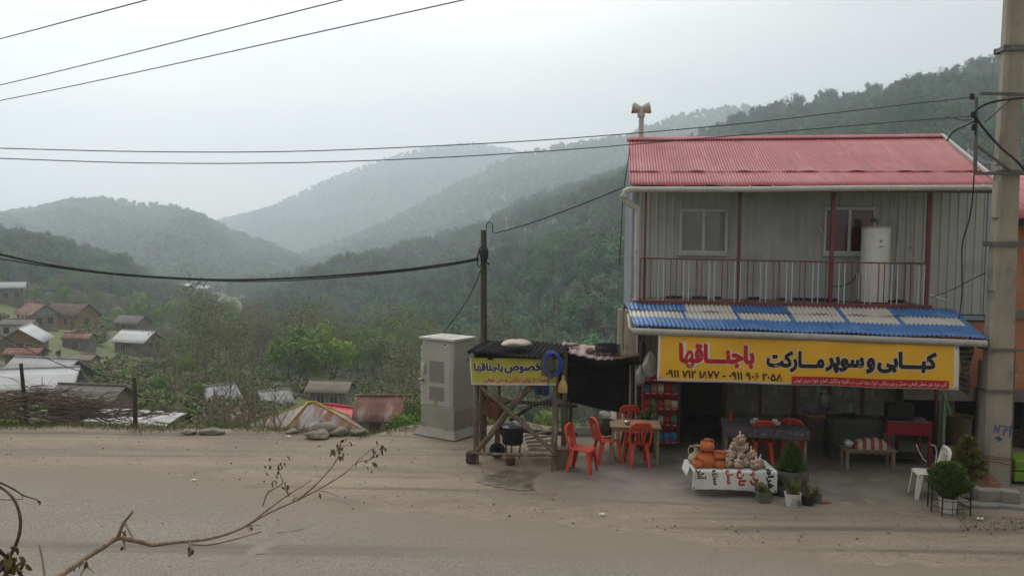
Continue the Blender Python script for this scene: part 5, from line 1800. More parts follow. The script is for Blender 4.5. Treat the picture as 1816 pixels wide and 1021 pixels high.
m_bpaint = M('blue_paint', rgb('2c4a7c'), rgb('3a588a'), s=20, rough=.9)
def onpole(x, y, l): z = y; return (x, -pw(z)[1] / 2 - l, z)
def pxz(px, py): return (((px - 1774.5) * .82 + 5) / 1450 * (PY - .15), pz(py))
mb = MB()
def stroke(pts, r=.014):
    ps = []
    for px, py in pts:
        x, z = pxz(px, py)
        ps.append((x, -pw(z)[1] / 2 - .003, z))
    o = len(mb.v)
    mb.tube(ps, r, 6)
    for i in range(o, len(mb.v)):
        v = mb.v[i]
        mb.v[i] = (v[0], -pw(v[2])[1] / 2 - .003 + (v[1] + pw(v[2])[1] / 2 + .003) * .12, v[2])
stroke([(1756, 769), (1758, 756), (1759, 755)]); stroke([(1758, 756), (1764, 768)]); stroke([(1764, 769), (1768, 754)])
stroke([(1771, 758), (1780, 757), (1779, 765), (1775, 774)]); stroke([(1772, 766), (1781, 764)], .009)
stroke([(1785, 757), (1783, 765), (1791, 765)]); stroke([(1791, 755), (1789, 777)])
stroke([(1758, 778), (1766, 780)], .02); stroke([(1764, 775), (1773, 781)], .014); stroke([(1773, 781), (1764, 784)], .014); stroke([(1764, 779.5), (1771, 781)], .022)
mb.build('lettering', m_bpaint, pole, smooth=0)
# angle iron bracket carrying the cables
def pl(px, py, dy=-.25):
    p = yp(px, py, PY + dy)
    v = Matrix.Rotation(.06, 3, 'Z') @ (p - Vector((PB.x, PY, 0)))
    return v
mb = MB()
mb.bar(pl(1738, 166), pl(1840, 168), .05, .05)
mb.bar(pl(1731, 172), pl(1729, 306), .05, .05)
mb.bar(pl(1728, 308), pl(1840, 308), .05, .05)
mb.bar(pl(1732, 258), pl(1800, 309), .04, .04)
mb.bar(pl(1746, 217), pl(1790, 178), .03, .03)
mb.build('bracket', m_iron, pole, bevel=.003)
mb = MB()
for px, py in ((1724, 172), (1726, 204), (1731, 214), (1727, 226)):
    q = pl(px, py, -.3)
    mb.lathe([(.02, -.05), (.045, -.04), (.03, -.015), (.048, 0), (.03, .02), (.045, .045), (.02, .055)], 12, q)
mb.build('insulator', m_blk, pole)

# ================================================================== brick building beyond the shop
m_brick = bpy.data.materials.new('hollow_brick')
m_brick.use_nodes = True
t_ = m_brick.node_tree
b_ = t_.nodes['Principled BSDF']
tx = t_.nodes.new('ShaderNodeTexCoord')
mp_ = t_.nodes.new('ShaderNodeMapping')
mp_.inputs['Rotation'].default_value = (R(90), 0, 0)
br = t_.nodes.new('ShaderNodeTexBrick')
br.inputs['Color1'].default_value = (*rgb('a86a4a'), 1)
br.inputs['Color2'].default_value = (*rgb('b57a58'), 1)
br.inputs['Mortar'].default_value = (*rgb('8a7a6a'), 1)
br.inputs['Scale'].default_value = 1.0
br.inputs['Brick Width'].default_value = .40
br.inputs['Row Height'].default_value = .21
br.inputs['Mortar Size'].default_value = .012
t_.links.new(tx.outputs['Object'], mp_.inputs['Vector'])
t_.links.new(mp_.outputs[0], br.inputs['Vector'])
t_.links.new(br.outputs['Color'], b_.inputs['Base Color'])
b_.inputs['Roughness'].default_value = .95
BX, BY = 9.2, 17.4
bb_ = thing('brick_building', 'unfinished orange hollow brick building with a red roof behind the concrete pole', 'building', (BX, BY, 0), -.06)
def bz(py, Y=17.4): return CAMH - (py - 442) / 1450 * Y
z_s, z_b, z_t = bz(690), bz(712), bz(390)
mb = MB(); mb.box2((-.75, 0, z_s + .003), (7, .2, z_t)); mb.box2((-.75, .203, z_s + .003), (-.55, 6, z_t)); mb.build('wall', m_brick, bb_)
mb = MB(); mb.box2((-.80, -.12, z_b), (7, 5.5, z_s)); mb.box2((-.8, -.05, bz(566)), (7, -.003, bz(548))); mb.box2((-.62, -.1, bz(556)), (-.1, -.003, bz(532)))
mb.build('concrete_beam', m_conc, bb_, bevel=.01)
def bx(px): return (px - 908) / 1450 * 17.4 - BX
for q in ((1690, 1706), (1750, 1756), (1835, 1870)):
    MB().box2((bx(q[0]), .1, 0), (bx(q[1]), .4, z_b)).build('column', m_conc, bb_, bevel=.01)
mb = MB(); mb.tube([(bx(1733), -.2, 0), (bx(1738), -.2, z_b + .9)], .07, 12); mb.build('pipe', m_iron, bb_, smooth=50)
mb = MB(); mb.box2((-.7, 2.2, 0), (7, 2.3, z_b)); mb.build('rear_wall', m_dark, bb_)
ez, rz_ = z_t + .02, z_t + 1.25
mb = MB(); mb.grid(lambda s, t: (-1.3 + 8.5 * s, -.5 + 3.6 * t, ez + (rz_ - ez) * t + .017 * math.sin(2 * PI * 70 * s)), 500, 3)
mb.build('roof', m_red, bb_, solid=.006, smooth=60)
mb = MB(); mb.box2((-1.2, -.42, ez - .16), (7, -.38, ez - .02)); mb.build('fascia', m_dark, bb_)

# ================================================================== telecom cabinet
m_cab = M('cabinet_grey', rgb('a5a59d'), rgb('9b9b93'), s=1.5, rough=.5, spec=.4, wear=(rgb('87857c'), 3, .62, .78))
m_cabr = M('cabinet_roof', rgb('bdbcb4'), rgb('b0afa7'), s=3, rough=.55, wear=(rgb('908c80'), 4, .55, .72))
m_plin = M('plinth_concrete', rgb('98958d'), rgb('89867e'), s=2, rough=.9, bump=.3, bs=20, wear=(rgb('757168'), 2.2, .56, .72))
m_vent = M('vent_mesh', rgb('7f7f79'), rgb('6f6f6a'), s=40, rough=.7)
a, b = gp(733, 768), gp(818, 778)
m_ = (a + b) / 2
crz = math.atan2(b.y - a.y, b.x - a.x) - .18
fw, fd = .90, .74
cab = thing('telecom_cabinet', 'pale grey roadside telecom cabinet on a concrete plinth at the edge of the drop', 'cabinet', (m_.x, m_.y, 0), crz)
def cz(py): return CAMH - (py - 430) / 1450 * (m_.y + .02)
zp, zt = cz(727), cz(604)
MB().box2((-fw / 2 - .02, 0, 0), (fw / 2 + .02, fd + .04, zp)).build('plinth', m_plin, cab, bevel=.012)
mb = MB()
mb.add([(-fw / 2 - .16, -.14, .0), (fw / 2 + .16, -.14, 0), (fw / 2 + .16, fd + .1, 0), (-fw / 2 - .16, fd + .1, 0), (-fw / 2 - .03, -.012, .17), (fw / 2 + .03, -.012, .17), (fw / 2 + .03, fd + .05, .17), (-fw / 2 - .03, fd + .05, .17)],
       [(0, 3, 2, 1), (4, 5, 6, 7), (0, 1, 5, 4), (1, 2, 6, 5), (2, 3, 7, 6), (3, 0, 4, 7)])
mb.build('footing', m_plin, cab, bevel=.01)
MB().box2((-fw / 2, .02, zp), (fw / 2, fd, zt)).build('body', m_cab, cab, bevel=.012)
dx0, dx1 = -fw / 2 + .012, fw / 2 - .012
dr_ = MB().box2((dx0, 0, zp + .06), (dx1, .017, zt - .03)).build('door', m_cab, cab, bevel=.006)
def vent(x0, z0, x1, z1, fan=False):
    mb = MB()
    nn = int((z1 - z0) / .022)
    for k in range(nn): mb.box2((x0, -.006, z0 + k * (z1 - z0) / nn), (x1, -.001, z0 + (k + .62) * (z1 - z0) / nn))
    if fan: mb.lathe([(.085, 0), (.085, .006), (.07, .008), (0, .008)], 24, (x1 - .11, -.004, (z0 + z1) / 2), rot=Matrix.Rotation(R(90), 3, 'X'))
    mb.build('vent', m_vent, dr_)
fx = lambda px: -fw / 2 + (px - 749) / (814 - 749) * fw * .96
vent(fx(766), cz(680), fx(797), cz(641)); vent(fx(766), cz(712), fx(797), cz(687), True)
mb = MB(); mb.box2((fx(811), -.003, zp + .07), (fx(811.8), .0, zt - .04)); mb.build('seam', m_vent, dr_)
mb = MB(); mb.box2((fx(749.5), -.04, cz(665)), (fx(757), -.001, cz(648))); mb.build('latch', m_cabr, dr_, bevel=.006)
mb = MB(); mb.box((fx(749), -.05, cz(678)), (.16, .05, .05)); mb.lathe([(.035, -.03), (.035, .03)], 12, (fx(753), -.06, cz(678))); mb.build('padlock', m_steel, dr_, bevel=.004)
# round blue emblem and yellow warning triangle
mb = MB(); mb.lathe([(.052, 0), (.052, .002)], 20, (fx(799), -.001, cz(611)), rot=Matrix.Rotation(R(90), 3, 'X')); mb.build('emblem_ground', m_wvin, dr_)
mb = MB()
mb.lathe([(.034, 0), (.034, .002)], 18, (fx(798.5), -.004, cz(611)), rot=Matrix.Rotation(R(90), 3, 'X'), sq=(1, .8))
mb.build('emblem', M('emblem_blue', rgb('2f4488'), rgb('27397a'), rough=.5), dr_)
mb = MB(); mb.prism([(-.018, 0), (.022, .004), (.03, .016), (-.004, .01)], 0, .002, fn=lambda x, y, z: (fx(798.5) + x, -.007 - z, cz(610.5) + y)); mb.build('emblem_swoosh', m_wvin, dr_)
tri = [(-.055, -.045), (.055, -.045), (0, .055)]
mb = MB(); mb.prism(tri, 0, .002, fn=lambda x, y, z: (fx(780) + x, -.001 - z, cz(716.5) + y)); mb.build('warning_triangle', M('warning_yellow', rgb('b9a23c'), rgb('ab9536'), rough=.6), dr_)
mb = MB()
for (p_, q_) in ((tri[0], tri[1]), (tri[1], tri[2]), (tri[2], tri[0])): mb.bar((fx(780) + p_[0], -.004, cz(716.5) + p_[1]), (fx(780) + q_[0], -.004, cz(716.5) + q_[1]), .007, .004)
for p_, q_ in (((.006, .025), (-.01, 0)), ((-.01, 0), (.008, -.002)), ((.008, -.002), (-.004, -.03))): mb.bar((fx(780) + p_[0], -.004, cz(716.5) + p_[1]), (fx(780) + q_[0], -.004, cz(716.5) + q_[1]), .007, .004)
mb.build('warning_mark', m_ink, dr_)
mb = MB()
mb.add([(-fw / 2 - .04, -.05, zt), (fw / 2 + .04, -.05, zt), (fw / 2 + .04, fd + .04, zt), (-fw / 2 - .04, fd + .04, zt), (-fw / 2 - .04, -.05, zt + .05), (fw / 2 + .04, -.05, zt + .05), (fw / 2 + .04, fd + .04, zt + .05), (-fw / 2 - .04, fd + .04, zt + .05)],
       [(0, 3, 2, 1), (4, 5, 6, 7), (0, 1, 5, 4), (1, 2, 6, 5), (2, 3, 7, 6), (3, 0, 4, 7)])
for k in range(4): mb.box((-fw / 2 + .15 + k * .2, fd / 2, zt + .054), (.06, fd * .9, .008))
mb.build('roof', m_cabr, cab, bevel=.01)
mb = MB()
mb.box2((-fw / 2 - .13, .12, zp), (-fw / 2 - .09, .2, zt - .18)); 
for k in range(9): mb.lathe([(.014, 0), (.014, .006)], 8, (-fw / 2 - .11, .119, zp + .1 + k * .19), rot=Matrix.Rotation(R(90), 3, 'X'), mi=1)
mb.box2((-fw / 2 - .12, .12, zp + .02), (-fw / 2, .17, zp + .05)); mb.box2((-fw / 2 - .12, .12, zt - .24), (-fw / 2, .17, zt - .21))
mb.build('side_rail', [m_cabr, m_blk], cab)

# ================================================================== wooden pole with cable loops
m_pw = M('weathered_pole', rgb('5b4d42'), rgb('463b33'), s=5, rough=.95, stretch=(3, 3, .4), bump=.4, wear=(rgb('7a6d60'), 6, .6, .72))
WY = 17.6
wb, wt = yp(857, 700, WY), yp(858, 408, WY)
wp_ = thing('wooden_pole', 'dark wooden utility pole with loops of black cable rising behind the stall', 'utility pole', (wb.x, WY, 0), 0)
mb = MB()
mb.tube([(0, 0, -1), (0.01, 0, 1.5), (-.01, 0, 3), (wt.x - wb.x, 0, wt.z)], [.085, .075, .068, .06], 12)
mb.build('shaft', m_pw, wp_, smooth=60)
def wl(px, py, dy=0): p = yp(px, py, WY + dy); return (p.x - wb.x, p.y - WY, p.z)
mb = MB()
mb.tube([wl(862, 410), wl(863, 398), wl(868, 393), wl(873, 397), wl(874, 412), wl(880, 413)], .012, 6)
mb.build('service_hook', m_blk, wp_, smooth=60)
mb = MB()
mb.tube([wl(848, 459, -.1), wl(846, 468, -.12), wl(850, 474, -.1), wl(854, 466, -.1), wl(851, 444, -.1), wl(847, 452, -.12)], .016, 6)
mb.tube([wl(846, 458, -.1), wl(851, 440, -.1), wl(856, 435, -.09), wl(862, 442, -.08), wl(864, 456, -.06), wl(860, 464, -.09), wl(866, 467, -.1), wl(868, 469, -.08)], .02, 6)
mb.lathe([(.05, -.16), (.085, -.08), (.09, .05), (.06, .14), (.03, .17)], 12, wl(859, 450, -.09))
mb.build('cable_loop', m_blk, wp_, smooth=60)

# ================================================================== wooden stall
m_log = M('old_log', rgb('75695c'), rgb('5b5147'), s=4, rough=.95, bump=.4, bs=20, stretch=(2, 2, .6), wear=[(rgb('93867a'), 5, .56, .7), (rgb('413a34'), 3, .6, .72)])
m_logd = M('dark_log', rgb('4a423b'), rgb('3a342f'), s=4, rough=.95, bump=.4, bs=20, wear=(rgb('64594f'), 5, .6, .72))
m_bsheet = M('black_sheet', rgb('242323'), rgb('1c1b1b'), s=2, rough=.95, spec=.08, wear=(rgb('3a3532'), 3, .6, .75))
SL, SR = gp(842, 820), gp(984, 836)
stall = thing('wooden_stall', 'rough wooden roadside stall of logs with crossed braces under a black sheet roof', 'stall', (SL.x, SL.y, 0), math.atan2(SR.y - SL.y, SR.x - SL.x))
SW = (SR - SL).length
SDP = 1.5
srz = math.atan2(SR.y - SL.y, SR.x - SL.x)
SI = Matrix.Rotation(-srz, 3, 'Z')
def sp(px, py, v=0.0):
    """photo pixel -> stall frame (x along the front, y away, z) on the plane v behind the front"""
    c, d = SI @ (CAM - Vector((SL.x, SL.y, 0))), SI @ ray(px, py)
    p = c + d * ((v - c.y) / d.y)
    return (p.x, v, p.z)
def log(pts, r, name='log', mat=None, parent=None, n=9):
    mb = MB()
    P = []
    rs = []
    g = random.Random(len(pts) * 7 + int(abs(pts[0][0]) * 100) + int(r * 1000))
    for i in range(len(pts) - 1):
        for q in range(4):
            t = q / 4
            p = L3(pts[i], pts[i + 1], t)
            P.append((p[0] + g.uniform(-.008, .008), p[1] + g.uniform(-.008, .008), p[2]))
            rs.append(r * g.uniform(.9, 1.1))
    P.append(pts[-1]); rs.append(r * .95)
    mb.tube(P, rs, n)
    return mb.build(name, mat or m_log, parent or stall, smooth=60)
zr = sp(900, 622)[2]
for (x, y, zt_, r) in ((.02, 0, zr - .08, .055), (SW - .02, 0, zr - .06, .06), (-.10, SDP, zr - .1, .05), (SW - .28, SDP, zr - .1, .055)):
    log([(x, y, -.05), (x + .01, y, zt_ * .5), (x, y, zt_)], r, 'post')
MB().box((-.06, -.0, .11), (.20, .2, .22)).build('post_foot', m_logd, stall, bevel=.03)
log([sp(836, 803, -.07), sp(915, 806, -.07), sp(990, 806, -.07)], .028, 'rail')
log([sp(851, 684, -.06), sp(918, 742, -.07), sp(984, 803, -.06)], .045, 'brace')
log([sp(843, 801, .0), sp(875, 765, .02), sp(905, 722, .04), sp(942, 684, .06)], .06, 'brace')
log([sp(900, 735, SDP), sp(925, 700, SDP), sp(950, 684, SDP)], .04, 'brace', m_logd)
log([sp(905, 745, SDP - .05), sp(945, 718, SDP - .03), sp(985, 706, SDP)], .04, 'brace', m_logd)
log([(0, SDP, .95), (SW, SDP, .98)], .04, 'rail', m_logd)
log([(0, SDP, .35), (SW, SDP, .38)], .045, 'rail', m_logd)
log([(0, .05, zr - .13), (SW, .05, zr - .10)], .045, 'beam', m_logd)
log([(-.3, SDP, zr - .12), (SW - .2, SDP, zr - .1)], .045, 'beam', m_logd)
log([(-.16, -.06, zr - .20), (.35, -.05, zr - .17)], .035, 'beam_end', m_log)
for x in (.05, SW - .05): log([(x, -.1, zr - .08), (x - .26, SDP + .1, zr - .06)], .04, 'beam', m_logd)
mb = MB()
mb.grid(lambda s, t: (-.12 + (SW + .20) * s - .32 * t, -.22 + (SDP + .4) * t, zr - .02 - .04 * (1 - t) + .016 * math.sin(s * 2 * PI * 18) + .02 * math.sin(s * 7 + t * 4)), 180, 6)
mb.build('roof', m_bsheet, stall, solid=.008, smooth=60)
mb = MB()
mb.grid(lambda s, t: (.02 + (SW - .04) * s, -.08 - .02 * math.sin(s * 11), zr - .08 - .10 * t), 40, 2)
mb.build('roof_valance', m_bsheet, stall, solid=.006, smooth=60)
# stall banner
m_lime2 = M('yellow_green_vinyl', rgb('a9a23a'), rgb('9a9434'), s=2.2, rough=.5, spec=.35, wear=(rgb('b3a94f'), 1.6, .5, .7))
sb = thing('stall_banner', 'yellow green banner with dark blue and red Persian lettering across the wooden stall', 'banner', stall.location, srz)
q4 = [sp(836, 682, -.11), sp(986, 683, -.11), sp(989, 634, -.11), sp(833, 634, -.11)]
def sban(s, t, l=0.0):
    p = L3(L3(q4[0], q4[1], s), L3(q4[3], q4[2], s), t)
    return p[0] + .004 * math.sin(t * 6), -.11 - l - .012 * math.sin(s * 8 + t * 3) - .008 * math.sin(s * 23 - t * 2), p[2] - .008 * math.sin(s * PI)
mb = MB()
mb.grid(lambda s, t: sban(s, t), 70, 14, mi=lambda s, t: 1 if (t < .05 or s < .018) else 0)
mb.build('cloth', [m_lime2, m_wvin], sb, solid=.003, smooth=180)
m_navy = M('navy_ink', rgb('2b2f52'), rgb('252948'), rough=.6)
def sword(txt, x0, y0, x1, y1, ink, bold, halo):
    fn = lambda x, y, l: sban((x - 834.5) / 153, (682 + y) / 48, l)
    write('lettering', txt, bold + halo, (x0, -y1, x1, -y0), fn, m_wvin, sb, lift=.003, core=bold, depth=.001)
    write('lettering', txt, bold, (x0, -y1, x1, -y0), fn, ink, sb, lift=.007, depth=.001)
sword('مخصوص', 896, 643, 974, 661, m_navy, .05, .035)
sword('باجناقها', 842, 643, 894, 660, m_navy, .05, .035)
sword('همراه با چای ذغالی و نان کوهی', 858, 667, 975, 678, m_inkr, .04, .035)
# things in and on the stall
def spw(px, py, v=0.0):
    p = Vector(sp(px, py, v))
    return Vector((SL.x, SL.y, 0)) + Matrix.Rotation(srz, 3, 'Z') @ p
m_sackw = M('white_sack', rgb('b5aba4'), rgb('a2978f'), s=5, rough=.8, bump=.3, bs=14, wear=(rgb('a5837e'), 3.4, .6, .66))
p = spw(917, 617, .5)
sack('white_sack', 'white sack with a pink print lying on the stall roof', (p.x, p.y, zr - .0), (.30, .26, .085), m_sackw, 3, 'sack', noise=.12)
m_bluep = M('blue_hose', rgb('2c50a8'), rgb('264592'), s=8, rough=.45, spec=.4)
mb = MB()
for k in range(7):
    pts = []
    g = random.Random(k)
    ox, oy = g.uniform(-.02, .05), g.uniform(-.05, .03)
    for i in range(19):
        a = 2 * PI * i / 18
        pts.append(Vector(sp(978 + ox * 100 + (13.5 + g.uniform(-.8, .8)) * math.sin(a), 645 + oy * 60 - 21 * math.cos(a), -.2 - .03 * k % .12)))
    mb.tube(pts, .011, 6)
mb.tube([sp(975, 665, -.2), sp(973, 680, -.2), sp(975, 700, -.18), sp(982, 716, -.15)], .010, 6)
o = mb.build('blue_hose', m_bluep, smooth=60, loc=stall.location)
o.rotation_euler = (0, 0, srz)
tag(o, 'coil of blue hose hanging at the right end of the stall banner', 'hose')
m_bbag = M('black_plastic', rgb('35373a'), rgb('292b2e'), s=4, rough=.3, spec=.6, bump=.3, bs=12)
mb = MB()
c0_, c1_ = sp(958, 667, -.25), sp(986, 669, -.25)
t0_, t1_ = sp(962, 627, -.23), sp(982, 628, -.23)
def bg_(s, t):
    p = L3(L3(c0_, c1_, s), L3(t0_, t1_, s), t)
    return p[0] + .02 * math.sin(t * 9 + s * 4), p[1] - .06 * math.sin(s * PI) * (1 - .5 * t) + .012 * math.sin(s * 19 + t * 8), p[2] + .02 * math.sin(s * 7) * (1 - t)
mb.grid(bg_, 16, 16)
mb.grid(lambda s, t: (bg_(s, t)[0], -.22 + .06 * math.sin(s * PI), bg_(s, t)[2]), 16, 8, flip=True)
o = mb.build('black_bag', m_bbag, smooth=180, loc=stall.location); o.rotation_euler = (0, 0, srz)
tag(o, 'crumpled black plastic bag hanging over the right end of the stall banner', 'bag')
p = spw(998, 696, -.12)
jc = thing('jerrycan', 'yellow plastic jug with its base cut, hanging right of the stall banner', 'jug', p, srz)
MB().lathe([(.075, 0), (.09, .01), (.088, .14), (.05, .22), (.032, .25), (.032, .32), (.0, .32)], 14, sq=(1, .7)).build('body', M('yellow_plastic', rgb('b49a55'), rgb('a68d4c'), s=5, rough=.5), jc, smooth=50)
MB().tube([(0, 0, .3), (.01, 0, .55), (-.02, 0, .6)], .012, 6).build('cord', m_bluep, jc)
p = spw(909, 786, .55)
cp_ = thing('cooking_pot', 'large soot black pot with a dented silver lid on a burner inside the stall', 'pot', (p.x, p.y, 0), 0)
zpb, zpt = spw(909, 786, .55).z, spw(909, 756, .55).z
MB().lathe([(.19, zpb), (.21, zpb + .03), (.215, zpt), (.225, zpt + .01), (.2, zpt)], 24).build('pot_body', m_blk, cp_, smooth=40)
MB().lathe([(.235, zpt + .012), (.2, zpt + .05), (.05, zpt + .08), (.03, zpt + .1), (0, zpt + .1)], 24).build('lid', m_steel, cp_, smooth=40)
for k in range(3):
    a = 2.1 * k + .4
    MB().bar((.15 * math.cos(a), .15 * math.sin(a), 0), (.17 * math.cos(a), .17 * math.sin(a), zpb), .03).build('leg', m_rust, cp_)
p = spw(905, 812, .1)
vessel('rusty_can', 'small rusty round tin on the ground under the black pot', 'tin', [(.09, 0), (.1, .02), (.1, .13), (.08, .14), (0, .13)], m_rust, (p.x, p.y + .1, 0), 16)
p = spw(882, 790, .5)
mb = MB(); mb.lathe([(.07, -.05), (.15, -.055), (.16, 0), (.15, .055), (.07, .05), (.06, 0), (.07, -.05)], 24, (0, 0, .16), rot=Matrix.Rotation(R(80), 3, 'X') )
tag(mb.build('small_wheel', m_blk, loc=(p.x, p.y, 0), smooth=40), 'small black rubber wheel standing on the ground in the stall', 'wheel')
# rusty brazier box with a pipe
p = spw(876, 740, .7)
bz_ = thing('rusty_brazier', 'tilted rusty metal brazier at the left of the stall', 'brazier', (p.x, p.y, 0), srz)
mb = MB(); mb.box((0, 0, .95), (.36, .3, .34), rot=Matrix.Rotation(.35, 3, 'Y')); mb.box((.06, 0, 1.17), (.44, .34, .03), rot=Matrix.Rotation(.35, 3, 'Y'))
mb.build('fire_box', m_rust, bz_, bevel=.01)
mb = MB(); mb.tube([(.05, .1, .8), (.12, .1, .5), (.2, .05, .4)], .05, 10); mb.build('pipe', m_blk, bz_, smooth=50)
for x, y in ((-.14, -.1), (.14, -.1), (0, .12)): MB().bar((x * 1.2, y, 0), (x, y, .8), .03).build('leg', m_rust, bz_)
mb = MB()
def wr(px, py): return Vector(sp(px, py, .45))
for a, b in (((923, 702), (968, 704)), ((923, 724), (968, 726)), ((923, 702), (923, 726)), ((968, 703), (968, 727)), ((923, 713), (968, 715)), ((934, 702), (934, 726)), ((945, 703), (945, 726)), ((957, 703), (957, 727))):
    mb.tube([wr(*a), wr(*b)], .006 if a[1] in (702, 724, 703) else .004, 5)
    mb.tube([wr(*a) + Vector((0, .2, 0)), wr(*b) + Vector((0, .2, 0))], .005, 5)
for q in ((923, 702), (968, 704), (923, 724), (968, 726)): mb.tube([wr(*q), wr(*q) + Vector((0, .2, 0))], .005, 5)
for q in ((930, 702), (960, 704)): mb.tube([wr(*q) + Vector((0, .1, 0)), wr(q[0], 640) + Vector((0, .1, 0))], .004, 4)
o = mb.build('wire_rack', m_steel, loc=stall.location); o.rotation_euler = (0, 0, srz)
tag(o, 'thin wire rack hanging inside the stall right of the cross brace', 'wire rack')
p = spw(962, 690, .9)
sack('blue_bundle', 'crumpled blue tarpaulin bundle under the stall roof at the right', (p.x, p.y, p.z - .12), (.17, .14, .11), M('blue_tarp', rgb('36507c'), rgb('2b4168'), s=4, rough=.7), 21, 'tarpaulin')
p = gp(999, 834, 0)
sbx = tag(MB().box((0, 0, .19), (.24, .24, .38)).box((0, 0, .395), (.27, .27, .03)).build('wooden_block', m_wood2, loc=(p.x, p.y + .13, 0), bevel=.012), 'pale square wooden block stool at the right foot of the stall', 'block')
sbx.rotation_euler = (0, 0, .1)
mb = MB(); mb.tube([spw(1001, 796, .3), spw(994, 716, .05), spw(990, 690, -.02)], .014, 6)
tag(mb.build('metal_rod', m_iron), 'thin grey rod leaning against the right post of the stall', 'rod')
mb = MB()
for k in range(5):
    p0_, p1_ = spw(930 + k * 2, 772 + k * 6, 1.0 - k * .12), spw(985, 762 + k * 9, 1.1 - k * .12)
    mb.bar(p0_, p1_, .14, .022)
tag(mb.build('plank_pile', m_wood2, bevel=.004), 'loose pile of weathered planks on the ground inside the stall', 'planks')

# ================================================================== lean-to between the stall and the shop
m_pink = M('pinkish_sheet', rgb('9b8783'), rgb('8a7673'), s=2, rough=.7, wear=(rgb('6f5a55'), 3, .56, .7))
LY = 17.3
lt = thing('lean_to', 'sagging dark lean-to of black sheet with a pinkish roof between the stall and the shop', 'shed', (0, 0, 0), 0)
fr = [yp(993, 621, LY), yp(1020, 629, LY), yp(1061, 638, LY), yp(1090, 637, LY), yp(1140, 630, LY - .2)]
bk_r = [yp(999, 606, LY + 1.2), yp(1025, 610, LY + 1.2), yp(1060, 614, LY + 1.2), yp(1095, 620, LY + 1.2), yp(1142, 622, LY + 1.0)]
def poly_at(P, s):
    q = s * (len(P) - 1)
    i = min(int(q), len(P) - 2)
    return P[i].lerp(P[i + 1], q - i)
mb = MB()
mb.grid(lambda s, t: poly_at(fr, s).lerp(poly_at(bk_r, s), t) + Vector((0, 0, .012 * math.sin(s * 60))), 90, 6, mi=lambda s, t: 0 if s < .72 else 1)
mb.build('roof', [m_pink, m_rust], lt, solid=.01, smooth=60)
wb_ = [yp(985, 706, LY + .7), yp(1060, 724, LY + .4), yp(1120, 735, LY + .1)]
wt_ = [yp(985, 618, LY + .75), yp(1060, 638, LY + .45), yp(1128, 634, LY + .12)]
mb = MB()
mb.grid(lambda s, t: poly_at(wb_, s).lerp(poly_at(wt_, s), t) + Vector((0, .014 * math.sin(t * 2 * PI * 12), 0)), 20, 100)
mb.build('wall', m_bsheet, lt, solid=.008, smooth=60)
mb = MB()
sv0, sv1 = fr, [q + Vector((0, .02, -.16)) for q in fr]
mb.grid(lambda s, t: poly_at(sv1, s).lerp(poly_at(sv0, s), t) + Vector((0, .01 * math.sin(s * 30), -.012)), 40, 2)
mb.build('valance', m_bsheet, lt, solid=.006, smooth=60)
for px, py0, py1, dy in ((1003, 800, 620, .2), (1122, 770, 630, .1), (1012, 760, 618, 1.1), (1118, 765, 622, 1.0)):
    a, b = yp(px, py0, LY + dy), yp(px, py1, LY + dy)
    mb = MB(); mb.tube([(a.x, a.y, -.3 if dy > .5 else 0), (b.x, b.y, b.z)], .045, 8); mb.build('post', m_logd, lt, smooth=60)
a, b = yp(1003, 772, LY + 1.0), yp(1125, 776, LY + 1.0)
log([tuple(a), tuple(b)], .05, 'rail', m_logd, lt)
mb = MB(); mb.bar(yp(1014, 763, LY + .95), yp(1054, 763, LY + .95), .02, .16); mb.build('white_board', m_white, lt)
mb = MB(); mb.bar(yp(1094, 713, LY + .6), yp(1102, 713, LY + .6), .01, .09); mb.build('paper_notice', m_wvin, lt)
m_stone = M('grey_stone', rgb('8b857a'), rgb('736d63'), s=5, rough=.95, bump=.5, bs=18, wear=(rgb('9c9588'), 4, .58, .72))
def on_roof(px, py, dy): p = yp(px, py, LY + dy); return (p.x, p.y, p.z)
sack('roof_stone', 'flat grey stone on the pinkish lean-to roof, the longer of two', tuple(Vector(on_roof(1014, 614, .7)) - Vector((0, 0, .0))), (.16, .1, .04), m_stone, 41, 'stone', noise=.12)
sack('roof_stone', 'rounded brownish stone on the lean-to roof beside the black crate', on_roof(1047, 627, .4), (.11, .1, .065), M('brown_stone', rgb('86765f'), rgb('6e604d'), s=5, rough=.95, bump=.5), 42, 'stone', noise=.15)
a, b = on_roof(1059, 633, .3), on_roof(1098, 636, .3)
cr = thing('plastic_crate', 'black slatted plastic crate on the lean-to roof', 'crate', ((a[0] + b[0]) / 2, a[1] + .2, a[2] + .02), .05)
cw = .46
mb = MB()
for k in range(13):
    x = -cw / 2 + k * cw / 12
    mb.box((x, -.15, .12), (.022, .012, .24)); mb.box((x, .15, .12), (.022, .012, .24))
for k in range(8):
    y = -.15 + k * .3 / 7
    mb.box((-cw / 2, y, .12), (.012, .02, .24)); mb.box((cw / 2, y, .12), (.012, .02, .24))
for z in (.01, .1, .235):
    for y in (-.152, .152): mb.box((0, y, z), (cw + .02, .016, .028))
    for x in (-cw / 2 - .002, cw / 2 + .002): mb.box((x, 0, z), (.016, .3, .028))
mb.box((0, 0, .005), (cw, .3, .01))
mb.build('slats', m_blk, cr)

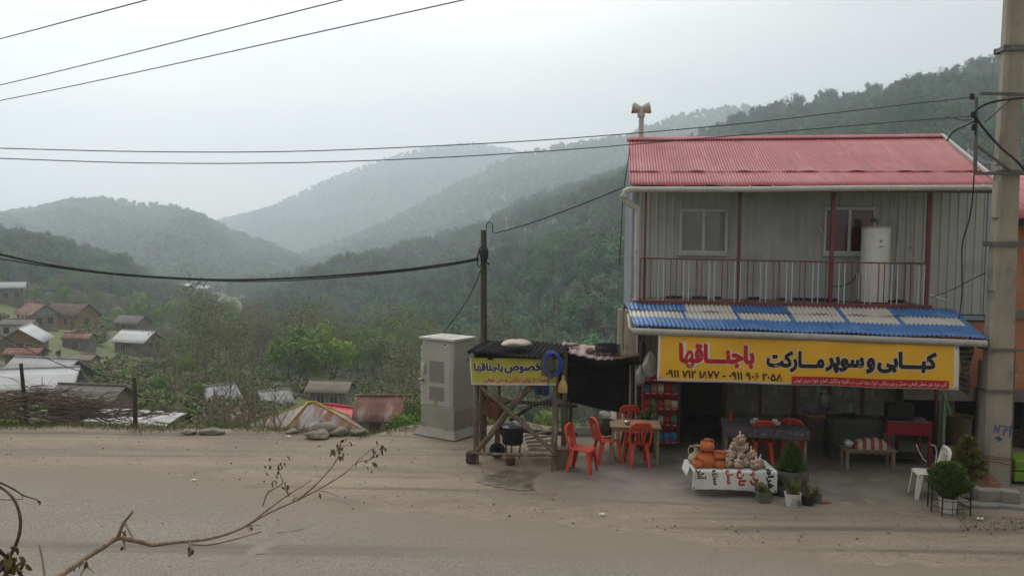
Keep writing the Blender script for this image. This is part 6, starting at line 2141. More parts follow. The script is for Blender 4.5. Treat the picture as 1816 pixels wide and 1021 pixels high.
# ================================================================== village houses
wallc = {'plaster': M('house_plaster', rgb('8d8272'), rgb('796f61'), s=.6, rough=.95, wear=(rgb('665d51'), .9, .55, .7)),
         'ochre': M('house_ochre', rgb('9c7f55'), rgb('87704f'), s=.6, rough=.95, wear=(rgb('6f604a'), .9, .56, .7)),
         'white': M('house_white', rgb('b7b6b0'), rgb('a5a49d'), s=.6, rough=.95, wear=(rgb('88857c'), .8, .58, .72)),
         'block': M('house_block', rgb('7f7a74'), rgb('6b6762'), s=1.2, rough=.95, wear=(rgb('575450'), 1.2, .56, .7)),
         'teal': M('house_teal', rgb('8ba39f'), rgb('7a928e'), s=.8, rough=.9)}
roofc = {'brown': M('roof_brown', rgb('5a4741'), rgb('4b3c38'), s=.5, rough=.85, wear=(rgb('6d5a52'), .8, .55, .7)),
         'rust': M('roof_rust', rgb('7c5648'), rgb('694a40'), s=.6, rough=.85, stretch=(3, .6, .6), wear=[(rgb('93867e'), .9, .54, .66), (rgb('5b4038'), 1.6, .6, .72)]),
         'grey': M('roof_grey', rgb('9a9b9b'), rgb('8a8b8b'), s=.5, rough=.6, stretch=(3, .5, .5), wear=(rgb('7a7672'), 1.2, .58, .72)),
         'pale': M('roof_pale', rgb('b2b5b6'), rgb('a3a6a7'), s=.4, rough=.55, wear=(rgb('8a8a88'), .8, .6, .75)),
         'slate': M('roof_slate', rgb('6f6b66'), rgb('5f5b57'), s=.6, rough=.85, wear=(rgb('837d76'), 1.0, .56, .7)),
         'dull': M('roof_dull', rgb('80766a'), rgb('6c6359'), s=.6, rough=.9, wear=(rgb('948b80'), 1.2, .56, .7)),
         'red': M('roof_red', rgb('b8323a'), rgb('a82c34'), s=.5, rough=.5),
         'mixed': M('roof_mixed', rgb('8c8986'), rgb('75716d'), s=.5, rough=.8, stretch=(2.2, .45, .45), wear=[(rgb('744a38'), .9, .5, .6), (rgb('a9a6a2'), 1.1, .6, .72)])}
m_win = M('house_window', rgb('3c4043'), rgb('2f3335'), s=3, rough=.2, spec=.5)
m_door = M('house_door', rgb('6a5a4a'), rgb('57493c'), s=3, rough=.8)

def house(key, label, W, D, H, RH, rz, wall, roof, over=.5, wins=(), doors=(), chim=None, gable=None, veranda=None, stilt=0.0, trim=None, group=None, hip=0.0):
    """gabled house, ridge along its own x; the front faces local -y. wins/doors: (face, along 0..1, z, w, h)"""
    px, py, d = HOUSES[key]
    p = yp(px, py, d)
    z = tz(p.x, p.y)
    t = thing('village_house', label, 'house', (p.x, p.y + D / 2, min(z, p.z) - .1), rz, group)
    if d > 75: t.scale = (.86, .86, .86)
    mb = MB()
    mb.box2((-W / 2, -D / 2, -1.5), (W / 2, D / 2, H))
    wl_ = mb.build('wall', wallc[wall], t)
    mb = MB()
    gx = W / 2 - .004
    for sx in (-1, 1):
        mb.add([(sx * gx, -D / 2, H), (sx * gx, D / 2, H), (sx * gx, 0, H + RH * (1 - over * .0)), (sx * (gx - .15), -D / 2, H), (sx * (gx - .15), D / 2, H), (sx * (gx - .15), 0, H + RH)],
               [(0, 1, 2) if sx > 0 else (2, 1, 0), (3, 5, 4) if sx > 0 else (4, 5, 3), (0, 2, 5, 3), (1, 4, 5, 2), (0, 3, 4, 1)])
    if hip == 0: mb.build('gable', wallc[gable or wall], t)
    k = RH / (D / 2)
    e = D / 2 + over
    X = W / 2 + over
    mb = MB()
    for sy in (-1, 1):
        def slope(s, q):
            xx = (s - .5) * 2 * X * (1 - hip * q)
            return xx, sy * e * (1 - q), H + .06 + k * (e * q - over) + .022 * math.sin(xx * 2 * PI / .38)
        mb.grid(slope, int(2 * X / .19), 3, flip=sy > 0)
    if hip:
        for sx in (-1, 1):
            mb.grid(lambda s, q: (sx * X * (1 - hip * q), (s - .5) * 2 * e * (1 - q), H + .06 + k * (e * q - over)), 10, 3, flip=sx < 0)
    rf = mb.build('roof', roofc[roof], t, solid=.05, smooth=60)
    mb = MB()
    mb.tube([(-X * (1 - hip), 0, H + .1 + RH + .02), (X * (1 - hip), 0, H + .1 + RH + .02)], .06, 6)
    if hip:
        for sx in (-1, 1):
            for sy in (-1, 1): mb.tube([(sx * X * (1 - hip), 0, H + RH + .12), (sx * X, sy * e, H - k * over + .1)], .05, 6)
    mb.build('ridge_cap', trim or roofc[roof], rf)
    if chim:
        MB().box2((chim * W - .25, .3, H + RH * .5), (chim * W + .25, .8, H + RH + .7)).build('chimney', wallc['block'], rf)
    for lst, nm, mt in ((wins, 'window', m_win), (doors, 'door', m_door)):
        for f, u, zz, w_, h_ in lst:
            mb = MB()
            fr_ = MB()
            if f == 'f':
                x = -W / 2 + u * W
                mb.box((x, -D / 2 - .01, zz + h_ / 2), (w_, .06, h_))
                for q in (-1, 1): fr_.box((x + q * (w_ / 2 + .02), -D / 2 - .03, zz + h_ / 2), (.05, .08, h_ + .1))
                for q in (0, 1): fr_.box((x, -D / 2 - .03, zz + q * h_), (w_, .08, .05))
                fr_.box((x, -D / 2 - .045, zz + h_ / 2), (.04, .03, h_))
            else:
                y = -D / 2 + u * D
                sx = 1 if f == 'r' else -1
                mb.box((sx * (W / 2 + .01), y, zz + h_ / 2), (.06, w_, h_))
                for q in (-1, 1): fr_.box((sx * (W / 2 + .03), y + q * (w_ / 2 + .04), zz + h_ / 2), (.08, .05, h_ + .1))
                for q in (0, 1): fr_.box((sx * (W / 2 + .03), y, zz + q * h_), (.08, w_, .05))
            o = mb.build(nm, mt, t)
            fr_.build('frame', m_cream if wall != 'white' else m_door, o)
    if veranda:
        u0, u1, vz = veranda
        x0, x1 = -W / 2 + u0 * W, -W / 2 + u1 * W
        mb = MB()
        mb.box2((x0, -D / 2 - 1.1, vz - .15), (x1, -D / 2 - .003, vz))
        n = max(2, int((x1 - x0) / 1.2))
        for k_ in range(n + 1):
            x = x0 + (x1 - x0) * k_ / n
            mb.bar((x, -D / 2 - 1.05, -1.2), (x, -D / 2 - 1.05, H), .12)
        mb.bar((x0, -D / 2 - 1.05, vz + .9), (x1, -D / 2 - 1.05, vz + .9), .08)
        for k_ in range(int((x1 - x0) / .22)): mb.bar((x0 + .11 + k_ * .22, -D / 2 - 1.05, vz), (x0 + .11 + k_ * .22, -D / 2 - 1.05, vz + .88), .04)
        mb.build('veranda', m_white, t)
    return t
VG = 'village houses below the road'
house('brown', 'large village house with a long dark brown roof and ochre walls', 7.6, 5.0, 3.1, 1.9, -.35, 'ochre', 'brown', .6, [('f', .3, 1.1, .9, 1.3), ('f', .68, 1.1, .9, 1.3), ('r', .5, 1.1, 1.1, 1.4), ('r', .2, -.6, .8, 1.0)], [('f', .9, .1, .9, 2.0)], .1, None, None, group=VG)
house('rusty', 'village house with a rust streaked roof, pale blue gable and white veranda', 6.4, 4.2, 2.6, 1.6, -.7, 'plaster', 'rust', .5, [('f', .25, 1.0, .9, 1.1), ('r', .3, .9, .9, 1.2), ('r', .7, .9, .9, 1.2)], [('f', .7, .1, .9, 1.9)], None, 'teal', (.45, 1.0, .1), group=VG)
house('far_grey', 'grey house highest up at the left edge of the village', 4.6, 4, 3.4, 1.0, .5, 'block', 'grey', .5, [('f', .3, 1.2, .9, 1.2), ('f', .75, 1.2, .9, 1.2)], [], None, group=VG)
house('white_box', 'small white village house with one window and a grey annex', 3.9, 2.6, 2.0, .55, .1, 'white', 'slate', .3, [('f', .2, .8, .6, .8)], [('f', .75, .0, .8, 1.6)], None, group=VG)
house('veranda', 'village house with a pale sheet roof whose gable and porch face the road', 5.2, 4.0, 2.1, 1.3, -1.25, 'plaster', 'pale', .6, [('r', .25, .6, .8, 1.0), ('r', .75, .6, .8, 1.0), ('f', .5, .6, .9, 1.0)], [('r', .5, .0, .9, 1.8)], None, 'ochre', None, group=VG)
house('shed', 'low windowless shed with a red rusty roof in the village gardens', 3.7, 2.4, 1.7, .6, .02, 'block', 'rust', .25, [], [('f', .5, .2, .9, 1.2)], None, group=VG)
house('white_roof', 'village house with a bright white sheet roof among green bushes', 5.2, 4.2, 2.1, 1.2, -.3, 'block', 'pale', .55, [('r', .4, .8, .9, 1.0), ('f', .3, .6, .8, .9)], [('r', .75, .1, .9, 1.7)], None, group=VG)
house('dark_brown', 'small dark roofed house at the end of the dirt track above the white roof', 4.4, 3.4, 1.7, 1.1, -.25, 'block', 'slate', .5, [('f', .4, .6, .8, .8)], [], None, group=VG)
house('big_grey', 'long building under a broad light grey roof at the left edge, nearest the brush pile', 4.2, 3.0, 1.2, .8, .3, 'block', 'pale', .8, [('f', .8, .2, .7, .8)], [], None, group=VG)
house('gable_grey', 'pale roofed house with a dark gable behind the broad grey roof', 4.2, 3.0, 1.7, 1.0, -.2, 'block', 'grey', .5, [('r', .5, .6, .8, .9)], [('f', .7, .0, .8, 1.5)], None, group=VG)
house('slate', 'weathered slate grey house just beyond the brush pile', 3.2, 2.4, 1.1, .65, -.12, 'plaster', 'slate', .35, [('f', .6, .2, .5, .5)], [], None, group=VG)
house('tilt_one', 'grey sheet roofed hut turned aslant among bare saplings, the left of two', 1.7, 1.9, 1.1, .6, .75, 'block', 'grey', .45, [('f', .5, .3, .6, .6)], [], None, group=VG)
house('tilt_two', 'grey sheet roofed hut turned aslant among bare saplings, the right of two', 1.6, 1.7, 1.0, .55, .6, 'block', 'grey', .45, [('f', .5, .3, .6, .6)], [], None, group=VG)
house('dull', 'old house with a dull brown two tier roof in the middle of the valley', 3.1, 2.4, 1.7, .6, -.08, 'block', 'dull', .5, [('f', .3, .5, .7, .8), ('f', .7, .5, .7, .8)], [], None, group=VG)
m_ytrim = M('yellow_ridge', rgb('b09a4c'), rgb('9c8944'), s=2, rough=.7)
house('rust_big', 'wide house under a patchwork grey and rust roof with yellow ridges, below the road', 4.1, 4.3, 1.0, 1.15, .45, 'block', 'mixed', .5, [], [], None, trim=m_ytrim, group=VG, hip=.93)
house('red', 'house with a clean bright red roof behind the patchwork roof', 2.4, 1.9, 1.0, .55, -.45, 'plaster', 'red', .3, [], [], None, group=VG)
house('rust_two', 'house with a rust and white streaked roof beside the telecom cabinet', 2.4, 2.0, 1.1, .8, .05, 'white', 'rust', .35, [('f', .35, .3, .5, .5), ('f', .7, .3, .5, .5)], [], None, group=VG)
house('low_rust', 'low shed with a dull rust roof just in front of the porch gabled house', 2.6, 1.8, 1.1, .4, .05, 'block', 'rust', .3, [], [], None, group=VG)
house('hut', 'tiny grey garden hut on the slope below the red roofed shed', 2.0, 1.6, 1.3, .45, -.3, 'plaster', 'dull', .3, [('f', .5, .4, .4, .5)], [], None, group=VG)
# far specks of roofs in the valley
for px, py, lb in ((331, 512, 'tiny white roofed house far down the valley under the thick cable'), (363, 516, 'second tiny far house just right of the white one')):
    p = yp(px, py, 330)
    t = thing('far_house', lb, 'house', (p.x, p.y, p.z), -.2)
    MB().box2((-2, -2, -3), (2, 2, 1.2)).build('wall', wallc['plaster'], t)
    MB().add([(-2.4, -2.4, 1.2), (2.4, -2.4, 1.2), (2.4, 2.4, 1.2), (-2.4, 2.4, 1.2), (-2.4, 0, 2.3), (2.4, 0, 2.3)], [(0, 1, 5, 4), (2, 3, 4, 5), (3, 0, 4), (1, 2, 5), (0, 3, 2, 1)]).build('roof', roofc['pale'], t)

# ================================================================== cables
def smooth_path(pts, n=6):
    P = [Vector(p) for p in pts]
    P = [P[0] * 2 - P[1]] + P + [P[-1] * 2 - P[-2]]
    out = []
    for i in range(1, len(P) - 2):
        a, b, c, d = P[i - 1], P[i], P[i + 1], P[i + 2]
        for q in range(n):
            t = q / n
            out.append(.5 * (2 * b + (c - a) * t + (2 * a - 5 * b + 4 * c - d) * t * t + (3 * b - a - 3 * c + d) * t ** 3))
    out.append(P[-2])
    return out
m_wire = M('grey_wire', rgb('4a4b4d'), rgb('3e3f41'), s=3, rough=.6)
m_cabl = M('black_cable', rgb('2d2e30'), rgb('242527'), s=3, rough=.6)
def cable(label, pts, r, mat=m_wire, group=None, n=6, name='cable'):
    P = smooth_path([yp(*p) for p in pts], n)
    return tag(MB().tube(P, r, 6).build(name, mat, smooth=60), label, 'cable', group)
for (x0, y0, x1, y1, lb) in ((-300, 134, 330, -18, 'thin overhead wire crossing the upper left corner, highest of three'), (-300, 214, 720, -28, 'thin overhead wire rising to the right, middle of the upper three'), (-300, 234, 960, -30, 'thin overhead wire rising to the right, lowest of the upper three')):
    a, b = yp(x0, y0, 30), yp(x1, y1, 13)
    m_ = (a + b) / 2 - Vector((0, 0, .12))
    tag(MB().tube(smooth_path([a, m_, b], 10), .011, 6).build('cable', m_wire, smooth=60), lb, 'cable', 'overhead wires')
Yc = PY - .3
cable('upper of two long wires from the concrete pole bracket across the hills', [(-120, 259, Yc), (0, 263, Yc), (250, 269, Yc), (500, 269, Yc), (750, 260, Yc), (1000, 246, Yc), (1300, 221, Yc), (1560, 191, Yc), (1722, 173, Yc)], .009, group='overhead wires')
cable('lower of two long wires from the concrete pole bracket across the hills', [(-120, 276, Yc), (0, 281, Yc), (250, 289, Yc), (500, 289, Yc), (750, 281, Yc), (1000, 266, Yc), (1300, 241, Yc), (1560, 219, Yc), (1724, 206, Yc)], .009, group='overhead wires')
cable('thick sagging black cable bundle ending at the wooden pole', [(-90, 436, 15.5), (0, 451, 15.8), (80, 468, 16), (200, 485, 16.3), (330, 494, 16.6), (430, 496, 16.8), (560, 491, 17), (700, 480, 17.2), (800, 467, 17.4), (849, 458, 17.5)], .026, m_cabl)
cable('thinner black cable running just under the thick bundle to the wooden pole', [(-90, 450, 15.4), (0, 459, 15.7), (90, 473, 16), (230, 489, 16.4), (430, 499, 16.75), (600, 492, 17.0), (760, 476, 17.3), (850, 461, 17.5)], .014, m_cabl)
cable('black service cable from the wooden pole up to the shop eave', [(880, 413, 17.6), (940, 396, 17.4), (1020, 367, 17.1), (1090, 339, 16.6), (1104, 333, 16.3)], .013, m_cabl)
cable('wire running up the left gable edge of the shop', [(1099, 470, 16.9), (1103, 380, 16.9), (1107, 330, 16.9), (1113, 290, 17.3), (1117, 262, 17.8)], .011, m_cabl)
cable('thin guy wire from the wooden pole down behind the telecom cabinet', [(853, 478, 17.6), (838, 515, 17.8), (815, 552, 18.1), (786, 590, 18.6)], .011, m_cabl)
cable('thin dark wire drooping across the village at the left edge', [(-80, 555, 19), (0, 594, 19), (59, 624, 19), (132, 655, 19), (200, 668, 19.2), (236, 673, 19.2)], .010, m_cabl)
cable('black drop cable hanging from the pole bracket along the shop wall', [(1730, 220, PY - .3), (1727, 320, PY - .1), (1720, 385, 15.0), (1707, 430, 15.3), (1706, 480, 15.3), (1706, 520, 15.3), (1701, 565, 15.0)], .012, m_cabl)
cable('thin wire crossing the shop wall from the balcony towards the pole', [(1652, 527, 15.6), (1690, 513, 15.5), (1722, 496, 15.3), (1748, 484, 15.0)], .008, m_cabl)
cable('thick cable curving from the bracket down to the right of the pole', [(1730, 208, PY - .35), (1748, 232, PY - .35), (1775, 262, PY - .35), (1800, 283, PY - .4), (1822, 308, PY - .4), (1850, 350, PY - .4)], .020, m_cabl)
cable('thick cable arching from the bracket over to the top right edge', [(1726, 200, PY - .35), (1742, 188, PY - .35), (1765, 180, PY - .4), (1795, 176, PY - .4), (1850, 170, PY - .4)], .022, m_cabl)
cable('short cable with a black clamp dropping from the bracket to the roof edge', [(1727, 216, PY - .33), (1710, 224, PY - .3), (1695, 231, PY - .2), (1684, 242, PY - .1), (1680, 250, 14.9)], .014, m_cabl)
cable('pale dead end clamp wire at the bracket', [(1724, 212, PY - .33), (1706, 213, PY - .3), (1690, 209, PY - .3), (1676, 208, PY - .3)], .014, m_iron)

# ================================================================== trees of the valley, one by one
def branch_tree(seed, h, spread, depth=3, r0=None):
    """bare limbs: trunk forking into limbs and twigs"""
    g = random.Random(seed)
    trunk, limbs = MB(), MB()
    tips = []
    r0 = r0 or h * .011
    def grow(p, d, ln, r, lev):
        pts, rs = [p], [r]
        q = p
        for k in range(4):
            d = (d + Vector((g.uniform(-.16, .16), g.uniform(-.16, .16), g.uniform(-.02, .14)))).normalized()
            q = q + d * ln / 4
            pts.append(q); rs.append(r * (1 - .17 * (k + 1)))
        (trunk if lev == 0 else limbs).tube(pts, rs, 6 if lev == 0 else (4 if lev == 1 else 3), cap=False)
        tips.append(q)
        if lev < depth:
            for k in range(g.randint(5, 7) if lev == 0 else g.randint(3, 5)):
                t = g.uniform(.3, 1.0)
                i = min(3, int(t * 4))
                b = pts[i].lerp(pts[i + 1], t * 4 - i)
                a = g.uniform(0, 6.28)
                nd = (d * g.uniform(.7, 1.1) + Vector((math.cos(a), math.sin(a), g.uniform(.0, .5))) * spread).normalized()
                grow(b, nd, ln * g.uniform(.38, .6), r * (1 - .6 * t) * .55, lev + 1)
    grow(Vector((0, 0, -.3)), Vector((0, 0, 1)), h * .72, r0, 0)
    return trunk, limbs, tips

m_twig = M('pale_twigs', rgb('857b6e'), rgb('6b6257'), s=3, rough=1, obj=True)
m_twigd = M('dark_twigs', rgb('6a6056'), rgb('554c44'), s=3, rough=1, obj=True)
m_leafn = M('spring_leaves', LEAFN[0], rough=.9, s=1.2, rnd=[rgb('5b7036'), rgb('76963f'), rgb('50663a'), rgb('86a046'), rgb('67863d')], spec=.1)
m_leafb = M('budding_twigs', LEAFC[0], rough=1, s=.8, rnd=[rgb('757b54'), rgb('7c7462'), rgb('6c7d4a'), rgb('776c60'), rgb('848658')], spec=.05)

class TreeKind:
    def __init__(s, seed, kind):
        s.kind = kind
        if kind == 'bare':
            t, l, tips = branch_tree(seed, 8, .75)
            s.tr, s.cr = (t, m_twig), (l, m_twig)
            V = None
        elif kind == 'bud':
            t, l, tips = branch_tree(seed, 8.5, .8)
            g = np.random.default_rng(seed)
            T = np.array([tuple(p) for p in tips])
            k = g.integers(0, len(T), 520)
            P = T[k] + g.normal(size=(520, 3)) * .42
            s.tr, s.cr = (t, m_twigd), None
            V = s.quads(P, .085, g); s.lm = m_leafb; s.limb = l
        else:
            t, l, tips = branch_tree(seed, 7.5, .7, 2)
            s.tr, s.cr = (t, m_bark), None
            V = leaf_cloud(4600, (2.5, 2.5, 3.3), .105, seed, 13, cz=5.0, orient=1.8); s.lm = m_leafn; s.limb = l
        s.V = V
        s.proto = None
    @staticmethod
    def quads(P, size, g):
        n = len(P)
        a = g.normal(size=(n, 3)); a /= np.linalg.norm(a, axis=1)[:, None]
        t = np.cross(a, g.normal(size=(n, 3))); t /= np.linalg.norm(t, axis=1)[:, None]
        b = np.cross(a, t)
        sz = (size * g.uniform(.5, 1.4, n))[:, None]
        return np.stack([P - t * sz - b * sz * .6, P + t * sz - b * sz * .6, P + t * sz + b * sz * .6, P - t * sz + b * sz * .6], 1).reshape(-1, 3)
    def place(s, loc, sc, rz, label, group):
        if s.proto is None:
            o = thing({'bare': 'bare_tree', 'bud': 'budding_tree', 'leaf': 'leafy_tree'}[s.kind], label, 'tree', loc, rz, group)
            s.tr[0].build('trunk', s.tr[1], o, smooth=60)
            if s.V is None:
                s.cr[0].build('crown', s.cr[1], o, smooth=60)
            else:
                lv = np.array(s.limb.v); lf = np.array([f for f in s.limb.f if len(f) == 4])
                V = np.concatenate([lv, s.V]); F = np.concatenate([lf, quads(len(s.V)) + len(lv)])
                np_mesh('crown', V, F, [s.tr[1], s.lm], np.concatenate([np.zeros(len(lf)), np.ones(len(s.V) // 4)]), parent=o)
            s.proto = o
        else:
            o = copy_tree(s.proto, loc, rz, label)
            o['group'] = group
        o.scale = sc if isinstance(sc, tuple) else (sc, sc, sc)
        return o
bares = [TreeKind(300 + k, 'bare') for k in range(4)]
buds = [TreeKind(320 + k, 'bud') for k in range(4)]
leafs = [TreeKind(340 + k, 'leaf') for k in range(4)]
rng = random.Random(99)
def tree_at(kinds, px, d, sc, label, group, top=None):
    p = yp(px, 600, d)
    z = tz(p.x, p.y)
    k = rng.choice(kinds)
    if top is not None:                              # photo row of its top
        sc = max(.15, (yp(px, top, d).z - z) / 8.0)
    k.place((p.x, p.y, z - .1), (sc * rng.uniform(.9, 1.1), sc * rng.uniform(.9, 1.1), sc), rng.uniform(0, 6.28), label, group)
LBARE = 'slender bare sapling with pale twigs on the slope just below the road'
for px, d, top in ((346, 34, 640), (356, 27, 655), (371, 30, 600), (384, 25, 660), (398, 33, 590), (413, 29, 600), (428, 26, 640), (441, 34, 605), (455, 28, 632), (470, 31, 640), (486, 36, 620), (516, 30, 690), (300, 36, 660), (276, 33, 650), (322, 30, 690), (505, 40, 660)):
    tree_at(bares, px, d, 1, LBARE, 'bare saplings below the road', top)
for px, d, top in ((497, 22.5, 690), (512, 22, 705), (478, 23, 720), (440, 22.5, 725), (340, 23, 722), (410, 24, 715), (690, 24, 708), (720, 25, 722)):
    tree_at(bares, px, d, 1, 'small dark bare scrub at the very edge of the dirt shoulder', 'bare scrub at the road edge', top)
LBUD = 'thin budding tree with brownish green haze of young leaves below the road'
for px, d, top in ((345, 60, 615), (365, 66, 600), (420, 72, 592), (450, 78, 605), (505, 80, 622), (640, 88, 655), (700, 60, 660), (725, 46, 650), (735, 60, 640), (310, 60, 610), (280, 72, 600), (1025, 90, 700), (990, 80, 690), (1040, 60, 720), (930, 60, 690), (900, 75, 680), (955, 100, 670), (960, 52, 700)):
    tree_at(buds, px, d, 1, LBUD, 'budding trees below the road', top)
LLEAF = 'round leafy tree in fresh spring green among the village gardens'
for px, d, top in ((545, 85, 592), (530, 92, 604), (562, 95, 618), (330, 80, 618), (210, 92, 620), (190, 85, 632), (250, 80, 650), (225, 70, 655), (280, 64, 660), (310, 52, 690), (345, 56, 668), (170, 112, 605), (172, 70, 660), (262, 52, 700), (200, 58, 690), (290, 44, 715), (655, 46, 705), (735, 40, 690), (725, 34, 715), (705, 52, 680), (110, 190, 500), (62, 190, 505), (30, 180, 510), (500, 90, 660), (1000, 60, 720), (970, 58, 715), (940, 66, 705), (150, 60, 668), (104, 88, 640), (80, 108, 600), (225, 130, 560), (300, 130, 600), (330, 140, 590), (182, 150, 560)):
    tree_at(leafs, px, d, 1, LLEAF, 'leafy trees of the village gardens', top)
# mixed wood between the village and the hill
n_ = 0
while n_ < 150:
    px, d = rng.uniform(260, 1110), rng.uniform(88, 300)
    if px < 330 and d < 150: continue
    if 540 < px < 625 and d < 80: continue
    k = rng.choice([buds, buds, leafs])
    tree_at(k, px, d, rng.uniform(.75, 1.35), 'tree of the mixed spring wood on the valley floor beyond the houses', 'wood on the valley floor')
    n_ += 1
for k in range(70):
    px, d = rng.uniform(350, 780), rng.uniform(78, 170)
    tree_at(rng.choice([buds, buds, leafs]), px, d, rng.uniform(.65, 1.05), 'tree of the mixed spring wood on the valley floor beyond the houses', 'wood on the valley floor')
for k in range(34):
    px, d = rng.uniform(-30, 300), rng.uniform(165, 235)
    tree_at([*buds, *leafs], px, d, rng.uniform(.6, 1.0), 'tree on the grassy slope above the upper village houses', 'trees above the village')

# undergrowth over the slopes (stuff)
SRCU = bpy.data.collections.new('undergrowth_sources')
m_under = M('undergrowth_leaves', LEAFC[0], rough=1, s=.9, rnd=[rgb('6b7d48'), rgb('74745a'), rgb('82786a'), rgb('647a4c'), rgb('76894f'), rgb('84796a')], spec=.05)
for k in range(4):
    Vl = leaf_cloud(620, (.9, .9, .55), .05, 500 + k, 8, cz=.35, orient=1.6)
    SRCU.objects.link(np_mesh('bush', Vl, quads(len(Vl)), m_under, parent='loose'))
P, S_ = [], []
g = random.Random(8)
while len(P) < 7000:
    d = 21 + 250 * g.random() ** 2.4
    px = g.uniform(-260, 1150)
    q = yp(px, 600, d)
    if q.y < edge_y(q.x) + 2.2: continue
    if any(abs(px - a[0]) < 66 * 70 / a[2] + 12 and a[2] * .9 - 1.5 < d < a[2] + 5 for a in HOUSES.values()): continue
    P.append((q.x, q.y, 0)); S_.append(g.uniform(.5, 1.5) * (1 + d / 130))
P = np.array(P)
for i in range(0, len(P), 1000): P[i:i + 1000, 2] = terr(P[i:i + 1000, 0], P[i:i + 1000, 1]) - .1
forest('undergrowth', P, np.array(S_), SRCU, 4, 12, None)
P, S_ = [], []
while len(P) < 900:
    x = g.uniform(-24, 3.2)
    dy = g.uniform(1.0, 5.5)
    P.append((x, edge_y(x) + dy, -.7 - .85 * (dy - .9) - .15)); S_.append(g.uniform(.25, .55))
forest('edge_undergrowth', np.array(P), np.array(S_), SRCU, 4, 13, None)

# grass along the shoulder (stuff)
m_grass = M('verge_grass', rgb('5d6b38'), rgb('7a7346'), s=2.5, rough=.95, lo=.4, hi=.62)
gg = np.random.default_rng(6)
n = 26000
x = np.concatenate([gg.uniform(-20, -3.2, n - 5000), gg.uniform(-4, 2.4, 5000)])
ed = np.array([edge_y(v) for v in x])
cl_ = np.sin(x * 2.1) * .5 + np.sin(x * 5.3 + 1) * .35 + np.sin(x * 11) * .2
dy = np.abs(gg.normal(size=n)) * .55 * (1 + .5 * cl_) + gg.uniform(-.15, .35, n)
y = ed + .15 - dy * .5 * np.where(gg.random(n) < .5, 1, -1.2)
keep = (y < ed + .8)
x, y, ed = x[keep], y[keep], ed[keep]
z = np.where(y < ed, .0, -(y - ed) ** 1.2 * .9) - .02
n = len(x)
hh = gg.uniform(.04, .17, n) * np.clip(.4 + (y - ed + .7), .25, 1.2)
an = gg.uniform(0, 6.28, n)
ln = gg.normal(size=(n, 2)) * .05
w_ = .007
A = np.stack([x - w_ * np.cos(an), y - w_ * np.sin(an), z], 1)
B = np.stack([x + w_ * np.cos(an), y + w_ * np.sin(an), z], 1)
Cc = np.stack([x + ln[:, 0], y + ln[:, 1], z + hh], 1)
V = np.stack([A, B, Cc], 1).reshape(-1, 3)
tag(np_mesh('grass', V, np.arange(len(V)).reshape(-1, 3), m_grass), None, None, kind='stuff')

# grit and small stones on the dirt (stuff)
gg = random.Random(14)
mb = MB()
for k in range(3400):
    px, py = (gg.uniform(-20, 1830), gg.uniform(772, 1000)) if k < 2600 else (gg.uniform(1700, 1830), gg.uniform(905, 940))
    q = gp(px, py)
    if q.y > edge_y(q.x) - .1 or (q.y < road_y(q.x) and gg.random() < .6) or (q.x > 1.0 and py < 905 and px > 945): continue
    r = gg.choice((.004, .005, .005, .006, .006, .007, .008, .009, .010, .012, .018)) * gg.uniform(.7, 1.2)
    mb.ball((q.x, q.y, r * .3), (r, r * gg.uniform(.7, 1.1), r * .6), 6, noise=.4, rng=gg, mi=gg.choice((0, 0, 1, 2, 2, 2)))
tag(mb.build('gravel', [m_stone, M('dark_grit', rgb('4a433b'), rgb('3b352f'), s=20, rough=1), m_dirt], smooth=60), None, None, kind='stuff')
# bits of litter
for px, py, s_, lb in ((344, 852, .05, 'scrap of white paper lying at the edge of the asphalt'), (1068, 913, .045, 'small white scrap of litter on the dirt before the apron'), (1738, 921, .06, 'flat white scrap on the gravel right of the wire guard'), (512, 775, .05, 'white scrap on the grass edge of the shoulder')):
    q = gp(px, py)
    mb = MB(); mb.grid(lambda s, t: ((s - .5) * s_ * 2, (t - .5) * s_, .014 + .02 * math.sin(s * 5 + t * 3) ** 2), 6, 4)
    tag(mb.build('litter', m_wvin, loc=q, smooth=180), lb, 'litter')

# rocks on the edge
def rock(px, py, r, seed, lb, grp=None, up=0.0):
    q = gp(px, py)
    o = sack('rock', lb, (q.x, q.y, -.03 + up), r, m_stone, seed, 'rock', noise=.32, n=14, group=grp)
    o.data.shade_flat() if False else None
    return o
rock(574, 768, (.34, .22, .15), 61, 'largest grey rock of the cluster on the shoulder before the patchwork roof', 'rocks on the shoulder')
rock(562, 775, (.25, .2, .09), 62, 'flat dark rock at the front of the rock cluster', 'rocks on the shoulder')
rock(600, 770, (.22, .18, .10), 63, 'broken grey rock at the right of the rock cluster', 'rocks on the shoulder')
rock(636, 770, (.16, .13, .08), 64, 'pale yellowish rock on the shoulder right of the cluster', 'rocks on the shoulder')
rock(519, 767, (.13, .12, .06), 67, 'small grey rock left of the rock cluster', 'rocks on the shoulder')
rock(376, 768, (.26, .17, .075), 65, 'wide flat pale slab of rock on the shoulder, left of the cluster', 'rocks on the shoulder')
rock(337, 768, (.16, .12, .06), 66, 'small pale rock beside the flat slab', 'rocks on the shoulder')
rock(62, 752, (.13, .1, .09), 68, 'pale rock at the foot of the brush heap', 'rocks on the shoulder')

